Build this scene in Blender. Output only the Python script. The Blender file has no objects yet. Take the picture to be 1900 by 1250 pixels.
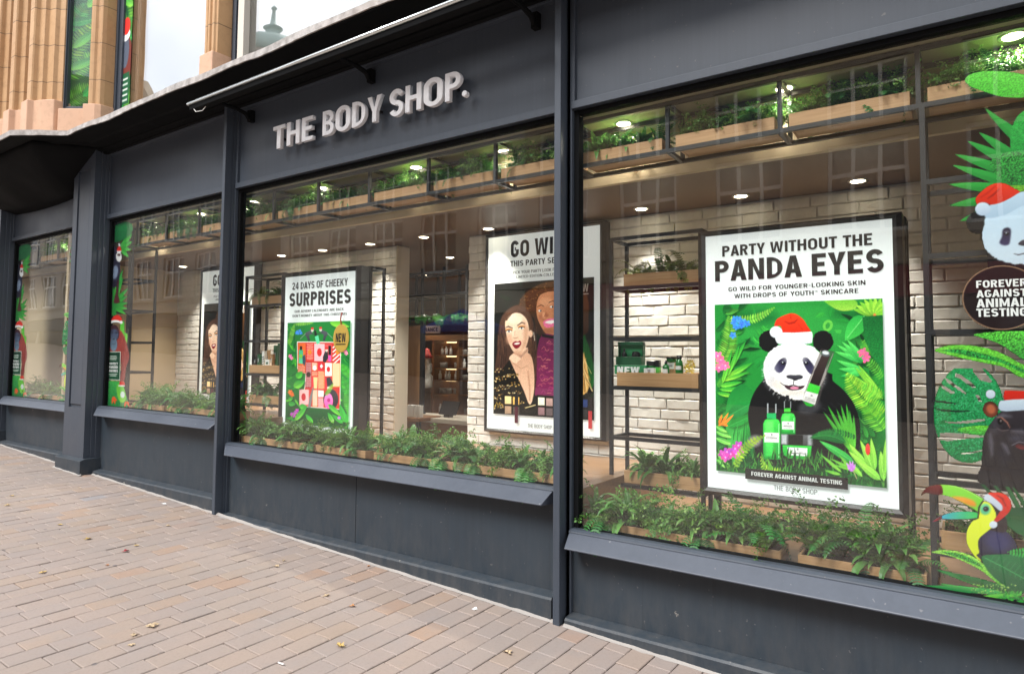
import bpy, bmesh, math, random
import numpy as np
from mathutils import Vector, Matrix
random.seed(7); RNG = np.random.default_rng(7)
R = math.radians
SC = bpy.context.scene

# ------------------------------------------------------------------ camera
F, CX, CY, CAMD, CAMH = 1230.0, 950.0, 592.0, 3.39, 1.6
_d1 = np.array([-1775.0, 648 - CY, F]); _d1 /= np.linalg.norm(_d1)
_d2 = np.array([160.0, -21600 - CY, F]); _d2 /= np.linalg.norm(_d2)
_d2 -= _d1 * np.dot(_d1, _d2); _d2 /= np.linalg.norm(_d2)
AX, AZ = -_d1, _d2
AY = np.cross(AZ, AX)
if AY[2] < 0: AY = -AY
cam = bpy.data.cameras.new("camera"); cam_ob = bpy.data.objects.new("camera", cam)
SC.collection.objects.link(cam_ob); SC.camera = cam_ob
cam.sensor_width = 36; cam.lens = F / 1900 * 36; cam.shift_y = -(625 - CY) / 1900
cam.clip_start = 0.05; cam.clip_end = 600
_right = Vector((AX[0], AY[0], AZ[0])); _down = Vector((AX[1], AY[1], AZ[1])); _fwd = Vector((AX[2], AY[2], AZ[2]))
_m = Matrix((_right, -_down, -_fwd)).transposed().to_4x4(); _m.translation = (0, -CAMD, CAMH)
cam_ob.matrix_world = _m

def at(x, y, Y=0.0):
    """point of the photograph -> (X, Z) on the upright plane at depth Y behind the shop front"""
    r = np.array([x - CX, y - CY, F]); w = np.array([r @ AX, r @ AY, r @ AZ])
    t = (Y + CAMD) / w[1]
    return (w[0] * t, w[2] * t + CAMH)

# ------------------------------------------------------------------ world, sun, exposure
SUN_EL, SUN_AZ = R(52), R(205)
world = bpy.data.worlds.new("World"); SC.world = world; world.use_nodes = True
nt = world.node_tree; nt.nodes.clear()
out = nt.nodes.new('ShaderNodeOutputWorld'); bg = nt.nodes.new('ShaderNodeBackground')
sky = nt.nodes.new('ShaderNodeTexSky'); sky.sky_type = 'NISHITA'; sky.sun_disc = False
sky.sun_elevation = SUN_EL; sky.sun_rotation = SUN_AZ
tc = nt.nodes.new('ShaderNodeTexCoord'); nz = nt.nodes.new('ShaderNodeTexNoise')
nz.inputs['Scale'].default_value = 2.2; nz.inputs['Detail'].default_value = 6
rp = nt.nodes.new('ShaderNodeValToRGB')
rp.color_ramp.elements[0].position = .30; rp.color_ramp.elements[0].color = (.80, .80, .80, 1)
rp.color_ramp.elements[1].position = .66; rp.color_ramp.elements[1].color = (1, 1, 1, 1)
cl = nt.nodes.new('ShaderNodeValToRGB')
cl.color_ramp.elements[0].position = .3; cl.color_ramp.elements[0].color = (8.2, 8.6, 9.4, 1)
cl.color_ramp.elements[1].position = .7; cl.color_ramp.elements[1].color = (13.5, 13.5, 13.8, 1)
mx = nt.nodes.new('ShaderNodeMixRGB')
nt.links.new(tc.outputs['Generated'], nz.inputs['Vector'])
nt.links.new(nz.outputs['Fac'], rp.inputs['Fac']); nt.links.new(nz.outputs['Fac'], cl.inputs['Fac'])
nt.links.new(rp.outputs['Color'], mx.inputs['Fac'])
nt.links.new(sky.outputs['Color'], mx.inputs['Color1']); nt.links.new(cl.outputs['Color'], mx.inputs['Color2'])
nt.links.new(mx.outputs['Color'], bg.inputs['Color']); nt.links.new(bg.outputs['Background'], out.inputs['Surface'])
bg.inputs['Strength'].default_value = 0.095
sun = bpy.data.lights.new("sun", 'SUN'); sun.energy = 2.55; sun.angle = R(22); sun.color = (1, .97, .94)
sun_ob = bpy.data.objects.new("sun", sun); SC.collection.objects.link(sun_ob)
# sun stands over the street side, a little to the left
_sd = Vector((-.30, -.92, 1.12)).normalized()
sun_ob.rotation_euler = _sd.to_track_quat('Z', 'Y').to_euler()
sky.sun_elevation = math.asin(_sd.z); sky.sun_rotation = math.atan2(_sd.x, _sd.y)
SC.view_settings.view_transform = 'Standard'; SC.view_settings.look = 'None'
SC.view_settings.gamma = 1; SC.view_settings.use_curve_mapping = False
SC.view_settings.exposure = 0.80
cy = SC.cycles
cy.use_denoising = True; cy.max_bounces = 9; cy.diffuse_bounces = 4; cy.glossy_bounces = 4
cy.transparent_max_bounces = 24; cy.sample_clamp_indirect = 4; cy.caustics_reflective = False; cy.caustics_refractive = False

# ------------------------------------------------------------------ objects
COL = SC.collection
def thing(name, label, cat, loc=(0, 0, 0), group=None):
    o = bpy.data.objects.new(name, None); COL.objects.link(o); o.location = loc
    o.empty_display_size = .1
    o['label'] = label; o['category'] = cat
    if group: o['group'] = group
    return o
def tag(o, label, cat, group=None):
    o['label'] = label; o['category'] = cat
    if group: o['group'] = group
    return o
def obj(name, mesh, mat=None, parent=None, loc=None):
    o = bpy.data.objects.new(name, mesh); COL.objects.link(o)
    if mat is not None and len(mesh.materials) == 0: mesh.materials.append(mat)
    if parent is not None:
        o.parent = parent
        if loc is None: o.matrix_parent_inverse = Matrix.Translation(-parent.location)
    if loc is not None: o.location = loc
    return o

class MB:
    """collects boxes, bars, prisms; build() links them as ONE mesh object"""
    def __init__(s): s.v = []; s.f = []
    def add(s, v, f):
        b = len(s.v); s.v += [tuple(p) for p in v]; s.f += [tuple(i + b for i in q) for q in f]; return s
    def box(s, x0, x1, y0, y1, z0, z1):
        return s.add([(x0,y0,z0),(x1,y0,z0),(x1,y1,z0),(x0,y1,z0),(x0,y0,z1),(x1,y0,z1),(x1,y1,z1),(x0,y1,z1)],
                     [(0,3,2,1),(4,5,6,7),(0,1,5,4),(1,2,6,5),(2,3,7,6),(3,0,4,7)])
    def prism(s, prof, x0, x1, tap0=None, tap1=None):
        """profile [(y,z)...] (counter-clockwise seen from +x) swept along X"""
        n = len(prof)
        v = [(x0 + (tap0[i] if tap0 else 0), p[0], p[1]) for i, p in enumerate(prof)] + \
            [(x1 + (tap1[i] if tap1 else 0), p[0], p[1]) for i, p in enumerate(prof)]
        f = [(i, (i+1) % n, n + (i+1) % n, n + i) for i in range(n)]
        return s.add(v, f + [tuple(range(n))[::-1], tuple(range(n, 2*n))])
    def column(s, prof, z0, z1):
        """plan outline [(x,y)...] swept upward"""
        n = len(prof)
        v = [(p[0], p[1], z0) for p in prof] + [(p[0], p[1], z1) for p in prof]
        return s.add(v, [(i, (i+1) % n, n + (i+1) % n, n + i) for i in range(n)] + [tuple(range(n))[::-1], tuple(range(n, 2*n))])
    def tube(s, pts, rad, n=8):
        pts = [Vector(p) for p in pts]; rings = []
        for i, p in enumerate(pts):
            d = (pts[min(i+1, len(pts)-1)] - pts[max(i-1, 0)]).normalized()
            a = d.orthogonal().normalized() if i == 0 else (a - d * a.dot(d)).normalized()
            b = d.cross(a)
            r = rad[i] if isinstance(rad, (list, tuple)) else rad
            rings.append([p + (a * math.cos(t) + b * math.sin(t)) * r for t in [k * 2 * math.pi / n for k in range(n)]])
        v = [q for r_ in rings for q in r_]; f = []
        for i in range(len(pts) - 1):
            for k in range(n):
                f.append((i*n + k, i*n + (k+1) % n, (i+1)*n + (k+1) % n, (i+1)*n + k))
        f.append(tuple(range(n))[::-1]); f.append(tuple(range((len(pts)-1)*n, len(pts)*n)))
        return s.add(v, f)
    def lathe(s, prof, c=(0, 0, 0), n=20):
        """profile [(r,z)...]"""
        v = []; f = []; m = len(prof)
        for k in range(n):
            t = 2 * math.pi * k / n
            v += [(c[0] + r * math.cos(t), c[1] + r * math.sin(t), c[2] + z) for r, z in prof]
        for k in range(n):
            for i in range(m - 1):
                f.append((k*m + i, ((k+1) % n)*m + i, ((k+1) % n)*m + i + 1, k*m + i + 1))
        f.append(tuple(k*m for k in range(n))[::-1]); f.append(tuple(k*m + m - 1 for k in range(n)))
        return s.add(v, f)
    def mesh(s, name, smooth=False, recalc=True):
        me = bpy.data.meshes.new(name); me.from_pydata(s.v, [], s.f)
        if recalc:
            bm = bmesh.new(); bm.from_mesh(me); bmesh.ops.recalc_face_normals(bm, faces=bm.faces); bm.to_mesh(me); bm.free()
        if smooth:
            me.polygons.foreach_set('use_smooth', [True] * len(me.polygons))
        me.update(); return me
    def build(s, name, mat, parent=None, bevel=0, smooth=False, loc=None, seg=2):
        o = obj(name, s.mesh(name, smooth), mat, parent, loc)
        if bevel:
            m = o.modifiers.new("bevel", 'BEVEL'); m.width = bevel; m.segments = seg; m.limit_method = 'ANGLE'; m.angle_limit = R(40)
        return o

# ------------------------------------------------------------------ materials
MATS = {}
def lin(c):
    c = np.asarray(c, float) / 255.0
    return np.where(c <= .04045, c / 12.92, ((c + .055) / 1.055) ** 2.4)
class N:
    def __init__(s, name):
        s.m = bpy.data.materials.new(name); s.m.use_nodes = True; s.t = s.m.node_tree
        s.b = s.t.nodes['Principled BSDF']; s.o = s.t.nodes['Material Output']
        s.tc = None
    def n(s, kind, **k):
        x = s.t.nodes.new('ShaderNode' + kind)
        for a, b in k.items(): setattr(x, a, b)
        return x
    def l(s, a, b): s.t.links.new(a, b)
    def obj_co(s):
        if not s.tc: s.tc = s.n('TexCoord')
        return s.tc.outputs['Object']
    def geo(s):
        g = s.n('NewGeometry'); return g.outputs['Position']
    def mapped(s, src, scale=(1, 1, 1), rot=(0, 0, 0), loc=(0, 0, 0)):
        m = s.n('Mapping'); m.inputs['Scale'].default_value = scale; m.inputs['Rotation'].default_value = rot; m.inputs['Location'].default_value = loc
        s.l(src, m.inputs['Vector']); return m.outputs['Vector']
    def noise(s, co, scale, detail=4, rough=.55):
        x = s.n('TexNoise'); x.inputs['Scale'].default_value = scale; x.inputs['Detail'].default_value = detail; x.inputs['Roughness'].default_value = rough
        s.l(co, x.inputs['Vector']); return x.outputs['Fac']
    def ramp(s, fac, stops):
        r = s.n('ValToRGB'); e = r.color_ramp.elements
        while len(e) < len(stops): e.new(.5)
        for i, (p, c) in enumerate(stops):
            e[i].position = p; e[i].color = (c, c, c, 1) if isinstance(c, (int, float)) else (*c, 1)
        s.l(fac, r.inputs['Fac']); return r.outputs['Color']
    def mix(s, fac, a, b, mode='MIX'):
        x = s.n('MixRGB', blend_type=mode)
        for sock, v in (('Fac', fac), ('Color1', a), ('Color2', b)):
            if isinstance(v, (int, float)): x.inputs[sock].default_value = v if sock == 'Fac' else (v, v, v, 1)
            elif isinstance(v, tuple): x.inputs[sock].default_value = (*v, 1)
            else: s.l(v, x.inputs[sock])
        return x.outputs['Color']
    def bump(s, h, strength=.3, dist=.01):
        b = s.n('Bump'); b.inputs['Strength'].default_value = strength; b.inputs['Distance'].default_value = dist
        s.l(h, b.inputs['Height']); s.l(b.outputs['Normal'], s.b.inputs['Normal'])
    def base(s, c):
        if isinstance(c, tuple): s.b.inputs['Base Color'].default_value = (*c, 1)
        else: s.l(c, s.b.inputs['Base Color'])
    def set(s, rough=.5, metal=0, spec=.5, **k):
        s.b.inputs['Roughness'].default_value = rough; s.b.inputs['Metallic'].default_value = metal
        s.b.inputs['Specular IOR Level'].default_value = spec
        for a, v in k.items(): s.b.inputs[a.replace('_', ' ')].default_value = v
        return s

def m_paint(name, col, dirt=(.16, .155, .15), rough=.42, spec=.45, splash=0):
    q = N(name); p = q.geo()
    streak = q.noise(q.mapped(p, (34, 34, 1.1)), 1.0, 5, .6)
    cloud = q.noise(p, 1.7, 4)
    c = q.mix(q.ramp(streak, [(.38, 0), (.72, 1)]), tuple(x * .93 for x in col), tuple(x * 1.08 for x in col))
    c = q.mix(q.ramp(cloud, [(.35, .0), (.75, .45)]), c, tuple(x * 1.18 for x in col))
    sp = q.noise(p, 46, 2, .4)
    c = q.mix(q.ramp(sp, [(.735, 0), (.77, .55)]), c, dirt)
    if splash:      # dust and splashes thrown up from the paving, runs, chipped paint
        sp3 = q.n('SeparateXYZ'); q.l(p, sp3.inputs[0])
        m1 = q.n('Math', operation='MULTIPLY_ADD'); q.l(sp3.outputs['X'], m1.inputs[0]); m1.inputs[1].default_value = .0395; q.l(sp3.outputs['Z'], m1.inputs[2])
        hgt = q.ramp(m1.outputs[0], [(.0, 1), (.16, .45), (.5, 0)]); fl = q.ramp(q.noise(q.mapped(p, (9, 9, 3.2)), 1.6, 6, .7), [(.36, 0), (.72, 1)])
        c = q.mix(q.mix(1.0, q.mix(1.0, hgt, fl, 'MULTIPLY'),       .42 * splash, 'MULTIPLY'), c, (.13, .12, .11))
        run = q.ramp(q.noise(q.mapped(p, (46, 46, .55)), 1.0, 3, .5), [(.66, 0), (.74, 1)]); c = q.mix(q.mix(1.0, run, .30 * splash, 'MULTIPLY'), c, (.012, .014, .016))
        vz = q.n('TexVoronoi'); vz.inputs['Scale'].default_value = 4.2; q.l(q.mix(.06, p, q.n('TexNoise').outputs['Color']), vz.inputs['Vector'])
        ch = q.ramp(q.mix(.5, vz.outputs['Distance'], q.noise(p, 24, 4, .7)), [(.205, 1), (.225, 0)]); c = q.mix(q.mix(1.0, ch, .7 * splash, 'MULTIPLY'), c, (.30, .28, .25))
    q.base(c)
    q.l(q.ramp(cloud, [(.3, rough - .07), (.7, rough + .12)]), q.b.inputs['Roughness'])
    q.b.inputs['Specular IOR Level'].default_value = spec
    q.bump(q.mix(.5, streak, q.noise(p, 260, 2)), .06, .004)
    return q.m
PAINT = m_paint('dark_paint', (.048, .060, .079))
PAINT_SILL = m_paint('sill_paint', (.062, .074, .097), (.22, .22, .23), .4)
PAINT_LOW = m_paint('dado_paint', (.026, .037, .049), (.14, .14, .14), .5, .4, 1.0)
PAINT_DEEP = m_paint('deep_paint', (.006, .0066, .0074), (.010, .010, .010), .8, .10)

def m_metal():
    q = N('black_metal'); p = q.geo()
    q.base(q.mix(q.noise(p, 30, 4), (.010, .0105, .012), (.024, .025, .028))); q.set(.42, 0, .5)
    q.bump(q.noise(p, 300, 2), .04, .002); return q.m
BLACK = m_metal()
def m_frame():
    q = N('black_frame'); p = q.geo()
    q.base(q.mix(q.noise(p, 12, 3), (.013, .012, .013), (.028, .026, .027))); q.set(.3, 0, .5); return q.m
BEZEL = m_frame()
def m_steel():
    q = N('trough_metal'); p = q.geo()
    q.base(q.mix(q.noise(p, 9, 3), (.62, .66, .65), (.78, .82, .81))); q.set(.24, .9, .5); return q.m
STEEL = m_steel()

def m_wood(name, a, b, rough=.45, axis=(1.2, 14, 60)):
    q = N(name); p = q.obj_co()
    w = q.noise(q.mapped(p, axis), 2.2, 6, .62)
    k = q.noise(q.mapped(p, (axis[0]*2.2, axis[1]*5, axis[2]*4)), 2.0, 3)
    rnd = q.n('ObjectInfo').outputs['Random']
    c = q.mix(q.ramp(w, [(.33, 0), (.68, 1)]), a, b)
    c = q.mix(q.ramp(k, [(.55, 0), (.8, .35)]), c, tuple(x * .72 for x in a))
    c = q.mix(rnd, c, q.mix(1.0, c, (.86, .84, .8), 'MULTIPLY'))
    q.base(c); q.set(rough, 0, .4); q.bump(w, .08, .003); return q.m
OAK = m_wood('light_oak', (.40, .225, .105), (.56, .345, .18))
PLATFORM = m_wood('oak_platform', (.20, .112, .058), (.28, .165, .09), .28)
BROWN = m_wood('brown_timber', (.20, .095, .04), (.30, .15, .065), .42)
SLAT = m_wood('pale_slat_timber', (.36, .20, .10), (.48, .28, .15), .5, (40, 40, .8))

def m_whitebrick():
    q = N('white_brick_paint'); p = q.geo()
    n1 = q.noise(p, 22, 6, .65); n2 = q.noise(p, 3.2, 3); n3 = q.noise(p, 90, 3)
    c = q.mix(q.ramp(n1, [(.35, 0), (.7, 1)]), (.76, .745, .71), (.86, .85, .825))
    c = q.mix(q.ramp(n2, [(.4, 0), (.7, .4)]), c, (.77, .74, .685))
    q.base(c); q.set(.62, 0, .35); q.bump(q.mix(.45, n1, n3), .3, .005); return q.m
WBRICK = m_whitebrick()
def m_mortar():
    q = N('painted_mortar'); p = q.geo()
    q.base(q.mix(q.noise(p, 30, 4), (.72, .70, .66), (.80, .78, .745))); q.set(.8, 0, .2); q.bump(q.noise(p, 60, 4), .4, .006); return q.m
MORTAR = m_mortar()
def m_plaster(name, a, b, rough=.7):
    q = N(name); p = q.geo()
    q.base(q.mix(q.noise(p, 2.3, 4), a, b)); q.set(rough, 0, .3); q.bump(q.noise(p, 70, 3), .08, .003); return q.m
CREAM = m_plaster('cream_plaster', (.66, .60, .50), (.72, .67, .57))
TAN = m_plaster('tan_plaster', (.50, .39, .25), (.56, .45, .30))
CEIL = m_plaster('brown_ceiling', (.105, .058, .028), (.135, .076, .040), .5)
SOFFIT = m_plaster('tan_soffit', (.40, .35, .24), (.46, .41, .29))
WHITE = m_plaster('white_paint', (.74, .74, .72), (.8, .8, .78), .45)
CREAMFR = m_plaster('cream_frame', (.62, .58, .50), (.70, .66, .58), .5)
COUNTER = m_plaster('pale_counter', (.55, .50, .42), (.62, .57, .5), .3)

def m_terra(name, a, b, jz=.42):
    q = N(name); p = q.obj_co()
    n1 = q.noise(p, 1.1, 5, .6); n2 = q.noise(p, 14, 5, .65); n3 = q.noise(p, 120, 3)
    c = q.mix(q.ramp(n1, [(.35, 0), (.68, 1)]), a, b)
    c = q.mix(q.ramp(n2, [(.5, 0), (.78, .5)]), c, tuple(x * .62 for x in a))
    # per-course colour and dark joints
    sep = q.n('SeparateXYZ'); q.l(p, sep.inputs[0])
    mz = q.n('Math', operation='MULTIPLY'); q.l(sep.outputs['Z'], mz.inputs[0]); mz.inputs[1].default_value = 1 / jz
    fl = q.n('Math', operation='FLOOR'); q.l(mz.outputs[0], fl.inputs[0])
    wn = q.n('TexWhiteNoise', noise_dimensions='1D'); q.l(fl.outputs[0], wn.inputs['W'])
    c = q.mix(q.ramp(wn.outputs['Value'], [(0, 0), (1, .42)]), c, tuple(x * .74 for x in b))
    fr = q.n('Math', operation='FRACT'); q.l(mz.outputs[0], fr.inputs[0])
    j = q.ramp(fr.outputs[0], [(0, 1), (.014, 1), (.024, 0)])
    c = q.mix(j, c, (.18, .115, .065))
    q.base(c); q.set(.55, 0, .35); q.bump(q.mix(.6, n2, q.mix(j, n3, 0.0)), .3, .008); return q.m
TERRA = m_terra('terracotta', (.48, .275, .13), (.58, .365, .19))
TERRA_BASE = m_terra('pink_terracotta', (.60, .37, .245), (.66, .42, .28), 3.0)
def m_lead():
    q = N('lead_flashing'); p = q.geo(); n1 = q.noise(p, 14, 6, .7); n2 = q.noise(p, 2.5, 3)
    c = q.mix(q.ramp(n1, [(.35, 0), (.65, 1)]), (.25, .235, .22), (.56, .54, .52))
    q.base(q.mix(q.ramp(n2, [(.45, 0), (.7, .6)]), c, (.38, .33, .30))); q.set(.6, 0, .3); q.bump(n1, .5, .01); return q.m
LEAD = m_lead()

def m_glass(name, f0, power=5.0, tint=(.97, .985, .975), top=1.0):
    q = N(name); q.t.nodes.remove(q.b)
    lw = q.n('LayerWeight'); lw.inputs['Blend'].default_value = .5
    pw = q.n('Math', operation='POWER'); q.l(lw.outputs['Facing'], pw.inputs[0]); pw.inputs[1].default_value = power
    ma = q.n('Math', operation='MULTIPLY_ADD'); q.l(pw.outputs[0], ma.inputs[0]); ma.inputs[1].default_value = top - f0; ma.inputs[2].default_value = f0
    tr = q.n('BsdfTransparent'); tr.inputs['Color'].default_value = (*tint, 1)
    gl = q.n('BsdfGlossy'); gl.inputs['Roughness'].default_value = 0.0; gl.inputs['Color'].default_value = (1, 1, 1, 1)
    nz = q.noise(q.geo(), .9, 2); b = q.n('Bump'); b.inputs['Strength'].default_value = .05; b.inputs['Distance'].default_value = .05
    q.l(nz, b.inputs['Height']); q.l(b.outputs['Normal'], gl.inputs['Normal'])
    ms = q.n('MixShader'); q.l(ma.outputs[0], ms.inputs[0]); q.l(tr.outputs[0], ms.inputs[1]); q.l(gl.outputs[0], ms.inputs[2])
    q.l(ms.outputs[0], q.o.inputs['Surface']); return q.m
GLASS = m_glass('clear_glass', .050)
GLASS_UP = m_glass('coated_glass', .34, 2.6, (.80, .84, .83), .95)
def m_simple(name, c, rough=.5, metal=0, spec=.5, **k):
    q = N(name); p = q.geo()
    q.base(q.mix(q.noise(p, 25, 3), tuple(x * .9 for x in c), tuple(min(1, x * 1.08) for x in c))); q.set(rough, metal, spec, **k); return q.m
def m_emit(name, c, s, mixed=0.0):
    q = N(name); q.base(tuple(c)); q.set(.4, 0, .3)
    q.b.inputs['Emission Color'].default_value = (*c, 1); q.b.inputs['Emission Strength'].default_value = s
    return q.m
LAMP = m_emit('lamp_glow', (1, .86, .62), 14.0)
STRIPL = m_emit('shelf_light', (1, .72, .36), 2.2)
PANEL = m_emit('lightbox_white', (.80, .855, .855), .27)
INK = m_simple('black_ink', (.014, .013, .015), .45)
INKW = m_simple('white_ink', (.80, .82, .82), .45)
INKG = m_simple('grey_ink', (.30, .31, .32), .45)
SOIL = m_simple('dark_soil', (.016, .012, .009), .95, 0, .1)
SIGNW = m_simple('sign_white', (.845, .86, .885), .5)
def m_print(name, emit, rough=.35, glit=False):
    q = N(name); a = q.n('Attribute'); a.attribute_name = 'col'
    q.base(a.outputs['Color']); q.set(rough, 0, .3)
    if emit:
        q.l(a.outputs['Color'], q.b.inputs['Emission Color']); q.b.inputs['Emission Strength'].default_value = emit
    return q.m
PRINT_LIT = m_print('backlit_print', .34)
PRINT = m_print('vinyl_print', 0)
def m_leaf(name, cols):
    q = N(name); a = q.n('Attribute'); a.attribute_name = 'shade'
    r = q.ramp(a.outputs['Fac'], [(i / (len(cols) - 1), c) for i, c in enumerate(cols)])
    oi = q.n('ObjectInfo').outputs['Random']
    r = q.mix(oi, r, q.mix(1.0, r, (.72, .82, .75), 'MULTIPLY'))
    q.base(r); q.set(.42, 0, .4)
    q.b.inputs['Subsurface Weight'].default_value = 0
    tl = q.n('BsdfTranslucent'); q.l(r, tl.inputs['Color']); ms = q.n('MixShader'); ms.inputs[0].default_value = .22
    q.l(q.b.outputs[0], ms.inputs[1]); q.l(tl.outputs[0], ms.inputs[2]); q.l(ms.outputs[0], q.o.inputs['Surface']); return q.m
LEAF_STRAP = m_leaf('strap_leaf', [(.035, .115, .03), (.09, .24, .055), (.18, .36, .085), (.32, .45, .12)])
LEAF_TINY = m_leaf('tiny_leaf', [(.035, .125, .022), (.10, .265, .045), (.19, .38, .075), (.33, .48, .13)])
LEAF_FERN = m_leaf('fern_leaf', [(.022, .11, .03), (.055, .21, .05), (.12, .31, .075)])
LEAF_GOLD = m_leaf('yellow_fern_leaf', [(.06, .11, .02), (.19, .24, .04), (.38, .36, .07)])

# ------------------------------------------------------------------ ground
def gz(x): return .003 - .0395 * x
def m_paver():
    q = N('sandstone_paver'); p = q.geo(); a = q.n('Attribute'); a.attribute_name = 'shade'
    n1 = q.noise(q.mapped(p, (5, 2.4, 5)), 1.6, 5, .6); n2 = q.noise(p, 1.15, 3); n3 = q.noise(p, 75, 4, .7); n4 = q.noise(p, 5.2, 3)
    c = q.ramp(a.outputs['Fac'], [(0, (.325, .285, .275)), (.25, (.35, .302, .284)), (.5, (.365, .308, .282)), (.72, (.372, .305, .262)), (.86, (.385, .295, .235)), (.95, (.395, .265, .195)), (1, (.32, .32, .345))])
    c = q.mix(q.ramp(n1, [(.35, 0), (.72, .55)]), c, (.375, .305, .27))
    c = q.mix(q.ramp(n4, [(.52, 0), (.72, .45)]), c, (.315, .29, .285))
    c = q.mix(q.ramp(n2, [(.4, 0), (.68, .4)]), c, (.29, .26, .24))
    c = q.mix(q.ramp(n3, [(.25, .3), (.5, 0)]), c, (.20, .17, .145))
    c = q.mix(1.0, c, (.87, .84, .805), 'MULTIPLY')
    v = q.n('TexVoronoi'); v.inputs['Scale'].default_value = 3.1; v.inputs['Randomness'].default_value = 1; q.l(p, v.inputs['Vector'])
    wn = q.n('TexWhiteNoise'); q.l(v.outputs['Position'], wn.inputs['Vector'])
    gt = q.n('Math', operation='GREATER_THAN'); q.l(wn.outputs['Value'], gt.inputs[0]); gt.inputs[1].default_value = .5
    dd = q.n('Math', operation='ADD'); q.l(v.outputs['Distance'], dd.inputs[0])
    sc = q.n('Math', operation='MULTIPLY'); q.l(q.noise(p, 60, 2), sc.inputs[0]); sc.inputs[1].default_value = .03; q.l(sc.outputs[0], dd.inputs[1])
    g = q.ramp(dd.outputs[0], [(0, 1), (.055, 1), (.07, 0)])
    gm = q.n('Math', operation='MULTIPLY'); q.l(g, gm.inputs[0]); q.l(gt.outputs[0], gm.inputs[1])
    gs = q.n('Math', operation='MULTIPLY'); q.l(gm.outputs[0], gs.inputs[0]); gs.inputs[1].default_value = .72
    c = q.mix(gs.outputs[0], c, (.12, .11, .115))
    q.base(c); q.set(.72, 0, .3); q.bump(q.mix(.5, n3, q.noise(p, 16, 4)), .35, .006); return q.m
PAVER = m_paver()
def m_joint():
    q = N('paving_joint'); p = q.geo()
    q.base(q.mix(q.noise(p, 8, 4), (.215, .18, .16), (.31, .265, .235))); q.set(.9, 0, .2); q.bump(q.noise(p, 120, 3), .5, .005); return q.m
JOINT = m_joint()
def m_farpaving():
    q = N('far_paving'); p = q.geo(); b = q.n('TexBrick')
    q.l(q.mapped(p, (1, 1, 1), (0, 0, R(90))), b.inputs['Vector'])
    b.inputs['Scale'].default_value = 1; b.inputs['Brick Width'].default_value = .2; b.inputs['Row Height'].default_value = .128; b.inputs['Mortar Size'].default_value = .004
    b.inputs['Color1'].default_value = (.36, .28, .22, 1); b.inputs['Color2'].default_value = (.30, .255, .225, 1); b.inputs['Mortar'].default_value = (.15, .12, .1, 1)
    q.base(b.outputs['Color']); q.set(.75, 0, .3); return q.m
FARPAV = m_farpaving()

def shade_attr(me, vals, domain='POINT'):
    a = me.attributes.new('shade', 'FLOAT', domain); a.data.foreach_set('value', np.asarray(vals, dtype=np.float32))

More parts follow.
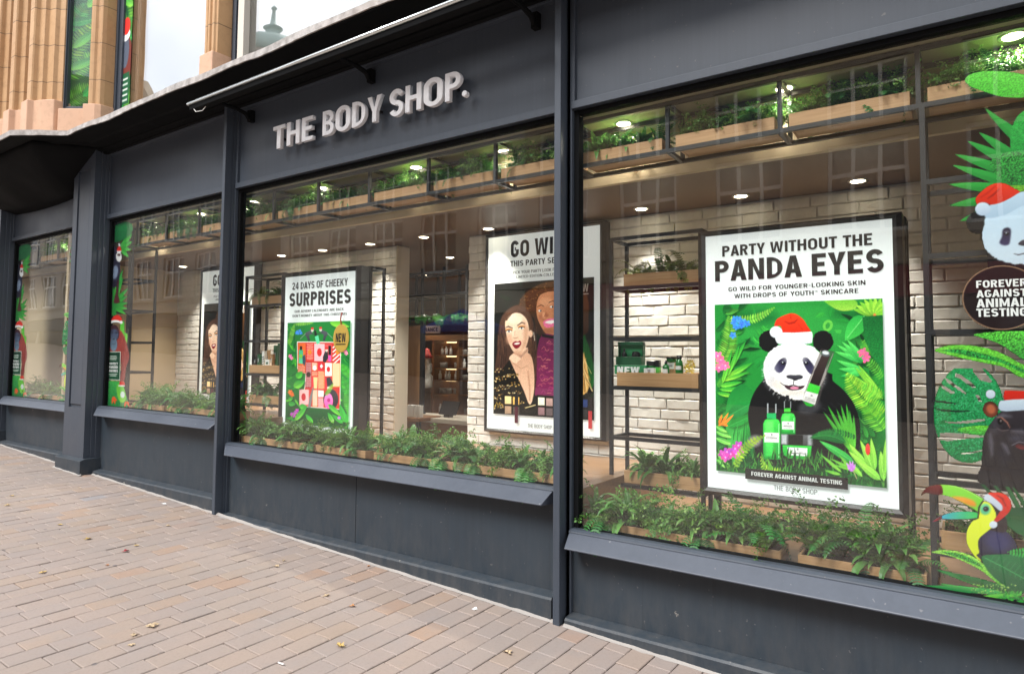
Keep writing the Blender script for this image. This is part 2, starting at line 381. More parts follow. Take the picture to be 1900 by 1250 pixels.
def build_ground():
    # the bedding the pavers lie on reaches the horizon; pavers are real stones near the shop
    v = []; f = []
    def quad(x0, x1, y0, y1, dz):
        b = len(v); v.extend([(x0, y0, gz(x0) + dz), (x1, y0, gz(x1) + dz), (x1, y1, gz(x1) + dz), (x0, y1, gz(x0) + dz)]); f.append((b, b+1, b+2, b+3))
    quad(-17, 7, -9, .1, -.009)
    me = bpy.data.meshes.new('paving_bed'); me.from_pydata(v, [], f); o = obj('paving_bed', me, JOINT); o['kind'] = 'structure'
    v = []; f = []
    quad(-250, -17, -250, 250, -.002); quad(7, 250, -250, 250, -.002); quad(-17, 7, -250, -9, -.002); quad(-17, 7, .1, 250, -.03)
    me = bpy.data.meshes.new('ground'); me.from_pydata(v, [], f); o = obj('ground', me, FARPAV); o['kind'] = 'structure'
    V = []; Fc = []; S = []
    W, L, g, bv = .128, .205, .0023, .0034
    for i in range(-106, 75):
        x0 = -2.543 + W * i
        if x0 > 6.8 or x0 < -16.8: continue
        off = (.5 if i % 2 else 0) * L + random.uniform(-.012, .012); y = -8.9 + off - L
        while y < .0:
            ln = L * random.choice((.98, 1, 1, 1, 1.03))
            y1 = min(y + ln, .02)
            if y1 - y > .02 and y > -8.95:
                xa, xb, ya, yb = x0 + g, x0 + W - g, y + g, y1 - g
                h = random.uniform(-.0022, .0022); t1 = random.uniform(-.0012, .0012); t2 = random.uniform(-.0012, .0012)
                j = lambda: random.uniform(-.0016, .0016)
                b = len(V)
                pts = [(xa+j(), ya+j()), (xb+j(), ya+j()), (xb+j(), yb+j()), (xa+j(), yb+j())]
                for (px, py) in pts: V.append((px, py, gz(px) - .012))
                for k, (px, py) in enumerate(pts): V.append((px, py, gz(px) + h - bv + (t1 if k in (1, 2) else -t1) + (t2 if k > 1 else -t2)))
                for k, (px, py) in enumerate(pts):
                    sx = 1 if k in (0, 3) else -1; sy = 1 if k < 2 else -1
                    V.append((px + sx*bv, py + sy*bv, gz(px) + h + (t1 if k in (1, 2) else -t1) + (t2 if k > 1 else -t2)))
                for k in range(4):
                    n2 = (k + 1) % 4
                    Fc.append((b+k, b+n2, b+4+n2, b+4+k)); Fc.append((b+4+k, b+4+n2, b+8+n2, b+8+k))
                Fc.append((b+8, b+9, b+10, b+11))
                r = random.random(); s = random.uniform(.05, .72) if r < .86 else (random.uniform(.76, .93) if r < .965 else (random.uniform(.93, .97) if r < .988 else 1.0))
                S += [s] * 12
            y += ln
    me = bpy.data.meshes.new('pavement'); me.from_pydata(V, [], Fc); shade_attr(me, S)
    o = obj('pavement', me, PAVER); o['kind'] = 'structure'
    # ragged cement fillet where the paving meets the shop front
    q = MB()
    def fillet(x0, x1, y):
        n = int((x1 - x0) / .06); pv = []; pf = []
        for k in range(n + 1):
            x = x0 + (x1 - x0) * k / n; w = .010 + .016 * random.random() * random.random(); h = .002 + .006 * random.random()
            pv += [(x, y - w, gz(x) + .001), (x, y - w * .45, gz(x) + h), (x, y + .01, gz(x) + h + .010)]
        for k in range(n):
            for c in range(2): pf.append((3*k + c, 3*k + 3 + c, 3*k + 4 + c, 3*k + 1 + c))
        q.add(pv, pf)
    fillet(-10.4, -8.42, -.062); fillet(-8.42, -7.75, -.172); fillet(-7.74, -5.45, -.062); fillet(-5.4, -2.01, -.062); fillet(-1.94, .42, -.062)
    o = q.build('cement_fillet', MORTAR2); o['kind'] = 'structure'
MORTAR2 = m_plaster('grey_cement', (.26, .24, .22), (.40, .375, .35), .9)
build_ground()

# ------------------------------------------------------------------ the shop building
B = thing('shop_building', 'corner shop building with dark grey shopfront below a terracotta stone upper storey', 'building', (-5, 0, 0))
ZT, ZF0, ZF1 = 3.075, 3.122, 3.775

def bay(x0, x1, zsb, zpl, seam=None, tapl=.10, tapr=.03):
    """one shop window bay between two uprights"""
    zg = zsb + .085
    fr = MB().box(x0, x1, 0, .10, ZT, ZF0); fr.box(x0, x0 + .022, .004, .05, ZF0, 3.80); fr.box(x1 - .022, x1, .004, .05, ZF0, 3.80)
    fr.box(x0, x1, -.012, .05, ZF1, 3.83)
    fr.build('fascia_frame', PAINT, B, .003)
    MB().box(x0 + .02, x1 - .02, .028, .09, ZF0 - .01, ZF1 + .02).build('fascia_panel', PAINT, B)
    w = MB(); j = .034
    w.box(x0, x0 + j, .035, .095, zg, ZT); w.box(x1 - j, x1, .035, .095, zg, ZT); w.box(x0 + j, x1 - j, .036, .095, ZT - .03, ZT - .002); w.box(x0 + j, x1 - j, .036, .095, zg - .004, zg + .010)
    win = w.build('shop_window', PAINT_DEEP, B, .003)
    MB().box(x0 + j - .004, x1 - j + .004, .054, .065, zg, ZT - .02).build('pane', GLASS, win)
    # sloping sill board with mitred ends, bead above
    s = MB().prism([(-.102, zsb), (.03, zsb - .004), (.03, zsb + .074), (-.024, zsb + .074), (-.104, zsb + .008)], x0 + .02, x1 - .01,
                   tap0=[tapl, .0, .0, -.015, tapl], tap1=[-tapr, 0, 0, 0, -tapr])
    sb = s.build('sill_board', PAINT_SILL, B, .004)
    b = MB().prism([(-.022, zsb + .0745), (.05, zsb + .0745), (.05, zsb + .094), (.0, zsb + .094), (-.018, zsb + .084)], x0, x1)
    b.build('sill_bead', PAINT, sb, .003)
    if seam:
        MB().box(x0, seam - .002, .03, .06, -.2, zsb + .01).build('dado_panel', PAINT_LOW, B, .002)
        MB().box(seam + .002, x1, .03, .06, -.2, zsb + .01).build('dado_panel', PAINT_LOW, B, .002)
        MB().box(seam - .004, seam + .004, .045, .07, -.2, zsb).build('panel_joint', PAINT_DEEP, B)
    else:
        MB().box(x0, x1, .03, .06, -.2, zsb + .01).build('dado_panel', PAINT_LOW, B, .002)
    MB().prism([(-.058, -.25), (.03, -.25), (.03, zpl + .012), (.02, zpl + .012), (-.050, zpl), (-.058, zpl - .012)], x0 - .005, x1 + .005).build('plinth', PAINT_LOW, B, .003)

bay(-13.3, -11.08, 1.137, .58)
bay(-10.47, -8.372, .937, .447, tapl=.06, tapr=0.0)
bay(-7.80, -5.470, .937, .345)
bay(-5.378, -2.030, .737, .213, seam=-3.764)
bay(-1.935, .43, .517, .121, tapl=.0)

def mullion(x0, x1, f0, f1, y=-.085):
    g = gz(x0) - .1
    m = MB().box(x0, x1, y, .02, g, 3.845).build('mullion', PAINT, B, .004)
    q = MB().box(f0, x0 - .0015, .004, .098, g, 3.84); q.box(x1 + .0015, f1, .006, .098, g, 3.84); q.box(x1 + .012, f1 - .012, -.018, .006, g, 3.84)
    q.build('mullion_frame', PAINT, m, .003)
mullion(-2.000, -1.956, -2.032, -1.932)
mullion(-5.444, -5.402, -5.472, -5.376)

def pilaster(x0, x1, base_top):
    y = -.122; c0, c1 = x0 + .105, x1 - .10
    p = MB(); g = gz(x0) - .15
    p.box(x0, c0, y, .09, g, 3.85); p.box(c1, x1, y, .09, g, 3.85); p.box(c0, c1, y, .09, 3.635, 3.85); p.box(c0, c1, y, .09, g, 1.01)
    o = p.build('pilaster', PAINT, B, .0)
    MB().box(c0, c1, y + .022, .09, 1.01, 3.635).build('pilaster_panel', PAINT, o)
    m = MB(); m.box(c0 + .018, c1 - .018, y + .008, y + .0215, 1.04, 3.60); m.build('raised_panel', PAINT, o, .006)
    MB().prism([(-.172, g), (.09, g), (.09, base_top + .014), (-.125, base_top + .014), (-.172, base_top - .004)], x0 - .055, x1 + .052).build('pilaster_base', PAINT_LOW, o, .004)
    q = MB()
    for a, b, yy in ((x1 + .0015, x1 + .014, -.06), (x1 + .0155, x1 + .03, -.02)): q.box(a, b, yy, .09, g, 3.85)
    for a, b, yy in ((x0 - .014, x0 - .0015, -.06), (x0 - .03, x0 - .0155, -.02)): q.box(a, b, yy, .09, g, 3.85)
    q.build('pilaster_trim', PAINT, o, .003)
pilaster(-8.338, -7.832, .462); pilaster(-11.04, -10.50, .57); pilaster(.46, 1.0, .14)

# cornice over the shop front (moulded soffit, lead-covered top) with the canted oriel at its left end
LIP = [(-.47, 3.842), (-.47, 3.872)]
prof = [(.09, 3.79), (-.015, 3.79), (-.03, 3.80), (-.03, 3.815), (-.075, 3.822), (-.085, 3.832), (-.085, 3.845), (-.20, 3.85), (-.215, 3.838), (-.235, 3.838), (-.25, 3.852), (-.44, 3.858), (-.452, 3.844), (-.47, 3.842), (-.47, 3.870), (.09, 3.96)]
def offset_path(d):
    """plan of the cornice at projection d (0 = wall face): shop front, chamfer, oriel front, chamfer back"""
    # wall line corners
    k = d * .313
    return [(1.2, -d), (-7.79 + k, -d), (-8.28 + k, -.34 - d), (-10.75 - k, -.34 - d), (-11.24 - k, -d), (-14, -d)]
def sweep(profile, name, mat, parent, bevel=0, mb=None):
    q = mb or MB(); rings = []
    n = len(profile)
    cols = [offset_path(-y) if y < 0 else [(x, yy + y) for x, yy in offset_path(0)] for y, z in profile]
    v = []; f = []
    m = 6
    for j, (y, z) in enumerate(profile):
        for i in range(m): v.append((cols[j][i][0], cols[j][i][1], z))
    for j in range(n):
        for i in range(m - 1):
            j2 = (j + 1) % n
            f.append((j*m + i, j*m + i + 1, j2*m + i + 1, j2*m + i))
    f.append(tuple(j*m for j in range(n))); f.append(tuple(j*m + m - 1 for j in range(n))[::-1])
    q.add(v, f)
    return q.build(name, mat, parent, bevel) if mb is None else q
cor = sweep(prof, 'cornice', PAINT_DEEP, B)
# wavy lead sheet dressed over the cornice edge
def lead():
    v = []; f = []; segs = []
    a, b = offset_path(.482), offset_path(.0)
    for i in range(5):
        L = math.dist(a[i], a[i+1]); n = max(2, int(L / .07))
        for k in range(n + (1 if i == 4 else 0)):
            t = k / n
            segs.append((a[i][0] + (a[i+1][0]-a[i][0])*t, a[i][1] + (a[i+1][1]-a[i][1])*t, b[i][0] + (b[i+1][0]-b[i][0])*t, b[i][1] + (b[i+1][1]-b[i][1])*t))
    ph = 0; hem = .05
    for k, (x, y, xb, yb) in enumerate(segs):
        w = .010 * math.sin(k * .21) + .007 * math.sin(k * .53 + 1) + .006 * random.random()
        zt = 3.893 + w * .55; zb = zt - .043 - .010 * (.5 + .5 * math.sin(k * .33 + 2)) - .004 * random.random()
        v += [(x, y + .012, zb), (x, y, zb), (x, y, zt), (x + (xb-x)*.12, y + (yb-y)*.12, zt + .016), (xb, yb, 4.02)]
    for k in range(len(segs) - 1):
        for c in range(4): f.append((5*k + c, 5*k + 5 + c, 5*k + 6 + c, 5*k + 1 + c))
    me = bpy.data.meshes.new('lead_flashing'); me.from_pydata(v, [], f)
    bm = bmesh.new(); bm.from_mesh(me); bmesh.ops.recalc_face_normals(bm, faces=bm.faces); bm.to_mesh(me); bm.free()
    obj('lead_flashing', me, LEAD, B)
lead()
# hollow-moulded underside of the oriel
def oriel():
    top = [(-7.72, .02), (-8.15, -.62), (-10.88, -.62), (-11.31, .02)]
    def ring(t):
        s = 1 - t; e = math.cos(t * math.pi / 2) ** .9
        pts = []
        for i in range(25):
            u = i / 24; k = u * 3; a = min(2, int(k)); fr = k - a
            x = top[a][0] + (top[a+1][0] - top[a][0]) * fr; y = top[a][1] + (top[a+1][1] - top[a][1]) * fr
            cxm = -9.52
            bul = math.sin(u * math.pi)
            pts.append((cxm + (x - cxm) * (1 - .34 * t ** 1.4), .02 + (y - .02) * e, 3.842 - (.44 * t) * (bul ** .45 if bul > 0 else 0)))
        return pts
    rs = [ring(k / 10) for k in range(11)]; v = [p for r in rs for p in r]; f = []
    for j in range(10):
        for i in range(24): f.append((j*25 + i, j*25 + i + 1, (j+1)*25 + i + 1, (j+1)*25 + i))
    me = bpy.data.meshes.new('oriel_underside'); me.from_pydata(v, [], f); me.polygons.foreach_set('use_smooth', [True]*len(f))
    o = obj('oriel_underside', me, PAINT_DEEP, B)
    m = o.modifiers.new('solid', 'SOLIDIFY'); m.thickness = .02
oriel()

# light trough over the lettering
T = thing('light_trough', 'long slim metal light trough on brackets above the raised shop lettering', 'light', (-3.84, -.45, 3.68))
tr = MB().tube([(-5.36, -.462, 3.69), (-2.02, -.462, 3.69)], .015, 14); tr.build('trough', STEEL, T, smooth=True)
MB().prism([(-.462, 3.676), (-.455, 3.640), (-.415, 3.628), (-.395, 3.648), (-.40, 3.682), (-.448, 3.690)], -5.35, -2.03).build('reflector', PAINT_DEEP, T, .003)
for bx in (-5.17, -3.66, -2.19):
    q = MB().tube([(bx, -.44, 3.70), (bx, -.30, 3.715), (bx, -.14, 3.715), (bx, -.05, 3.70), (bx, -.02, 3.655)], [.012, .016, .016, .019, .013], 8)
    q.box(bx - .022, bx + .022, -.02, .03, 3.64, 3.74); q.build('bracket', PAINT_DEEP, T)
MB().tube([(-5.30, -.45, 3.65), (-5.26, -.45, 3.61), (-5.18, -.44, 3.605), (-5.12, -.43, 3.65)], .003, 6).build('loose_cable', WHITE, T)

# upper storey: terracotta piers and coated windows
def frame_xy(p, q):
    d = Vector((q[0]-p[0], q[1]-p[1])); L = d.length; d /= L
    return d, L
def pier(p, q, name='stone_pier', z0=4.35, z1=8.2, depth=.32):
    """moulded pier whose face runs from p to q (plan, right to left seen from the street)"""
    d, L = frame_xy(p, q); nrm = Vector((-d.y, d.x))
    if nrm.y > 0 or (abs(nrm.y) < 1e-6 and nrm.x < 0): nrm = -nrm
    if nrm.dot(Vector((.3, -1))) < 0: nrm = -nrm
    def pt(u, o): w = Vector(p) + d * (u * L) + nrm * o; return (w.x, w.y)
    pr = [pt(0, -depth), pt(0, .0), pt(.10, .0), pt(.14, .022), pt(.30, .022), pt(.34, .006), pt(.40, .006), pt(.44, .03), pt(.56, .03), pt(.60, .006), pt(.66, .006), pt(.70, .022), pt(.86, .022), pt(.90, .0), pt(1, 0), pt(1, -depth)]
    o = MB().column(pr, z0, z1).build(name, TERRA, B, .006)
    pr2 = [pt(-.04, -depth), pt(-.04, .05), pt(1.04, .05), pt(1.04, -depth)]
    MB().column(pr2, 3.9, z0 + .002).build('pier_base', TERRA_BASE, o, .012)
def up_window(p, q, nm='upper_window', zb=4.02, zt=8.2, inset=.10, jl=.07, jr=.07, paint=PAINT, glass=None):
    d, L = frame_xy(p, q); nrm = Vector((-d.y, d.x))
    if nrm.dot(Vector((.3, -1))) < 0: nrm = -nrm
    def pt(u, o): w = Vector(p) + d * u + nrm * o; return (w.x, w.y)
    f = MB()
    f.column([pt(0, -inset), pt(jr, -inset), pt(jr, -inset-.08), pt(0, -inset-.08)], zb, zt)
    f.column([pt(jr*.35, -inset+.02), pt(jr*.62, -inset+.02), pt(jr*.62, -inset), pt(jr*.35, -inset)], zb, zt)
    f.column([pt(L-jl, -inset), pt(L, -inset), pt(L, -inset-.08), pt(L-jl, -inset-.08)], zb, zt)
    f.column([pt(L-jl*.62, -inset+.02), pt(L-jl*.35, -inset+.02), pt(L-jl*.35, -inset), pt(L-jl*.62, -inset)], zb, zt)
    f.column([pt(jr, -inset), pt(L-jl, -inset), pt(L-jl, -inset-.08), pt(jr, -inset-.08)], zb, zb + .05)
    o = f.build(nm, paint, B, .004)
    MB().column([pt(jr-.01, -inset-.03), pt(L-jl+.01, -inset-.03), pt(L-jl+.01, -inset-.045), pt(jr-.01, -inset-.045)], zb + .04, zt).build('pane', glass or GLASS_UP, o)
    return o, pt
pier((-5.60, -.08), (-5.80, -.08)); pier((-2.25, -.08), (-2.60, -.08))
up_window((-2.6, .04), (-5.60, .04), jl=.145, inset=.02)
q = MB().box(-5.452, -5.36, .025, .09, 4.0, 8.2); q.build('cream_inner_frame', CREAMFR, B, .004)
up_window((-5.80, .04), (-7.93, .04), jl=.19, jr=.03, inset=.02)
# corner pier, splayed window, deep moulded reveals of the oriel piers
c0 = Vector((-7.955, -.10)); cd = Vector((-.822, -.57)).normalized()
def splay(s_, o): w = c0 + cd * s_ + Vector((.57, -.822)) * o; return (w.x, w.y)
o_ = MB().column([(-7.85, .3), (-7.85, -.055), (-7.86, -.095), (-7.882, -.110), (-7.895, -.105), (-7.912, -.117), (-7.925, -.142), (-7.945, -.157), (-7.967, -.168), (-7.975, -.15), (-7.975, .3)], 4.34, 8.2).build('stone_pier', TERRA, B, .004)
MB().column([(-7.835, .3), (-7.835, -.09), (-7.87, -.14), (-7.98, -.215), (-7.99, -.2), (-7.99, .3)], 3.9, 4.342).build('pier_base', TERRA_BASE, o_, .008)
uw, upt = up_window(splay(-.03, 0), splay(.375, 0), zb=4.30, jl=.03, jr=.018, inset=.03, glass=GLASS)
MB().column([splay(-.02, .06), splay(.37, .06), splay(.37, -.3), splay(-.02, -.3)], 3.95, 4.295).build('stone_sill', TERRA_BASE, B, .006)
for k in range(5):
    dx = -.52 * k
    pr = [(-8.65, -.10), (-8.65, -.515), (-8.545, -.515), (-8.535, -.50), (-8.53, -.46), (-8.465, -.435), (-8.455, -.395), (-8.365, -.37), (-8.35, -.33), (-8.295, -.30), (-8.295, -.05)]
    o_ = MB().column([(x + dx, y) for x, y in pr], 4.40, 8.2).build('stone_pier', TERRA, B, .003)
    MB().column([(-8.70 + dx, -.1), (-8.70 + dx, -.55), (-8.53 + dx, -.55), (-8.51 + dx, -.49), (-8.40 + dx, -.45), (-8.28 + dx, -.38), (-8.28 + dx, -.1)], 3.9, 4.402).build('pier_base', TERRA_BASE, o_, .008)
    if k: up_window((-8.13 + dx, -.32), (-8.32 + dx, -.32), zb=4.3, jl=.02, jr=.02, inset=.02); MB().box(-8.32 + dx, -8.13 + dx, -.36, -.1, 3.95, 4.295).build('stone_sill', TERRA_BASE, B, .006)
MB().box(-13.9, -11.1, 0.0, .3, 4.0, 8.2).build('upper_wall', TERRA, B)
MB().box(-2.25, 1.2, 0.0, .3, 4.0, 8.2).build('upper_wall', TERRA, B)
q = MB().box(-14, 1.2, -.01, .4, 8.2, 8.9); q.box(-14, 1.2, -.35, .4, 8.9, 9.2); q.box(-10.75, -8.29, -.52, 0, 8.2, 8.9); q.build('upper_entablature', TERRA, B, .01)
# body of the building: rooms behind, floors, back
q = MB(); q.box(-14, 1.2, .1, 7.0, 3.52, 3.70); q.build('first_floor', SOFFIT, B)
q = MB(); q.box(-14, 1.2, 6.8, 7.0, -.3, 9.2); q.box(-14, -13.8, .3, 6.8, -.3, 9.2); q.box(1.05, 1.2, .3, 6.8, -.3, 9.2); q.build('outer_wall', TERRA, B)
q = MB(); q.box(-14, 1.2, .3, 7.0, 9.2, 9.4); q.build('roof', LEAD, B)
q = MB(); q.box(-13.8, 1.05, 2.6, 2.7, 3.7, 9.2); q.build('upper_room_wall', WHITE, B)
q = MB(); q.box(-13.8, 1.05, .02, 6.8, -.1, -.02); q.build('shop_floor', PLATFORM, B)

# display space: soffit at the glass, bulkhead, lower ceiling, platforms
q = MB(); q.box(-8.95, 1.05, .10, .46, 3.055, 3.10); q.build('window_soffit', SOFFIT, B)
q = MB(); q.box(-13.8, -8.952, .10, .46, 3.055, 3.10); q.build('window_soffit', SOFFIT, B)
q = MB(); q.box(-13.8, 1.05, .46, .50, 2.715, 3.10); q.build('bulkhead', TAN, B)
q = MB(); q.box(-13.8, 1.05, .50, 6.8, 2.72, 2.78); q.build('lower_ceiling', CEIL, B)
q = MB(); q.box(-8.945, -5.43, .10, 1.44, .2, 1.005); q.build('display_platform', PLATFORM, B, .004)
q = MB(); q.box(-5.428, -1.955, .10, 1.44, .1, .805); q.build('display_platform', PLATFORM, B, .004)
q = MB(); q.box(-1.953, .95, .10, 1.44, .0, .570); q.build('display_platform', PLATFORM, B, .004)
q = MB(); q.box(-13.8, -9.02, .10, .62, .2, 1.005); q.build('display_platform', PLATFORM, B, .004)
# end wall of the display and the plain wall behind the left-hand window
q = MB(); q.box(-9.01, -8.95, .10, 1.62, .2, 3.05); q.build('display_end_wall', TAN, B)
q = MB(); q.box(-13.8, -9.01, .62, .68, .2, 3.05); q.build('display_back_wall', TAN, B)
q = MB(); q.box(.95, 1.05, .1, 1.62, .2, 3.05); q.build('display_end_wall', TAN, B)

# ------------------------------------------------------------------ white painted brick partitions
def brick_wall(name, label, x0, x1, z0, z1, yf=1.45, yb=1.62):
    root = thing(name, label, 'wall', ((x0 + x1) / 2, yf, z0))
    MB().box(x0, x1, yf + .006, yb, z0, z1).build('wall_core', MORTAR, root)
    if x1 < -4: MB().box(x1 + .0015, x1 + .014, yf - .008, yb + .004, z0, z1).build('wall_end', CREAM, root)
    V = []; Fc = []
    H, Lb, g = .079, .245, .0075
    nz_ = int((z1 - z0) / H)
    for r in range(nz_):
        za = z0 + r * H; off = (r % 2) * Lb / 2 + random.uniform(-.015, .015); x = x0 - off
        while x < x1:
            ln = Lb * random.uniform(.93, 1.06)
            xa, xb = max(x + g/2, x0), min(x + ln - g/2, x1)
            if xb - xa > .03:
                zb0, zb1 = za + g/2 + random.uniform(-.002, .002), za + H - g/2 + random.uniform(-.002, .002)
                nx, nzz = 7, 4; b = len(V); pr = random.uniform(.0035, .0065); tl = random.uniform(-.003, .003)
                ph = random.uniform(0, 9)
                for jj in range(nzz):
                    for ii in range(nx):
                        u, w = ii/(nx-1), jj/(nzz-1)
                        edge = (ii in (0, nx-1)) or (jj in (0, nzz-1))
                        e2 = not edge and (ii in (1, nx-2) and False)
                        yy = (-.002 if edge else -pr) + tl * (u - .5) + (0 if edge else .0012 * math.sin(ph + u*7 + w*3) + random.uniform(-.0012, .0012))
                        du = 0 if not edge else random.uniform(-.0025, .0025)
                        uu = u if ii in (0, nx-1) else (.025 if ii == 1 else (.975 if ii == nx-2 else u))
                        ww = w if jj in (0, nzz-1) else (.09 if jj == 1 else .91)
                        V.append((xa + (xb-xa)*uu + du, yf + yy, zb0 + (zb1-zb0)*ww + du))
                for jj in range(nzz-1):
                    for ii in range(nx-1):
                        Fc.append((b+jj*nx+ii, b+jj*nx+ii+1, b+(jj+1)*nx+ii+1, b+(jj+1)*nx+ii))
            x += ln
    me = bpy.data.meshes.new('bricks'); me.from_pydata(V, [], Fc)
    obj('bricks', me, WBRICK, root)
brick_wall('brick_partition', 'white painted brick partition behind the advent calendar poster, left of the shop opening', -8.945, -4.795, .3, 2.715)
brick_wall('brick_partition', 'white painted brick partition behind the panda poster, right of the shop opening', -3.855, .94, .1, 2.715)

# ------------------------------------------------------------------ lettering: caps drawn as outlines (plain grotesque)
def arc(cx, cz, rx, rz, a0, a1, n=9):
    return [(cx + rx*math.cos(R(a0 + (a1-a0)*k/n)), cz + rz*math.sin(R(a0 + (a1-a0)*k/n))) for k in range(n + 1)]
def ribbon(path, t):
    L = []; Q = []; n = len(path)
    for i, p in enumerate(path):
        a = path[max(0, i-1)]; b = path[min(n-1, i+1)]; d = math.hypot(b[0]-a[0], b[1]-a[1]) or 1
        nx, nz_ = -(b[1]-a[1])/d*t/2, (b[0]-a[0])/d*t/2
        L.append((p[0]+nx, p[1]+nz_)); Q.append((p[0]-nx, p[1]-nz_))
    return [L + Q[::-1]]
def ring(x0, x1, z0, z1, left=True):
    w = x1 - x0; r = min(w/2, (z1-z0)/2)
    if left: return arc(x1-r, z1-r, r, r, 0, 90) + arc(x0+r, z1-r, r, r, 90, 180) + arc(x0+r, z0+r, r, r, 180, 270) + arc(x1-r, z0+r, r, r, 270, 360)
    r = min(w*.8, (z1-z0)/2); return [(x0, z0)] + arc(x1-r, z0+r, r, r, -90, 0) + arc(x1-r, z1-r, r, r, 0, 90) + [(x0, z1)]
def glyph(c, t):
    """(advance width, loops) for a cap of height 1 and stem t"""
    w = .40 + t * .95; h = t * .92; m = .52
    if c == ' ': return .26, []
    if c == 'I': return t, [[(0,0),(t,0),(t,1),(0,1)]]
    if c == 'E': w *= .88; return w, [[(0,0),(w,0),(w,h),(t,h),(t,m-h/2),(w*.9,m-h/2),(w*.9,m+h/2),(t,m+h/2),(t,1-h),(w,1-h),(w,1),(0,1)]]
    if c == 'F': w *= .86; return w, [[(0,0),(t,0),(t,m-h/2-.03),(w*.9,m-h/2-.03),(w*.9,m+h/2-.03),(t,m+h/2-.03),(t,1-h),(w,1-h),(w,1),(0,1)]]
    if c == 'L': w *= .86; return w, [[(0,0),(w,0),(w,h),(t,h),(t,1),(0,1)]]
    if c == 'T': w *= .95; a = (w-t)/2; return w, [[(a,0),(a+t,0),(a+t,1-h),(w,1-h),(w,1),(0,1),(0,1-h),(a,1-h)]]
    if c == 'H': return w*1.05, [[(0,0),(t,0),(t,m-h/2),(w*1.05-t,m-h/2),(w*1.05-t,0),(w*1.05,0),(w*1.05,1),(w*1.05-t,1),(w*1.05-t,m+h/2),(t,m+h/2),(t,1),(0,1)]]
    if c == 'N': w *= 1.08; return w, [[(0,0),(t*.95,0),(t*.95,.62),(w-t*1.05,0),(w,0),(w,1),(w-t*.95,1),(w-t*.95,.38),(t*1.05,1),(0,1)]]
    if c == 'M': w *= 1.3; return w, [[(0,0),(t*.92,0),(t*.92,.62),(w/2-t*.42,.12),(w/2+t*.42,.12),(w-t*.92,.62),(w-t*.92,0),(w,0),(w,1),(w-t*.98,1),(w/2,.42),(t*.98,1),(0,1)]]
    if c == 'A':
        w *= 1.14; k = t*1.04; s = (w/2-t*.52); zc = .20
        f = lambda z: s*z
        return w, [[(0,0),(k,0),(k+f(zc)*.98,zc),(w-k-f(zc)*.98,zc),(w-k,0),(w,0),(w/2+t*.55,1),(w/2-t*.55,1)], [(k+f(zc+h)*1.0,zc+h*.95),(w/2,1-t*1.35),(w-k-f(zc+h)*1.0,zc+h*.95)]]
    if c == 'V': w *= 1.08; return w, [[(w/2-t*.52,0),(w/2+t*.52,0),(w,1),(w-t*1.06,1),(w/2,.2),(t*1.06,1),(0,1)]]
    if c == 'W': w *= 1.62; a = w*.27; return w, [[(a-t*.5,0),(a+t*.5,0),(w/2,.66),(w-a-t*.5,0),(w-a+t*.5,0),(w,1),(w-t,1),(w-a,.26),(w/2+t*.45,1),(w/2-t*.45,1),(a,.26),(t,1),(0,1)]]
    if c == 'Y': w *= 1.08; return w, [[(w/2-t/2,0),(w/2+t/2,0),(w/2+t/2,.40),(w,1),(w-t*1.12,1),(w/2,.56),(t*1.12,1),(0,1),(w/2-t/2,.40)]]
    if c == 'K': w *= 1.08; return w, [[(0,0),(t,0),(t,.30),(t+.10,.42),(w-t*1.15,0),(w,0),(t+.2,.56),(w-.02,1),(w-t*1.2,1),(t,.52),(t,1),(0,1)]]
    if c == 'X': return w, [[(0,0),(t*1.1,0),(w/2,.36),(w-t*1.1,0),(w,0),(w/2+t*.62,.5),(w,1),(w-t*1.1,1),(w/2,.64),(t*1.1,1),(0,1),(w/2-t*.62,.5)]]
    if c == 'O' or c == '0': w *= 1.08 if c == 'O' else 1; return w, [ring(0,w,0,1), ring(t,w-t,h,1-h)]
    if c == 'D': w *= 1.04; return w, [ring(0,w,0,1,False), ring(t,w-t,h,1-h,False)]
    if c == 'P': b = .42; return w, [[(0,0),(t,0),(t,b)] + ring(0,w,b,1,False)[1:-1] + [(0,1)], ring(t,w-t,b+h,1-h,False)]
    if c == 'R': b = .42; return w*1.02, [[(0,0),(t,0),(t,b),(w*.44,b),(w-t*1.06,0),(w*1.02,0),(w*.74,b+.02)] + ring(0,w,b,1,False)[2:-1] + [(0,1)], ring(t,w-t,b+h,1-h,False)]
    if c == 'B': b = .5; q = ring(0,w,0,b+.02,False)[:-1]; u = ring(0,w*.95,b-.02,1,False); return w, [[(0,0)] + [p for p in q[1:] if p[1] < b] + [p for p in u[1:-1] if p[1] > b] + [(0,1)], ring(t,w-t,h,b-h*.42,False), ring(t,w*.95-t,b+h*.42,1-h,False)]
    if c == 'U': rr = w/2-t/2; return w, ribbon([(t/2,1),(t/2,.5)] + arc(w/2,rr+h/2,rr,rr,180,360,14) + [(w-t/2,.5),(w-t/2,1)], t)
    if c == 'J': rr = w*.9/2-t/2; return w*.9, ribbon(arc(w*.45,rr+h/2,rr,rr,195,360,12) + [(w*.9-t/2,1)], t)
    if c == 'C': rr = w/2-t/2; return w, ribbon(arc(w/2,1-rr-h/2,rr,rr,12,180,12) + arc(w/2,rr+h/2,rr,rr,180,348,12), t)
    if c == 'G': rr = w/2-t/2; return w, ribbon(arc(w/2,1-rr-h/2,rr,rr,14,180,12) + arc(w/2,rr+h/2,rr,rr,180,352,12) + [(w-t/2,.46)], t) + [[(w*.52,.40),(w-t,.40),(w-t,.40+h),(w*.52,.40+h)]]
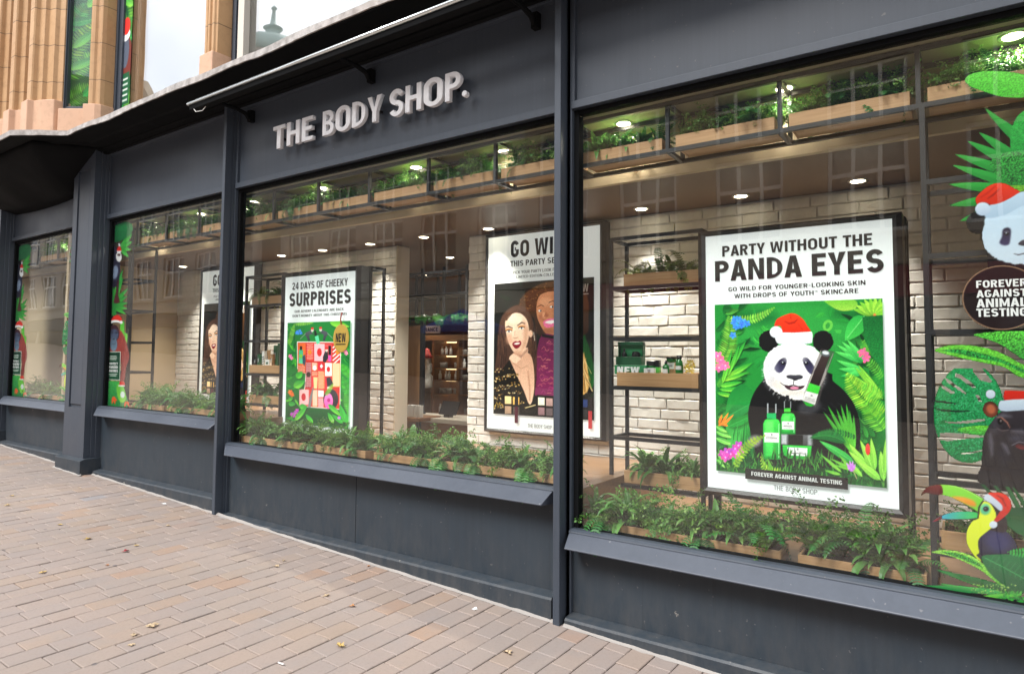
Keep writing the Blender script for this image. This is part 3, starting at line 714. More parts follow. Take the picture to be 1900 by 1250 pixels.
    if c == 'S': rr = w/2-t/2; ru = (1-h)/4; return w, ribbon(arc(w/2,1-ru-h/2,rr,ru,20,180,9) + arc(w/2,1-ru-h/2,rr,ru,180,262,5)[1:] + arc(w/2,ru+h/2,rr,ru,82,0,5) + arc(w/2,ru+h/2,rr,ru,0,-160,9)[1:], t*.97)
    if c == '2': rr = w/2-t/2; return w, ribbon(arc(w/2,1-rr-h/2,rr,rr,175,0,10) + arc(w/2,1-rr-h/2,rr,rr,-1,-38,3)[1:] + [(t*.62,h*.75),(t*.62+.02,h/2),(w,h/2)], t)
    if c == '4': return w, [[(w*.56,0),(w*.56+t,0),(w*.56+t,.20),(w,.20),(w,.20+h),(w*.56+t,.20+h),(w*.56+t,1),(w*.44,1),(0,.20+h),(0,.20),(w*.56,.20)], [(t*.95,.20+h),(w*.56,.20+h),(w*.56,.82)]]
    if c == '.': return t, [[(0,0),(t,0),(t,t),(0,t)]]
    if c == '-': return .3, [[(0,.40),(.3,.40),(.3,.40+h*.9),(0,.40+h*.9)]]
    if c == "'": return t*.8, [[(0,.7),(t*.8,.7),(t*.8,1),(0,1)]]
    if c == '™':
        a = []; x = 0
        for ch in 'TM':
            gw_, lp = glyph(ch, .12); a += [[(x + px*.3, .62 + pz*.36) for px, pz in l] for l in lp]; x += gw_*.3 + .03
        return x, a
    return w, [[(0,0),(w,0),(w,1),(0,1)]]
def text_meshes(s, bold=.03, extrude=0, bev=0):
    """one mesh per word, all in the line's own coordinates"""
    t = .122 + bold * 2.6; gap = .125 - bold * .4; x = 0; out_ = []; cu = None
    def close(cu):
        to = bpy.data.objects.new('t', cu); COL.objects.link(to)
        dg = bpy.context.evaluated_depsgraph_get()
        me = bpy.data.meshes.new_from_object(to.evaluated_get(dg), depsgraph=dg)
        bpy.data.objects.remove(to); bpy.data.curves.remove(cu); out_.append(me)
    for c in s + ' ':
        if c == ' ':
            if cu: close(cu)
            cu = None; x += .30; continue
        if cu is None:
            cu = bpy.data.curves.new('t', 'CURVE'); cu.dimensions = '2D'; cu.fill_mode = 'BOTH'; cu.extrude = extrude; cu.bevel_depth = bev; cu.bevel_resolution = 1; cu.offset = -bev
        w, loops = glyph(c, t)
        if c in 'AVYT' and len(cu.splines): x -= .045
        for lp in loops:
            sp = cu.splines.new('POLY'); sp.points.add(len(lp) - 1); sp.use_cyclic_u = True
            sp.points.foreach_set('co', np.array([(px + x, pz, 0, 1) for px, pz in lp], np.float32).ravel())
        x += w + gap - (.045 if c in 'AVYT' else 0)
    return out_
def lettering(s, x0, x1, z0, z1, Y, mat, parent, name='word', bold=.03, extrude=0, bev=0):
    """sets s into the upright rectangle x0..x1, z0..z1 on plane Y, facing the street; one mesh per word"""
    mes = text_meshes(s, bold, extrude, bev); cos = []
    for me in mes:
        n = len(me.vertices); co = np.empty(n * 3, np.float32); me.vertices.foreach_get('co', co); cos.append(co.reshape(-1, 3))
    al = np.concatenate(cos); lo, hi = al.min(0), al.max(0)
    sx = (x1 - x0) / (hi[0] - lo[0]); sz = (z1 - z0) / (hi[1] - lo[1]); res = []
    for me, co in zip(mes, cos):
        new = np.empty_like(co)
        new[:, 0] = x0 + (co[:, 0] - lo[0]) * sx; new[:, 2] = z0 + (co[:, 1] - lo[1]) * sz; new[:, 1] = Y - (co[:, 2] - lo[2])
        me.vertices.foreach_set('co', new.ravel()); me.name = name; me.materials.clear(); me.update()
        res.append(obj(name, me, mat, parent))
    return res

# raised shop name: each letter stands off the fascia on its own
SG = thing('shop_sign', 'raised white capital letters of the shop name on the dark fascia', 'sign', (-3.72, -.03, 3.3))
def sign_word(word, xs, z0, z1):
    for ch, (a, b) in zip(word, xs):
        lo = z0 - (.003 if ch in 'OS' else 0); hi = z1 + (.003 if ch in 'OS' else 0)
        lettering(ch, a, b, lo, hi, -.022, SIGNW, SG, 'letter', .019, .013, bev=.003)
def spans(x0, x1, widths, gap):
    t = sum(widths) + gap * (len(widths) - 1); k = (x1 - x0) / t; out = []; x = x0
    for w in widths: out.append((x, x + w * k)); x += (w + gap) * k
    return out
sign_word('THE', spans(-4.765, -4.255, [.9, .95, .78], .17), 3.305, 3.498)
sign_word('BODY', spans(-4.135, -3.485, [.88, 1.12, .98, 1.0], .14), 3.305, 3.498)
sign_word('SHOP', spans(-3.405, -2.745, [.88, .98, 1.12, .88], .14), 3.305, 3.498)
for _x in (-4.70, -4.5, -4.32, -4.06, -3.9, -3.72, -3.56, -3.33, -3.14, -2.98, -2.82): MB().box(_x - .006, _x + .006, -.024, .03, 3.39, 3.41).build('stud', BLACK, SG)
d_ = MB().lathe([(.021, 0), (.021, .03), (.017, .034)], (0, 0, 0), 14)
me = d_.mesh('full_stop'); me.transform(Matrix.Translation((-2.715, -.020, 3.328)) @ Matrix.Rotation(R(90), 4, 'X')); obj('full_stop', me, SIGNW, SG)

# ------------------------------------------------------------------ painted prints (posters, vinyl stickers)
class Print:
    """a sheet of print on plane Y: shapes are given in photo points or metres, colours in sRGB"""
    def __init__(s, x0, x1, z0, z1, res, Y, bgc=None, dx=0.0, dz=0.0):
        s.x0, s.z0, s.res, s.Y = x0, z0, res, Y; s.u = 1.0; s.shadow = 0
        s.nx = int(round((x1 - x0) / res)) + 1; s.nz = int(round((z1 - z0) / res)) + 1
        s.c = np.zeros((s.nz, s.nx, 3)); s.a = np.zeros((s.nz, s.nx))
        if bgc is not None: s.c[:] = bgc; s.a[:] = 1
        s.map = lambda x, y: at(x, y, Y)
    def P(s, pts): return [s.map(x, y) for x, y in pts]
    def fillm(s, pts, col, col2=None, ang=90, glit=0, soft=0, alpha=1.0, erase=False, jag=0, tex=0):
        """polygon in metres"""
        p = np.array(pts, float)
        if jag: p = p + RNG.uniform(-jag, jag, p.shape)
        q = (p - [s.x0, s.z0]) / s.res; pad = 1.5 + soft / s.res
        i0, i1 = int(max(0, math.floor(q[:,0].min() - pad))), int(min(s.nx - 1, math.ceil(q[:,0].max() + pad)))
        j0, j1 = int(max(0, math.floor(q[:,1].min() - pad))), int(min(s.nz - 1, math.ceil(q[:,1].max() + pad)))
        if i1 < i0 or j1 < j0: return
        X, Y = np.meshgrid(np.arange(i0, i1 + 1), np.arange(j0, j1 + 1))
        ins = np.zeros(X.shape, bool); d2 = np.full(X.shape, 1e9); n = len(q)
        for k in range(n):
            ax, ay = q[k]; bx, by = q[(k+1) % n]
            if ay != by:
                ins ^= ((ay > Y) != (by > Y)) & (X < (bx - ax) * (Y - ay) / (by - ay) + ax)
            ex, ey = bx - ax, by - ay; L = ex*ex + ey*ey + 1e-12
            t = np.clip(((X - ax) * ex + (Y - ay) * ey) / L, 0, 1)
            d2 = np.minimum(d2, (X - ax - t*ex)**2 + (Y - ay - t*ey)**2)
        sd = np.sqrt(d2) * np.where(ins, 1, -1)
        w = 1.0 + 2 * soft / s.res
        al = np.clip(.5 + sd / w, 0, 1) * alpha
        sub = (slice(j0, j1 + 1), slice(i0, i1 + 1))
        if erase: s.a[sub] *= (1 - al); return
        C = np.empty(X.shape + (3,)); C[:] = col
        if col2 is not None:
            ca, sa = math.cos(R(ang)), math.sin(R(ang)); pr = X * ca + Y * sa; pv = q[:,0] * ca + q[:,1] * sa
            t = np.clip((pr - pv.min()) / (pv.max() - pv.min() + 1e-9), 0, 1)[..., None]
            C = C * (1 - t) + np.array(col2, float) * t
        if glit: C = C * RNG.uniform(1 - glit, 1 + glit, X.shape)[..., None]
        if tex: C = C * (1 + tex * np.sin(X * .55 + 2.2 * np.sin(Y * .11)) * np.cos(Y * .35))[..., None]
        s.c[sub] = s.c[sub] * (1 - al[..., None]) + np.clip(C, 0, 255) * al[..., None]
        s.a[sub] = s.a[sub] + (1 - s.a[sub]) * al
    def fill(s, pts, col, col2=None, **k): s.fillm(s.P(smooth(pts) if k.pop('sm', False) else pts), col, col2, **k)
    def ell(s, x, y, rx, ry, col, col2=None, rot=0, n=28, fur=0, **k):
        pts = []
        for i in range(n):
            t = 2 * math.pi * i / n; f = 1 + (random.uniform(-fur, fur) if fur else 0)
            a, b = rx * f * math.cos(t), ry * f * math.sin(t); c, d = math.cos(R(rot)), math.sin(R(rot))
            pts.append((x + a*c - b*d, y + a*d + b*c))
        s.fill(pts, col, col2, **k)
    def line(s, pts, w, col, **k):
        n = len(pts); L = []; Rr = []
        ws = w if isinstance(w, (list, tuple)) else [w] * n
        for i in range(n):
            a = pts[max(0, i-1)]; b = pts[min(n-1, i+1)]; d = math.hypot(b[0]-a[0], b[1]-a[1]) or 1
            nx, ny = -(b[1]-a[1]) / d, (b[0]-a[0]) / d
            L.append((pts[i][0] + nx*ws[i]/2, pts[i][1] + ny*ws[i]/2)); Rr.append((pts[i][0] - nx*ws[i]/2, pts[i][1] - ny*ws[i]/2))
        s.fill(L + Rr[::-1], col, **k)
    def leaf(s, base, tip, w, col, col2=None, bend=0, vein=None, blunt=.5, **k):
        n = 9; ax = (tip[0]-base[0], tip[1]-base[1]); L = math.hypot(*ax) or 1; nx, ny = -ax[1]/L, ax[0]/L
        A = []; Bq = []; M = []
        for i in range(n + 1):
            t = i / n; ww = w * (math.sin(math.pi * t ** (.55 + .4*blunt)) ** .8) * .5 if 0 < t < 1 else 0
            o = bend * L * math.sin(math.pi * t)
            cx_, cy_ = base[0] + ax[0]*t + nx*o, base[1] + ax[1]*t + ny*o
            A.append((cx_ + nx*ww, cy_ + ny*ww)); Bq.append((cx_ - nx*ww, cy_ - ny*ww)); M.append((cx_, cy_))
        if w > 6*s.u and s.shadow and 'soft' not in k:
            off = w * .16; s.fill([(x + off, y + off*1.3*(1 if s.u == 1 else -1)) for x, y in A + Bq[::-1][1:-1]], (4, 34, 14), soft=w * .0006 * s.shadow if s.u == 1 else w * .12, alpha=.42)
        s.fill(A + Bq[::-1][1:-1], col, col2, **k)
        if w > 6*s.u and 'glit' not in k: s.fill(A + M[::-1], tuple(min(255, v*1.16 + 6) for v in col), tuple(min(255, v*1.1 + 4) for v in (col2 or col)), alpha=.55)
        if vein is not None: s.line(M[:-1], max(.6*s.u, w * .05), vein)
    def fern(s, base, tip, w, n, col, col2=None, bend=0, lw=None, stem=None, sweepb=.35):
        ax = (tip[0]-base[0], tip[1]-base[1]); L = math.hypot(*ax) or 1; ux, uy = ax[0]/L, ax[1]/L; nx, ny = -uy, ux
        cs = []
        for i in range(n + 1):
            t = i / n; o = bend * L * math.sin(math.pi * t); cs.append((base[0] + ax[0]*t + nx*o, base[1] + ax[1]*t + ny*o))
        lw = lw or L / n * .8
        for i in range(1, n + 1):
            t = i / n; ll = w * .5 * (math.sin(math.pi * (.14 + .84 * t)) ** .7) + .3*s.u
            cx_, cy_ = cs[i]; f = random.uniform(.85, 1.12); c = tuple(min(255, v * f) for v in (col if random.random() < .6 or col2 is None else col2))
            for sg in (1, -1):
                s.leaf((cx_, cy_), (cx_ + nx*ll*sg + ux*ll*sweepb, cy_ + ny*ll*sg + uy*ll*sweepb), lw, c, blunt=.2)
        s.line(cs, max(.7*s.u, lw * .22), stem or col2 or col)
    def mesh(s, name, cut=True):
        col = lin(np.clip(s.c, 0, 255)).astype(np.float32)
        idx = np.arange(s.nx * s.nz).reshape(s.nz, s.nx)
        xs = s.x0 + np.arange(s.nx) * s.res; zs = s.z0 + np.arange(s.nz) * s.res
        co = np.empty((s.nz, s.nx, 3), np.float32); co[..., 0] = xs[None]; co[..., 1] = s.Y; co[..., 2] = zs[:, None]
        q = np.stack([idx[:-1, :-1], idx[:-1, 1:], idx[1:, 1:], idx[1:, :-1]], -1).reshape(-1, 4)
        am = (s.a[:-1, :-1] + s.a[:-1, 1:] + s.a[1:, 1:] + s.a[1:, :-1]).reshape(-1) / 4
        q = q[am > .5]
        used = np.unique(q); rm = np.full(s.nx * s.nz, -1); rm[used] = np.arange(len(used)); q = rm[q]
        co = co.reshape(-1, 3)[used]; col = col.reshape(-1, 3)[used]
        me = bpy.data.meshes.new(name); me.vertices.add(len(co)); me.vertices.foreach_set('co', co.ravel())
        me.loops.add(q.size); me.loops.foreach_set('vertex_index', q.ravel().astype(np.int32))
        me.polygons.add(len(q)); me.polygons.foreach_set('loop_start', (np.arange(len(q)) * 4).astype(np.int32)); me.polygons.foreach_set('loop_total', np.full(len(q), 4, np.int32))
        me.update(calc_edges=True)
        a = me.attributes.new('col', 'FLOAT_COLOR', 'POINT'); a.data.foreach_set('color', np.concatenate([col, np.ones((len(col), 1), np.float32)], 1).ravel())
        return me
def smooth(pts, k=3):
    """closed Catmull-Rom through pts"""
    n = len(pts); o = []
    for i in range(n):
        p0, p1, p2, p3 = (np.array(pts[(i + j) % n], float) for j in (-1, 0, 1, 2))
        for m in range(k):
            t = m / k
            o.append(tuple(.5 * (2*p1 + (p2-p0)*t + (2*p0-5*p1+4*p2-p3)*t*t + (3*p1-p0-3*p2+p3)*t**3)))
    return o
def zz(ox, oy, k, pts): return [(ox + x / k, oy + y / k) for x, y in pts]

G1, G2, G3, G4, G5 = (16, 104, 44), (36, 150, 52), (90, 190, 50), (150, 205, 60), (8, 60, 28)

def flower(p, x, y, r, col, n=5, mid=None):
    for k in range(n):
        t = 2 * math.pi * k / n + .4
        p.ell(x + r*.6*math.cos(t), y + r*.6*math.sin(t), r*.55, r*.4, tuple(min(255, v * random.uniform(.85, 1.15)) for v in col), rot=math.degrees(t), n=10)
    if mid: p.ell(x, y, r*.22, r*.22, mid, n=8)

def panda_print():
    Y = .588
    x0, x1, z0, z1 = -1.272, -.383, .929, 1.918
    p = Print(x0, x1, z0, z1, .0026, Y, (30, 130, 50)); p.shadow = 1
    # deep green studio wall with darker foot
    p.fillm([(x0, z0), (x1, z0), (x1, 1.35), (x0, 1.35)], (6, 50, 22), (24, 120, 46), soft=.05)
    p.ell(1480, 610, 120, 50, (46, 152, 62), soft=.06, alpha=.7)
    p.ell(1395, 590, 50, 14, (10, 80, 36), soft=.03, alpha=.6); p.ell(1580, 580, 40, 16, (10, 84, 36), soft=.03, alpha=.6)
    for k in range(60):      # far blurred leaves
        x, y = random.uniform(1330, 1640), random.uniform(560, 880); t = random.uniform(0, 6.28); L = random.uniform(14, 34)
        if 1395 < x < 1570 and y > 590: continue
        p.leaf((x, y), (x + L*math.cos(t), y + L*math.sin(t)), random.uniform(5, 10), random.choice([(14, 90, 38), (28, 128, 46), (20, 108, 44), (46, 150, 52)]), soft=.004, alpha=.8)
    for k in range(150):     # dense side planting, darkest at the back
        f = k / 150; sd = random.choice((-1, 1)); x = (1328 + random.uniform(0, 46)) if sd < 0 else (1640 - random.uniform(0, 52)); y = random.uniform(575, 890); t = R(random.uniform(-75, 75)) + (0 if sd < 0 else math.pi); L = random.uniform(18, 40) * (1 - .35*f)
        c = random.choice([(8, 58, 26), (14, 78, 34), (20, 92, 38)]) if f < .5 else random.choice([(30, 118, 46), (48, 142, 52), (22, 100, 42), (70, 156, 56)])
        p.leaf((x, y), (x + L*math.cos(t), y - L*abs(math.sin(t))*.9), random.uniform(6.2, 10), c, tuple(v*.75 for v in c), bend=random.uniform(-.1, .1))
    for k in range(14):
        sd = random.choice((-1, 1)); x = 1330 if sd < 0 else 1638; y = random.uniform(620, 860); p.fern((x, y), (x - sd*random.uniform(24, 44), y - random.uniform(14, 44)), random.uniform(16, 26), 13, random.choice([(24, 104, 40), (44, 138, 50), (80, 160, 54)]), bend=.1*sd)
    # left side foliage
    p.fern((1326, 690), (1352, 588), 34, 26, (116, 176, 62), (88, 160, 52), bend=.12)
    p.fern((1352, 592), (1436, 571), 18, 18, (136, 196, 74), (110, 180, 60), bend=.12)
    for (x, y) in [(1362, 598), (1370, 592), (1378, 597), (1386, 600), (1366, 606), (1376, 603), (1360, 622), (1364, 592)]: flower(p, x, y, 6, (64, 140, 246), 5, (40, 90, 210))
    p.fern((1400, 640), (1424, 604), 26, 12, (38, 146, 56), (60, 170, 62))
    p.fern((1402, 660), (1420, 690), 20, 10, (28, 130, 52))
    for b, t, w in [((1345, 700), (1384, 632), 9), ((1348, 700), (1397, 672), 10), ((1350, 698), (1372, 640), 7), ((1340, 706), (1390, 690), 8), ((1340, 712), (1358, 648), 8), ((1336, 716), (1378, 708), 9), ((1334, 722), (1392, 722), 9), ((1330, 728), (1366, 736), 8)]:
        p.leaf(b, t, w, random.choice([G3, G4, (120, 200, 60)]), G2, vein=(60, 150, 46))
    for (x, y) in [(1337, 668), (1332, 660), (1340, 676), (1334, 682), (1346, 678)]: flower(p, x, y, 8, (238, 110, 160), 5, (250, 190, 210))
    p.fill([(1366, 718), (1380, 712), (1394, 724), (1400, 745), (1402, 780), (1392, 815), (1376, 850), (1356, 850), (1346, 780), (1352, 735)], (70, 178, 72), (24, 120, 50), sm=True)
    for k in range(5): p.line([(1356 + k*9, 735 + k*3), (1352 + k*11, 800)], .8, (36, 140, 60))
    p.leaf((1350, 772), (1404, 742), 24, (18, 106, 48), (34, 140, 60), vein=(60, 160, 80)); p.leaf((1352, 790), (1402, 768), 16, (30, 130, 50), vein=(70, 170, 80))
    for b, t in [((1340, 790), (1362, 768)), ((1338, 788), (1352, 765)), ((1334, 786), (1340, 768)), ((1342, 786), (1351, 790)), ((1332, 790), (1349, 780))]: p.leaf(b, t, 5, (240, 106, 36), (250, 150, 50))
    for b, t, w in [((1328, 800), (1360, 812), 9), ((1328, 812), (1364, 826), 10), ((1328, 790), (1350, 802), 8), ((1328, 838), (1352, 862), 8), ((1328, 848), (1346, 868), 7)]: p.leaf(b, t, w, (130, 200, 80), (60, 160, 60), vein=(200, 230, 150))
    for k in range(24): p.leaf((1352 + k*2, 850), (1362 + k*1.4 + random.uniform(-6, 6), 775 + random.uniform(0, 30)), 2.6, random.choice([(30, 130, 50), (60, 170, 70), (18, 100, 42)]))
    # right side foliage
    p.fill([(1527, 556), (1540, 554), (1575, 553), (1590, 560), (1588, 572), (1565, 577), (1545, 570)], (150, 200, 70), (96, 176, 50), sm=True)
    for k in range(11):
        t = R(20 + k * 14); p.leaf((1624, 585), (1624 - 44*math.cos(t), 585 - 34*math.sin(t)), 11, (150, 206, 66) if k % 2 else (116, 186, 54))
    p.ell(1623, 586, 3, 5, (210, 120, 60))
    p.leaf((1604, 586), (1568, 632), 32, (60, 176, 70), (36, 146, 58), vein=(110, 205, 110))
    p.ell(1536, 604, 9, 11, (96, 186, 70), rot=20); p.ell(1536, 604, 4, 6, (46, 140, 56), rot=20); p.fill([(1548, 611), (1562, 612), (1560, 619), (1551, 618)], (60, 170, 66))
    p.fill([(1600, 588), (1638, 584), (1640, 690), (1618, 660), (1604, 630)], (30, 122, 52), (16, 92, 40), glit=.25)
    for tx, ty in [(1553, 640), (1549, 652), (1552, 668), (1556, 684), (1562, 634), (1572, 630), (1560, 698)]: p.leaf((1606, 690 if ty > 660 else 672), (tx, ty), 11, (40, 160, 70), (90, 200, 90), blunt=.3)
    for (x, y) in [(1602, 652), (1608, 660), (1598, 655), (1606, 666)]: flower(p, x, y, 7, (236, 96, 140), 4)
    for tx in [(1586, 680), (1592, 676), (1596, 690), (1582, 696), (1576, 704)]: p.leaf((1638, 740), tx, 10, (156, 206, 70), (110, 186, 56), vein=(70, 150, 46))
    p.fern((1640, 770), (1572, 694), 46, 24, (146, 200, 60), (110, 180, 50), bend=-.08)
    p.fern((1640, 800), (1604, 748), 40, 16, (110, 186, 56), (80, 160, 50))
    p.fern((1640, 738), (1600, 716), 30, 12, (120, 190, 60), (80, 165, 52))
    # panda: body
    p.fill([(1432, 690), (1416, 705), (1398, 730), (1388, 765), (1392, 800), (1400, 830), (1420, 862), (1560, 866), (1592, 840), (1596, 790), (1586, 752), (1566, 724), (1545, 706), (1535, 690)], (20, 20, 23), (12, 12, 14), sm=True)
    p.ell(1400, 818, 14, 11, (120, 118, 116), soft=.008, rot=-20)
    for k in range(150):
        x, y = random.uniform(1405, 1585), random.uniform(745, 860); L = random.uniform(3, 9)
        p.line([(x, y), (x + L*.8, y + L*random.uniform(.2, .9))], .7, random.choice([(52, 52, 58), (40, 40, 46), (76, 76, 82)]), alpha=.5)
    p.ell(1502, 755, 22, 13, (80, 80, 86), soft=.012, alpha=.55, rot=-15)
    # ears, head
    p.ell(1426, 633, 18, 20, (17, 16, 18), fur=.05, n=60); p.ell(1527, 633, 19, 20, (17, 16, 18), fur=.05, n=60)
    hp = [(1430, 650), (1420, 664), (1416, 682), (1418, 698), (1424, 712), (1436, 724), (1450, 732), (1464, 738), (1480, 741), (1495, 739), (1508, 732), (1520, 720), (1530, 702), (1533, 684), (1528, 664), (1514, 648), (1500, 640), (1475, 636), (1450, 639)]
    hs = smooth(hp, 6); hs = [(x + random.uniform(-1.0, 1.0), y + random.uniform(-1.0, 1.4)) for x, y in hs]
    p.fill(hs, (232, 226, 220), (240, 243, 246))
    for k in range(900):     # fur strokes running outward from the muzzle
        t = random.uniform(0, 6.28); rr = random.uniform(.35, 1.03); x, y = 1475 + 56*rr*math.cos(t), 690 + 50*rr*math.sin(t)
        L = random.uniform(2, 6); f = random.uniform(-16, 12); sh = -26 if (y > 712 and random.random() < .6) else 0
        p.line([(x, y), (x + L*math.cos(t), y + L*math.sin(t)*1.1)], .7, (232 + f + sh, 232 + f + sh, 234 + f + sh), alpha=.65)
    p.ell(1440, 712, 16, 9, (206, 190, 172), soft=.012, alpha=.5, rot=30); p.ell(1470, 728, 24, 7, (196, 186, 176), soft=.01, alpha=.5)
    # eye patches
    p.fill([(1457, 663), (1460, 670), (1456, 682), (1450, 690), (1443, 691), (1437, 684), (1440, 676), (1447, 667)], (62, 58, 92), (30, 26, 44), sm=True, soft=.002)
    p.fill([(1489, 664), (1497, 663), (1504, 670), (1511, 680), (1512, 690), (1505, 694), (1498, 688), (1491, 675)], (62, 58, 92), (30, 26, 44), sm=True, soft=.002)
    for ex in (1453, 1496):
        p.ell(ex, 673, 3.8, 3.6, (12, 10, 14)); p.ell(ex - .8, 672, 1.2, 1.2, (220, 225, 235)); p.line([(ex - 4.6, 670.6), (ex, 668.6), (ex + 4.4, 671)], .8, (120, 118, 140))
    p.ell(1430, 690, 12, 30, (186, 186, 196), soft=.02, alpha=.5); p.ell(1522, 690, 10, 28, (190, 188, 196), soft=.02, alpha=.5); p.ell(1475, 660, 22, 12, (250, 250, 250), soft=.016, alpha=.7)
    # muzzle
    p.ell(1475, 706, 24, 17, (244, 244, 245), soft=.010, alpha=.8)
    p.fill([(1459, 697), (1466, 695), (1475, 695.5), (1484, 695), (1490, 698), (1488, 702), (1481, 704), (1475, 706), (1468, 703), (1461, 701)], (26, 24, 30), (74, 72, 82), sm=True)
    p.line([(1473, 705), (1472, 715)], 1.6, (50, 44, 50)); p.line([(1447, 709), (1454, 714), (1463, 716), (1472, 714), (1482, 717), (1494, 715)], [.8, 1.8, 2.2, 2, 2, 1], (58, 44, 48))
    p.fill([(1456, 715), (1472, 716), (1492, 716), (1486, 722), (1470, 724), (1460, 721)], (60, 34, 44), sm=True); p.ell(1474, 719.5, 8, 2.6, (214, 130, 160))
    # hat
    p.fill([(1437, 606), (1440, 594), (1448, 588), (1460, 583), (1468, 581), (1478, 583), (1490, 592), (1497, 603), (1502, 618), (1452, 618), (1450, 608), (1446, 604)], (206, 40, 18), (240, 62, 26), sm=True)
    p.line([(1456, 596), (1464, 600), (1474, 598), (1480, 592)], [1, 3, 3, 1], (150, 24, 10), soft=.003); p.line([(1466, 582), (1468, 592)], [1, 2.4], (180, 32, 14), soft=.002); p.line([(1480, 600), (1490, 612)], [1, 3], (196, 40, 18), soft=.003)
    p.fill([(1439, 620), (1450, 617), (1475, 617), (1500, 615.5), (1507, 617), (1507, 632), (1503, 637), (1475, 639), (1446, 638), (1439, 630)], (206, 212, 218), (240, 243, 244), sm=True)
    p.ell(1440, 616, 11.8, 10.8, (206, 212, 220), (244, 246, 247), n=32)
    # dropper phial held to the cheek
    p.fill([(1524, 646), (1549, 652), (1530, 706), (1521, 740), (1513, 755), (1489, 744), (1490, 736), (1500, 706)], (96, 88, 84), (64, 58, 56), alpha=.55)
    p.fill([(1526, 656), (1540, 660), (1520, 716), (1502, 711), (1514, 682)], (34, 24, 26), (58, 44, 42)); p.line([(1546, 655), (1524, 712)], 1.0, (150, 140, 134)); p.line([(1523, 650), (1502, 710)], 1.0, (170, 160, 150))
    p.ell(1532, 656, 8, 6, (60, 64, 68), (150, 156, 160), rot=15); p.ell(1532, 654.5, 6, 3, (206, 212, 214), rot=12)
    p.fill([(1502, 710), (1522, 717), (1518, 731), (1496, 725)], (52, 178, 48), (64, 200, 60)); p.fill([(1495, 725), (1518, 731), (1512, 751), (1488, 742)], (196, 194, 190), (220, 219, 216)); p.fill([(1490, 744), (1511, 751), (1505, 754), (1496, 752)], (40, 160, 44))
    for k in range(3): p.line([(1494, 736 + k*2.6), (1512, 741 + k*2.6)], .7, (120, 116, 116))
    p.ell(1506, 733.5, 2, 2, (150, 148, 146))
    # products
    def bottle(x0_, x1_, yt, yb, lab):
        p.fill([(x0_, yt + 9), (x0_ + 3, yt + 2), (x0_ + 7, yt), (x1_ - 7, yt), (x1_ - 3, yt + 2), (x1_, yt + 9), (x1_, yb), (x0_, yb)], (16, 132, 46), (60, 206, 74))
        p.fill([(x0_ + 4, yt + 8), (x0_ + 8, yt + 4), ((x0_+x1_)/2 + 3, yt + 4), ((x0_+x1_)/2 + 3, yb - 6), (x0_ + 4, yb - 6)], (60, 214, 82), (120, 240, 110), soft=.006, alpha=.7); p.line([(x1_ - 3, yt + 9), (x1_ - 3, yb - 3)], 1.2, (150, 240, 160))
        l0, l1 = lab; p.fill([(x0_ + 2, l0), (x1_ - 2.5, l0 + .8), (x1_ - 2.5, l1 + .8), (x0_ + 2, l1)], (214, 218, 214), (228, 230, 226))
        cxm = (x0_ + x1_) / 2; p.ell(cxm, l0 + 4, 1.6, 1.6, (130, 136, 134)); p.line([(x0_ + 5, l0 + 9.4), (x1_ - 6, l0 + 10)], 1.2, (92, 82, 86)); p.line([(x0_ + 6, l0 + 7), (x1_ - 7, l0 + 7.4)], .6, (150, 150, 150)); p.line([(x0_ + 6, l0 + 12.4), (x1_ - 7, l0 + 12.8)], .6, (150, 150, 150))
    bottle(1416, 1448, 777, 852, (802, 820)); p.fill([(1423, 766), (1440, 766), (1440, 777), (1423, 776)], (26, 170, 90)); p.fill([(1422, 748), (1442, 748), (1442, 766), (1422, 766)], (18, 18, 20)); p.line([(1424.5, 748), (1424.5, 766)], 2.2, (170, 176, 180)); p.line([(1439.5, 749), (1439.5, 766)], 2.2, (170, 176, 180))
    bottle(1449, 1476, 766, 805, (781, 796)); p.fill([(1455, 757), (1467, 757), (1467, 764), (1455, 764)], (70, 196, 60)); p.fill([(1454, 744), (1468, 744), (1468, 757), (1454, 757)], (20, 20, 22)); p.fill([(1458, 733), (1464, 733), (1464, 744), (1458, 744)], (26, 26, 28)); p.line([(1455.5, 744), (1455.5, 757)], 1.5, (150, 156, 160)); p.line([(1467, 744), (1467, 757)], 1.5, (150, 156, 160))
    p.fill([(1449, 805), (1508, 807), (1509, 826), (1449, 824)], (60, 60, 62), (96, 98, 100)); p.fill([(1463, 806), (1490, 807), (1490, 826), (1463, 825)], (26, 25, 26)); p.fill([(1450, 806), (1460, 806), (1460, 824), (1450, 823)], (176, 180, 184), soft=.004); p.fill([(1499, 807), (1506, 807), (1506, 826), (1499, 826)], (150, 154, 158), soft=.004)
    p.fill([(1452, 825), (1506, 827), (1504, 846), (1490, 852), (1464, 850), (1453, 843)], (28, 150, 52), (50, 196, 66)); p.fill([(1461, 829), (1498, 831), (1498, 846), (1461, 844)], (220, 224, 222)); p.ell(1480, 833, 2, 2, (140, 144, 142)); p.line([(1466, 840), (1494, 841.4)], 1.5, (96, 82, 90)); p.line([(1470, 837), (1490, 838)], .6, (150, 150, 150))
    # foreground grass and leaves
    for k in range(520):
        x = random.uniform(1328, 1645); y = random.uniform(842, 905) + (x - 1328) * .02; L = random.uniform(6, 22)
        p.leaf((x, y), (x + random.uniform(-7, 7), y - L), random.uniform(1.4, 2.8), random.choice([(16, 66, 28), (28, 96, 36), (50, 128, 44), (12, 50, 22), (76, 140, 52)]))
    for tx, ty in [(1536, 752), (1528, 764), (1546, 770), (1552, 758), (1560, 750), (1570, 748), (1576, 760), (1540, 782), (1584, 770)]: p.leaf((1584, 842), (tx, ty), 8, (96, 186, 52), (50, 140, 44))
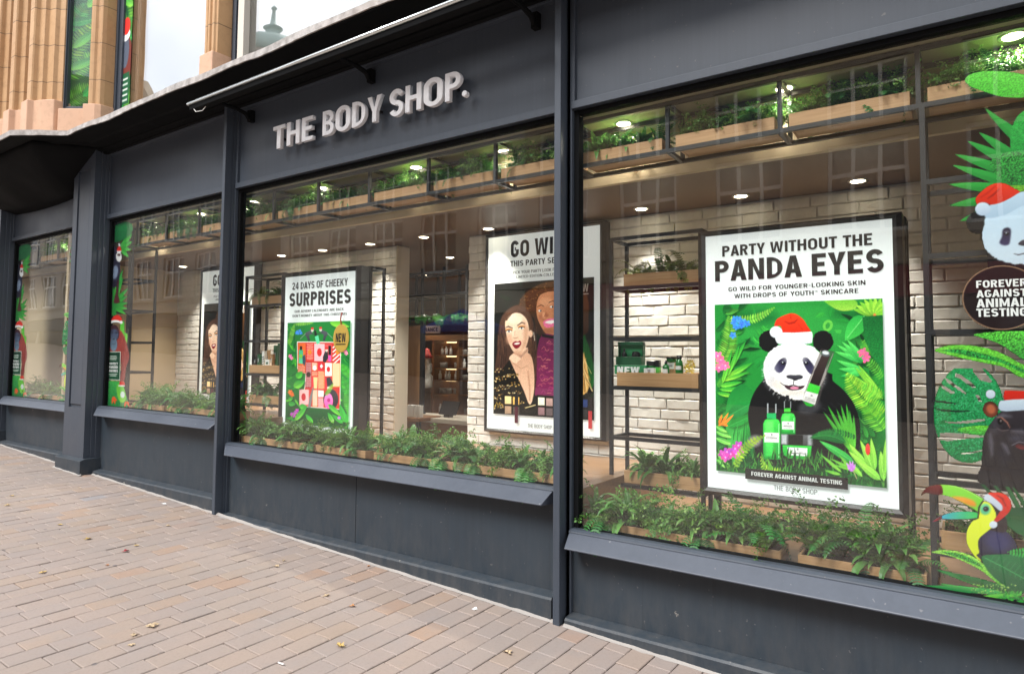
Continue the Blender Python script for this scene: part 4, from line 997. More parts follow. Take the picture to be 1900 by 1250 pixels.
    p.leaf((1570, 820), (1502, 812), 20, (14, 86, 38), (26, 110, 48), bend=.12, vein=(50, 140, 60)); p.fern((1590, 812), (1510, 806), 14, 16, (18, 92, 40), (30, 112, 48), bend=.1)
    p.leaf((1586, 858), (1520, 817), 14, (36, 140, 56), (64, 176, 74), vein=(110, 200, 110))
    for b, t, w in [((1618, 880), (1575, 822), 13), ((1622, 876), (1596, 816), 12), ((1624, 872), (1616, 812), 11), ((1626, 886), (1574, 836), 13), ((1634, 890), (1592, 856), 15), ((1640, 892), (1634, 836), 14), ((1642, 880), (1644, 812), 10), ((1600, 884), (1576, 858), 9)]: p.leaf(b, t, w, (104, 180, 56), (150, 208, 74), vein=(176, 220, 110))
    p.fill([(1606, 828), (1610, 822), (1614, 828), (1614, 840), (1610, 844), (1606, 838)], (206, 44, 44), (230, 70, 60), sm=True)
    for b, t in [((1588, 874), (1540, 850)), ((1586, 872), (1548, 862)), ((1584, 876), (1556, 842)), ((1562, 876), (1522, 842)), ((1560, 880), (1530, 872))]: p.leaf(b, t, 6, (130, 196, 64), (90, 170, 56))
    for t in [(1570, 858), (1576, 853), (1582, 854), (1587, 860), (1572, 866)]: p.leaf((1582, 874), t, 5, (176, 96, 196), (206, 140, 220))
    p.line([(1583, 872), (1590, 888)], 1.4, (170, 160, 110))
    for (x, y) in [(1341, 842), (1349, 838), (1356, 842), (1364, 832), (1370, 826), (1366, 842), (1346, 848), (1372, 836)]: flower(p, x, y, 8, (196, 70, 176), 5, (236, 170, 226))
    p.fern((1362, 868), (1418, 808), 20, 14, (156, 186, 52), (120, 160, 44), bend=-.12); p.fern((1452, 872), (1412, 848), 18, 12, (150, 190, 56), (110, 160, 46), bend=-.3); p.leaf((1432, 872), (1424, 850), 6, (90, 160, 50))
    G = RNG.normal(0, 1, p.c.shape[:2])[..., None]; p.c = p.c * (1 + .05 * G)
    return p.mesh('panda_picture')

def gowild_print():
    Y = 1.358; x0, x1, z0, z1 = -3.489, -2.494, 1.093, 2.24
    p = Print(x0, x1, z0, z1, .0040, Y, (18, 20, 18))
    def q(*pts): return zz(900, 520, 4.165, pts)
    for k in range(60):
        x, y = random.uniform(915, 1105), random.uniform(520, 780); t = random.uniform(0, 6.28)
        p.leaf((x, y), (x + 24*math.cos(t), y + 24*math.sin(t)), 4, random.choice([(16, 40, 22), (22, 56, 28), (10, 26, 16)]), soft=.004, alpha=.7)
    for k in range(7): p.leaf((1098, 720), (1066 + k*6, 560 + k*18), 8, (24, 84, 34), (16, 60, 26))
    # centre woman: big brown hair, face, lace dress
    p.fill(q((260, 190), (300, 110), (400, 40), (520, 5), (700, 20), (790, 120), (800, 300), (760, 430), (420, 430), (380, 300), (300, 230)), (46, 28, 18), (92, 60, 34), sm=True, soft=.006)
    for k in range(220):
        a = random.uniform(2.6, 5.6); r = random.uniform(40, 66); x, y = 1022 + r*1.05*math.cos(a), 594 + r*1.05*math.sin(a)
        p.line([(x, y), (x + random.uniform(-5, 5), y + random.uniform(-4, 4))], 1.3, random.choice([(132, 88, 48), (70, 42, 24), (160, 112, 62), (40, 24, 16)]), alpha=.7)
    p.fill(q((400, 180), (430, 110), (520, 85), (600, 110), (640, 190), (640, 290), (600, 380), (530, 420), (480, 420), (430, 350), (400, 270)), (186, 120, 84), (210, 146, 104), sm=True)
    p.fill(q((520, 90), (640, 180), (640, 320), (560, 410), (530, 300)), (150, 90, 60), soft=.016, alpha=.5); p.ell(*q((470, 165))[0], 12, 8, (226, 168, 128), soft=.014, alpha=.7); p.ell(*q((440, 290))[0], 6, 7, (160, 92, 66), soft=.01, alpha=.6); p.ell(*q((500, 390))[0], 12, 5, (140, 84, 60), soft=.01, alpha=.6); p.ell(*q((455, 270))[0], 3, 6, (230, 172, 132), soft=.006, alpha=.7)
    for ex in (425, 515, 600): p.ell(*q((ex, 235 if ex < 500 else 205))[0], 3.4, 2.0, (232, 232, 228)); p.ell(*q((ex + 6, 235 if ex < 500 else 205))[0], 1.5, 1.6, (24, 18, 18)); p.line(q((ex - 22, 205 if ex < 500 else 172), (ex + 10, 190 if ex < 500 else 158), (ex + 28, 200 if ex < 500 else 170)), 1.2, (40, 24, 18))
    p.fill(q((470, 240), (490, 270), (480, 285), (455, 280)), (166, 100, 70), soft=.004)
    p.fill(q((450, 320), (500, 295), (560, 300), (580, 320), (530, 355), (470, 365)), (226, 110, 150), sm=True); p.fill(q((462, 325), (510, 308), (560, 312), (510, 336)), (244, 240, 236), sm=True)
    p.fill(q((440, 420), (560, 430), (640, 470), (680, 700), (680, 890), (390, 890), (390, 700), (400, 560)), (120, 38, 84), (96, 26, 66), sm=True)
    for k in range(110):
        x, y = random.uniform(996, 1058), random.uniform(632, 730); p.line([(x, y), (x + random.uniform(2, 5), y + random.uniform(-6, 6)), (x + 8, y)], 1.1, random.choice([(176, 70, 120), (214, 140, 120), (150, 46, 96), (196, 110, 110)]), alpha=.75)
    p.line(q((440, 425), (520, 440), (600, 420)), 5, (14, 12, 14))
    # left woman: dark hair, face, sequin jacket
    p.fill(q((100, 400), (130, 280), (190, 215), (260, 190), (330, 225), (375, 330), (400, 520), (385, 860), (310, 900), (90, 740), (92, 560)), (58, 38, 30), (84, 58, 46), sm=True, soft=.005)
    for k in range(260):
        u = random.random(); x = random.choice((random.uniform(100, 165), random.uniform(325, 395))); y = random.uniform(330, 820)
        p.line(q((x, y), (x + random.uniform(-8, 8), y + random.uniform(30, 90))), .8, random.choice([(112, 78, 58), (36, 24, 22), (90, 60, 46), (26, 18, 18)]), alpha=.6)
    p.fill(q((155, 320), (190, 270), (260, 250), (320, 300), (340, 380), (335, 450), (310, 530), (270, 590), (230, 565), (190, 500), (165, 420)), (226, 188, 160), (242, 212, 186), sm=True)
    p.fill(q((225, 560), (330, 520), (320, 620), (350, 760), (370, 830), (345, 960), (300, 850), (230, 700), (185, 610)), (222, 178, 148), (238, 204, 176), sm=True)
    p.fill(q((225, 560), (280, 600), (335, 545), (330, 520), (280, 575)), (140, 92, 74), soft=.008, alpha=.7)
    p.fill(q((190, 610), (240, 640), (330, 560), (372, 640), (380, 830), (350, 960), (300, 850), (230, 700)), (228, 190, 162), (206, 160, 132), sm=True); p.line(q((215, 640), (280, 680), (330, 660)), 1.2, (180, 132, 106), soft=.003); p.line(q((330, 700), (345, 820), (346, 930)), 2.2, (170, 118, 94), soft=.005, alpha=.7)
    for a_ in ((160, 300, 250, 238), (250, 238, 330, 290), (176, 268, 258, 240)):
        for k in range(16): p.line(q((a_[0] + random.uniform(-8, 8), a_[1] + random.uniform(-12, 12)), ((a_[0]+a_[2])/2 + random.uniform(-6, 6), (a_[1]+a_[3])/2 - 14), (a_[2] + random.uniform(-6, 6), a_[3] + random.uniform(-10, 4))), 1.2, random.choice([(70, 46, 36), (104, 72, 54), (44, 30, 26)]), alpha=.8)
    p.fill(q((290, 300), (340, 380), (320, 500), (270, 585), (300, 450)), (190, 138, 108), soft=.016, alpha=.6); p.ell(*q((185, 455))[0], 6, 9, (214, 160, 132), soft=.012, alpha=.6); p.ell(*q((235, 300))[0], 14, 9, (250, 228, 206), soft=.016, alpha=.6); p.ell(*q((222, 400))[0], 3, 9, (250, 226, 204), soft=.008, alpha=.7); p.ell(*q((250, 560))[0], 8, 4, (196, 146, 118), soft=.008, alpha=.6)
    p.line(q((160, 365), (180, 355), (215, 372)), [1.2, 2.4, 1.2], (54, 36, 30)); p.line(q((248, 350), (285, 325), (310, 335)), [1.2, 2.4, 1.2], (54, 36, 30))
    for ex, ey in ((185, 392), (282, 368)):
        p.ell(*q((ex, ey - 8))[0], 6.5, 3, (196, 120, 50), soft=.004, alpha=.8); p.ell(*q((ex, ey + 2))[0], 4.6, 1.8, (238, 236, 234)); p.ell(*q((ex, ey + 2))[0], 1.7, 1.7, (60, 76, 88)); p.line(q((ex - 24, ey), (ex, ey - 9), (ex + 24, ey - 4)), 1.1, (30, 20, 20))
    p.line(q((232, 390), (226, 430)), 1.6, (214, 170, 140), soft=.003); p.line(q((216, 440), (235, 448), (256, 440)), 1.4, (186, 132, 108))
    p.fill(q((210, 490), (232, 470), (250, 474), (272, 466), (280, 490), (262, 518), (240, 528), (222, 516)), (120, 16, 32), (150, 24, 44), sm=True); p.fill(q((222, 492), (246, 480), (270, 484), (250, 496)), (240, 232, 226), sm=True)
    p.ell(*q((352, 412))[0], 4, 6.5, (226, 186, 158)); p.line(q((375, 400), (384, 465)), .9, (220, 214, 200))
    p.fill(q((70, 730), (130, 690), (190, 610), (240, 720), (300, 860), (340, 980), (330, 1020), (70, 1020)), (22, 20, 16), sm=False)
    for k in range(330):
        u = random.random(); y = random.uniform(680, 1000); x = random.uniform(70, 250 + (y - 700) * .25)
        if math.sin(y * .09 + x * .02) > -.15: p.ell(*q((x, y))[0], random.uniform(.7, 1.7), random.uniform(.6, 1.2), random.choice([(170, 128, 60), (120, 86, 40), (226, 190, 120), (90, 66, 34), (240, 222, 170)]), n=6)
    # blonde woman on the right
    p.fill(q((640, 560), (730, 520), (780, 620), (800, 760), (790, 860), (700, 900), (640, 860)), (196, 150, 84), (226, 190, 124), sm=True)
    for k in range(60): p.line([(1066 + random.uniform(0, 22), 650 + random.uniform(0, 30)), (1070 + random.uniform(0, 30), 690 + random.uniform(0, 40))], 1.0, random.choice([(240, 214, 150), (176, 126, 66), (120, 84, 44)]), alpha=.7)
    p.fill(q((640, 620), (700, 620), (735, 680), (730, 760), (690, 830), (640, 850), (610, 760), (610, 660)), (232, 196, 170), (244, 214, 190), sm=True)
    p.line(q((630, 690), (660, 680), (690, 690)), 3.2, (60, 80, 190), soft=.002); p.ell(*q((660, 702))[0], 3.6, 1.4, (236, 236, 236)); p.line(q((630, 665), (660, 650), (695, 662)), 1.3, (120, 84, 50)); p.line(q((625, 790), (660, 800), (690, 786)), 3, (176, 60, 80)); p.ell(*q((742, 720))[0], 4, 6, (236, 198, 172))
    # palettes, lip colour
    for gx, gy, cols in ((145, 885, ((236, 204, 146), (222, 178, 92), (162, 134, 110), (76, 68, 62))), (402, 895, ((238, 238, 206), (166, 136, 130), (130, 100, 104), (88, 76, 78))), (672, 905, ((60, 70, 110), (36, 54, 100), (60, 60, 64), (34, 36, 38)))):
        p.fill(q((gx - 4, gy - 12), (gx + 128, gy - 2), (gx + 126, gy + 160), (gx - 4, gy + 148)), (16, 15, 16))
        for i, c in enumerate(cols):
            ox, oy = gx + 8 + 62*(i % 2), gy + 8 + 76*(i // 2) + 6*(i % 2); p.fill(q((ox, oy), (ox + 50, oy + 3), (ox + 50, oy + 62), (ox, oy + 60)), c, tuple(min(255, v*1.12) for v in c))
    p.line(q((74, 975), (90, 940), (100, 985), (116, 940), (130, 965)), 1.2, (220, 180, 40)); p.line(q((310, 985), (345, 975), (390, 962)), 1.6, (226, 206, 150))
    G = RNG.normal(0, 1, p.c.shape[:2])[..., None]; p.c = p.c * (1 + .05 * G)
    return p.mesh('party_picture')

def advent_print():
    Y = .588; x0, x1, z0, z1 = -5.372, -4.494, .955, 1.90
    p = Print(x0, x1, z0, z1, .0044, Y, (24, 120, 48)); p.shadow = 1
    def q(*pts): return zz(525, 590, 5.95, pts)
    p.fillm([(x0, z0), (x1, z0), (x1, 1.3), (x0, 1.3)], (10, 60, 28), (24, 116, 46), soft=.04)
    for k in range(70):
        s = random.choice((-1, 1)); x = 543 + random.uniform(-8, 6) if s < 0 else 641 + random.uniform(-6, 8); y = random.uniform(602, 790); t = random.uniform(0, 6.28)
        p.leaf((x, y), (x + 13*math.cos(t), y + 16*math.sin(t)), 3.6, random.choice([G1, G2, G3, (60, 160, 54), (20, 90, 40)]))
    p.fern((536, 640), (546, 602), 10, 14, (110, 176, 60)); p.fern((546, 602), (580, 599), 7, 10, (126, 186, 70)); p.fern((650, 700), (634, 676), 18, 12, (80, 180, 60)); p.fern((650, 740), (636, 700), 18, 14, (60, 160, 56))
    p.leaf((612, 598), (648, 606), 12, (130, 196, 60), (90, 176, 50)); 
    for (x, y) in q((160, 150), (185, 140), (200, 165), (170, 170), (150, 165)): flower(p, x, y, 2.6, (70, 140, 240), 4)
    for (x, y) in q((80, 420), (95, 440), (690, 370), (700, 390)): flower(p, x, y, 3.4, (240, 130, 170), 5)
    # calendar: a box of printed doors
    cal = q((155, 258), (590, 262), (640, 330), (632, 1010), (178, 975), (240, 760), (250, 600), (158, 560)); p.fill(cal, (240, 236, 232)); cal2 = q((162, 268), (590, 270), (632, 336), (626, 1002), (186, 968), (246, 760), (256, 600), (164, 550)); p.fill(cal2, (196, 52, 44))
    cells = [((165, 272, 250, 560), (214, 96, 44), 0), ((262, 280, 335, 470), (196, 44, 40), 1), ((345, 280, 460, 475), (240, 170, 176), 2), ((465, 285, 540, 480), (206, 80, 80), 0), ((545, 280, 632, 480), (190, 52, 46), 4), ((164, 520, 250, 610), (196, 78, 40), 1), ((252, 485, 314, 770), (150, 40, 52), 3), ((318, 490, 384, 580), (224, 96, 50), 5), ((386, 490, 440, 580), (200, 36, 56), 0), ((465, 492, 540, 640), (238, 226, 214), 5), ((545, 495, 632, 760), (206, 150, 70), 5), ((318, 590, 384, 640), (220, 90, 60), 1), ((388, 585, 460, 780), (232, 120, 70), 1), ((318, 645, 384, 780), (228, 50, 60), 0), ((465, 650, 540, 780), (200, 44, 60), 2), ((180, 785, 290, 960), (216, 110, 120), 5), ((325, 790, 382, 980), (196, 130, 80), 5), ((388, 795, 450, 870), (220, 214, 206), 3), ((388, 880, 450, 985), (206, 120, 130), 1)]
    for (a, b, c, d), col, kind in cells:
        p.fill(q((a, b), (c, b + 4), (c, d), (a, d)), tuple(min(255, v * 1.06) for v in col))
        if kind in (1, 5):
            st = 15 if kind == 1 else 11; yy = b + 8
            while yy < d - 6:
                xx = a + 6 + (st * .5 if int((yy - b) / st) % 2 else 0)
                while xx < c - 6: p.ell(*q((xx, yy))[0], .75, .8, (250, 214, 190) if kind == 1 else (246, 236, 226), n=6); xx += st
                yy += st
        if kind in (3,):
            yy = b + 8
            while yy < d - 8: p.line(q((a + 4, yy), (a + 18, yy + 10), (a + 32, yy), (a + 46, yy + 10), (c - 4, yy)), .9, (240, 222, 214)); yy += 18
        if kind == 4:
            for k in range(5): p.line(q((a + 4, b + 50 + k*46), (c - 4, b - 20 + k*46)), 2.2, (240, 232, 228))
        if kind == 2: p.ell(*q(((a+c)/2, (b+d)/2))[0], 4.4, 7.6, (206, 40, 44))
    p.ell(*q((350, 550))[0], 3.4, 5, (246, 236, 232)); p.ell(*q((502, 565))[0], 3.2, 5, (214, 44, 50)); p.ell(*q((228, 870))[0], 4, 7, (196, 36, 46)); p.ell(*q((282, 622))[0], 4, 5, (60, 40, 36)); p.ell(*q((295, 375))[0], 3.4, 4.4, (226, 130, 40)); p.ell(*q((602, 376))[0], 3.4, 4.4, (226, 130, 40)); p.fill(q((408, 530), (425, 505), (442, 530), (425, 558)), (246, 240, 236))
    # goods in open doors
    p.fill(q((176, 350), (222, 352), (224, 505), (172, 500)), (90, 200, 150), (60, 170, 120)); p.fill(q((186, 310), (212, 312), (212, 350), (186, 350)), (20, 22, 22)); p.ell(*q((198, 420))[0], 3, 4, (120, 190, 60))
    p.fill(q((502, 305), (530, 305), (530, 410), (502, 405)), (24, 20, 24)); p.fill(q((500, 410), (530, 412), (530, 480), (500, 476)), (230, 80, 170)); p.fill(q((335, 650), (384, 652), (376, 780), (342, 776)), (226, 200, 140)); p.fill(q((276, 990), (292, 880), (330, 760), (340, 760), (306, 985)), (120, 116, 116))
    # monkeys
    def monkey(x, y, f=1):
        p.fill(q((x, y), (x + 60*f, y - 30), (x + 76*f, y + 10), (x + 40*f, y + 30), (x + 50*f, y + 90), (x + 30*f, y + 100), (x + 10*f, y + 50), (x - 4*f, y + 30)), (52, 56, 62), (80, 84, 90)); p.ell(*q((x + 74*f, y - 26))[0], 2.6, 3.2, (196, 190, 180)); p.ell(*q((x + 74*f, y - 46))[0], 2.8, 2.2, (206, 44, 40)); p.line(q((x, y + 10), (x - 30*f, y + 40), (x - 60*f, y + 70)), .9, (150, 150, 150)); p.line(q((x + 66*f, y + 10), (x + 110*f, y + 24)), 1.6, (60, 62, 66))
    monkey(250, 160); monkey(490, 155, -1); p.fill(q((352, 205), (390, 190), (408, 280), (372, 290)), (90, 200, 150)); p.fill(q((342, 140), (360, 130), (378, 185), (352, 200)), (24, 24, 26))
    p.fill(q((215, 420), (245, 400), (252, 470), (240, 530), (218, 500)), (60, 76, 90)); p.fill(q((440, 430), (470, 350), (496, 370), (500, 440), (470, 490), (440, 480)), (44, 46, 50)); p.ell(*q((482, 355))[0], 2.6, 3, (206, 196, 180)); p.ell(*q((482, 332))[0], 3, 2.4, (206, 44, 40)); p.fill(q((480, 660), (520, 650), (555, 720), (520, 770), (490, 760)), (50, 54, 60)); p.ell(*q((505, 770))[0], 3, 2.6, (236, 232, 226))
    # round pink pot
    p.ell(*q((528, 895))[0], 14, 19, (22, 22, 26), (60, 62, 66)); p.ell(*q((503, 915))[0], 8.2, 14.5, (236, 80, 164), (246, 130, 196)); p.ell(*q((505, 905))[0], 3, 3.6, (176, 40, 116))
    # foliage in front
    for b, t, w in [((180, 970), (270, 985), 10), ((130, 1130), (265, 970), 10), ((330, 1160), (250, 1060), 8), ((500, 950), (640, 1080), 9), ((560, 1160), (495, 1040), 8), ((690, 1150), (625, 950), 11), ((700, 1160), (735, 1010), 9), ((660, 1160), (540, 1060), 8), ((120, 760), (240, 690), 14), ((60, 940), (140, 950), 9), ((60, 900), (110, 880), 7), ((150, 660), (215, 590), 12)]: p.leaf(q(b)[0], q(t)[0], w, random.choice([G3, (120, 196, 60), (60, 170, 60)]), G2, vein=(50, 140, 46))
    for (x, y) in q((100, 1060), (120, 1075), (140, 1040), (155, 1020)): flower(p, x, y, 3.6, (196, 80, 180), 5)
    for (x, y) in q((90, 830), (100, 845), (80, 815)): flower(p, x, y, 4, (240, 120, 40), 5)
    flower(p, *q((620, 1100))[0], 3.2, (186, 110, 200), 5)
    p.fern((604, 734), (618, 712), 9, 10, (130, 180, 60)); p.fern((650, 770), (640, 730), 16, 12, (80, 170, 60))
    return p.mesh('calendar_picture')

# ------------------------------------------------------------------ lit poster boxes
def lightbox(label, outer, white, Y, depth, group=None, shadow=True):
    ox0, ox1, oz0, oz1 = outer; wx0, wx1, wz0, wz1 = white
    root = thing('poster_lightbox', label, 'lightbox', ((ox0 + ox1) / 2, Y, oz0), group)
    f = MB(); yf = Y - .016
    o4 = [(ox0, oz0), (ox1, oz0), (ox1, oz1), (ox0, oz1)]; w4 = [(wx0, wz0), (wx1, wz0), (wx1, wz1), (wx0, wz1)]
    m4 = [(a[0]*.45 + b[0]*.55, a[1]*.45 + b[1]*.55) for a, b in zip(o4, w4)]
    v = [(x, Y + depth, z) for x, z in o4] + [(x, Y + .004, z) for x, z in o4] + [(x, yf, z) for x, z in m4] + [(x, Y + .0, z) for x, z in w4] + [(x, Y + .02, z) for x, z in w4]
    fc = []
    for r in range(4):
        for i in range(4): fc.append((r*4 + i, r*4 + (i+1) % 4, (r+1)*4 + (i+1) % 4, (r+1)*4 + i))
    fc.append((3, 2, 1, 0)); f.add(v, fc); f.build('frame', BEZEL, root, .002)
    MB().box(wx0 - .004, wx1 + .004, Y + .004, Y + .012, wz0 - .004, wz1 + .004).build('panel', PANEL, root)
    return root
def ltext(root, s, p0, p1, p2, p3, Y, mat=INK, bold=.03, name='word'):
    """p0 top-left, p1 bottom-left, p2 top-right, p3 bottom-right as photo points"""
    a, b, c, d = (at(*p, Y) for p in (p0, p1, p2, p3))
    return lettering(s, (a[0] + b[0]) / 2, (c[0] + d[0]) / 2, (b[1] + d[1]) / 2, (a[1] + c[1]) / 2, Y, mat, root, name, bold)

YL = .60
pb = lightbox('large backlit panda poster headed PARTY WITHOUT THE PANDA EYES in a black frame', (-1.377, -.286, .779, 2.371), (-1.329, -.331, .824, 2.339), YL, .17)
obj('picture', panda_print(), PRINT_LIT, pb)
YT = .5985
ltext(pb, 'PARTY WITHOUT THE', (1340, 456.8), (1340, 476.7), (1618.3, 432.5), (1618.3, 454.2), YL, bold=.028)
ltext(pb, 'PANDA EYES', (1326.6, 483.7), (1326.6, 522), (1639.6, 462), (1639.6, 505.4), YL, bold=.033)
ltext(pb, 'GO WILD FOR YOUNGER-LOOKING SKIN', (1351.7, 532.8), (1351.7, 540.5), (1605.6, 519.5), (1605.6, 528), YL, bold=.012)
ltext(pb, 'WITH DROPS OF YOUTH™ SKINCARE', (1362.4, 545), (1362.4, 552.8), (1592.8, 534.8), (1592.8, 543.8), YL, bold=.012)
l0 = at(1384, 866.8, YL); l1 = at(1574.3, 907.3, YL)
MB().box(l0[0], l1[0], YL - .016, YL - .013, l1[1], l0[1]).build('label_strip', INK, pb)
ltext(pb, 'FOREVER AGAINST ANIMAL TESTING', (1394, 874), (1394, 881.5), (1562.5, 891), (1562.5, 899.5), YL - .018, INKW, .034)
ltext(pb, 'THE BODY SHOP.', (1435.6, 899.6), (1435.6, 909), (1519.3, 907.8), (1519.3, 916.8), YL, INKG, .0)

ab = lightbox('narrow backlit advent calendar poster headed 24 DAYS OF CHEEKY SURPRISES', (-5.505, -4.383, .865, 2.384), (-5.442, -4.456, .90, 2.342), YL, .10)
obj('picture', advent_print(), PRINT_LIT, ab)
ltext(ab, '24 DAYS OF CHEEKY', (542.3, 523.3), (542.3, 537.5), (645.4, 517), (645.4, 530), YL, bold=.02)
ltext(ab, 'SURPRISES', (537, 545), (537, 568), (651, 534.6), (651, 563.5), YL, bold=.036)
ltext(ab, 'OUR ADVENT CALENDARS ARE BACK.', (546.7, 575), (546.7, 579.6), (639, 571), (639, 576), YL, bold=.008)
ltext(ab, "DON'T MONKEY ABOUT THIS CHRISTMAS", (543, 583.5), (543, 588), (643.7, 579.5), (643.7, 584.5), YL, bold=.008)
gx, gzz = at(636, 627.5, YL)
GOLD = m_simple('gold_foil', (.68, .43, .08), .35, .1)
me = MB().lathe([(.098, 0), (.098, .006), (.09, .008)], n=36).mesh('gold_tag'); me.transform(Matrix.Translation((gx, .585, gzz)) @ Matrix.Diagonal((1.05, 1, 1.28, 1)) @ Matrix.Rotation(R(90), 4, 'X')); obj('gold_tag', me, GOLD, ab)
lettering('NEW', gx - .065, gx + .065, gzz - .035, gzz + .045, .5755, INK, ab, bold=.03); MB().box(gx - .065, gx + .065, .5757, .577, gzz - .058, gzz - .048).build('underline', INK, ab)
for k, (lx, tx) in enumerate(((.03, 0),)): MB().tube([(gx, .58, gzz + .12), (gx - .01, .578, gzz + .17), (gx + .004, .58, gzz + .23)], .006, 6).build('ribbon', m_simple('red_ribbon', (.45, .03, .02)), ab)

GW = 1.37
gw = lightbox('large backlit party poster of made-up women on the brick right of the shop opening', (-3.605, -2.392, .93, 2.691), (-3.571, -2.447, .96, 2.663), GW, .076)
gwm = gowild_print(); obj('picture', gwm, PRINT_LIT, gw)
cxg = -3.009
def gtext(s, x, zt, zb, mat, bold, nm='word', y=GW):
    hx = abs(cxg - x); lettering(s, cxg - hx, cxg + hx, zb, zt, y, mat, gw, nm, bold)
X1, Z1 = at(948, 447.5, GW); _, Z0 = at(948, 478, GW); gtext('GO WILD', X1, Z1, Z0, INK, .036)
X1, Z1 = at(947, 484.5, GW); _, Z0 = at(947, 495, GW); gtext('THIS PARTY SEASON', X1, Z1, Z0, INK, .024)
X1, Z1 = at(952, 503, GW); _, Z0 = at(952, 508.5, GW); gtext('PICK YOUR PARTY LOOK FROM OUR', X1, Z1, Z0, INK, .006)
X1, Z1 = at(958, 511.5, GW); _, Z0 = at(958, 516.5, GW); gtext('LIMITED-EDITION COLLECTIONS', X1, Z1, Z0, INK, .006)
X1, Z1 = at(979, 785.5, GW); _, Z0 = at(979, 792.5, GW); gtext('THE BODY SHOP.', X1, Z1, Z0, INKG, .0)
lettering('NEW', -2.684, -2.543, 2.126, 2.191, GW - .014, INKW, gw, bold=.03); MB().box(-2.684, -2.543, GW - .0155, GW - .0135, 2.104, 2.112).build('underline', INKW, gw)
for dx, c in ((-3.242, (.10, .012, .03)), (-2.526, (.62, .05, .06))):
    q = MB(); q.box(dx - .016, dx + .016, GW - .0165, GW - .0125, 1.025, 1.166); o = q.build('lip_colour', m_simple('lip_colour', c), gw)
    MB().box(dx - .017, dx + .017, GW - .0165, GW - .0125, 1.168, 1.275).build('lip_colour_cap', INK, gw)
# the same poster hangs further left
gw2 = thing('poster_lightbox', 'backlit party poster of made-up women in the second window, middle hidden by the upright', 'lightbox', gw.location + Vector((-4.649, 0, 0)))
for ch in list(gw.children):
    c = ch.copy(); COL.objects.link(c); c.parent = gw2; c.matrix_parent_inverse = ch.matrix_parent_inverse

# ------------------------------------------------------------------ vinyl stickers on the inside of the glass
YS = .0765
def sticker_name(nm): return nm
def place(p, nm, label, cat='sticker', group=None, mat=PRINT):
    o = obj(nm, p.mesh(nm), mat); tag(o, label, cat, group); return o
RX0, RX1 = -.26, .425
def cv(x0, x1, z0, z1, res=.0034): return Print(x0, x1, z0, z1, res, YS)
def A3(*pts): return zz(1720, 300, 5.683, pts)
def A4(*pts): return zz(1720, 620, 4.467, pts)
def A5(*pts): return zz(1700, 880, 5, pts)

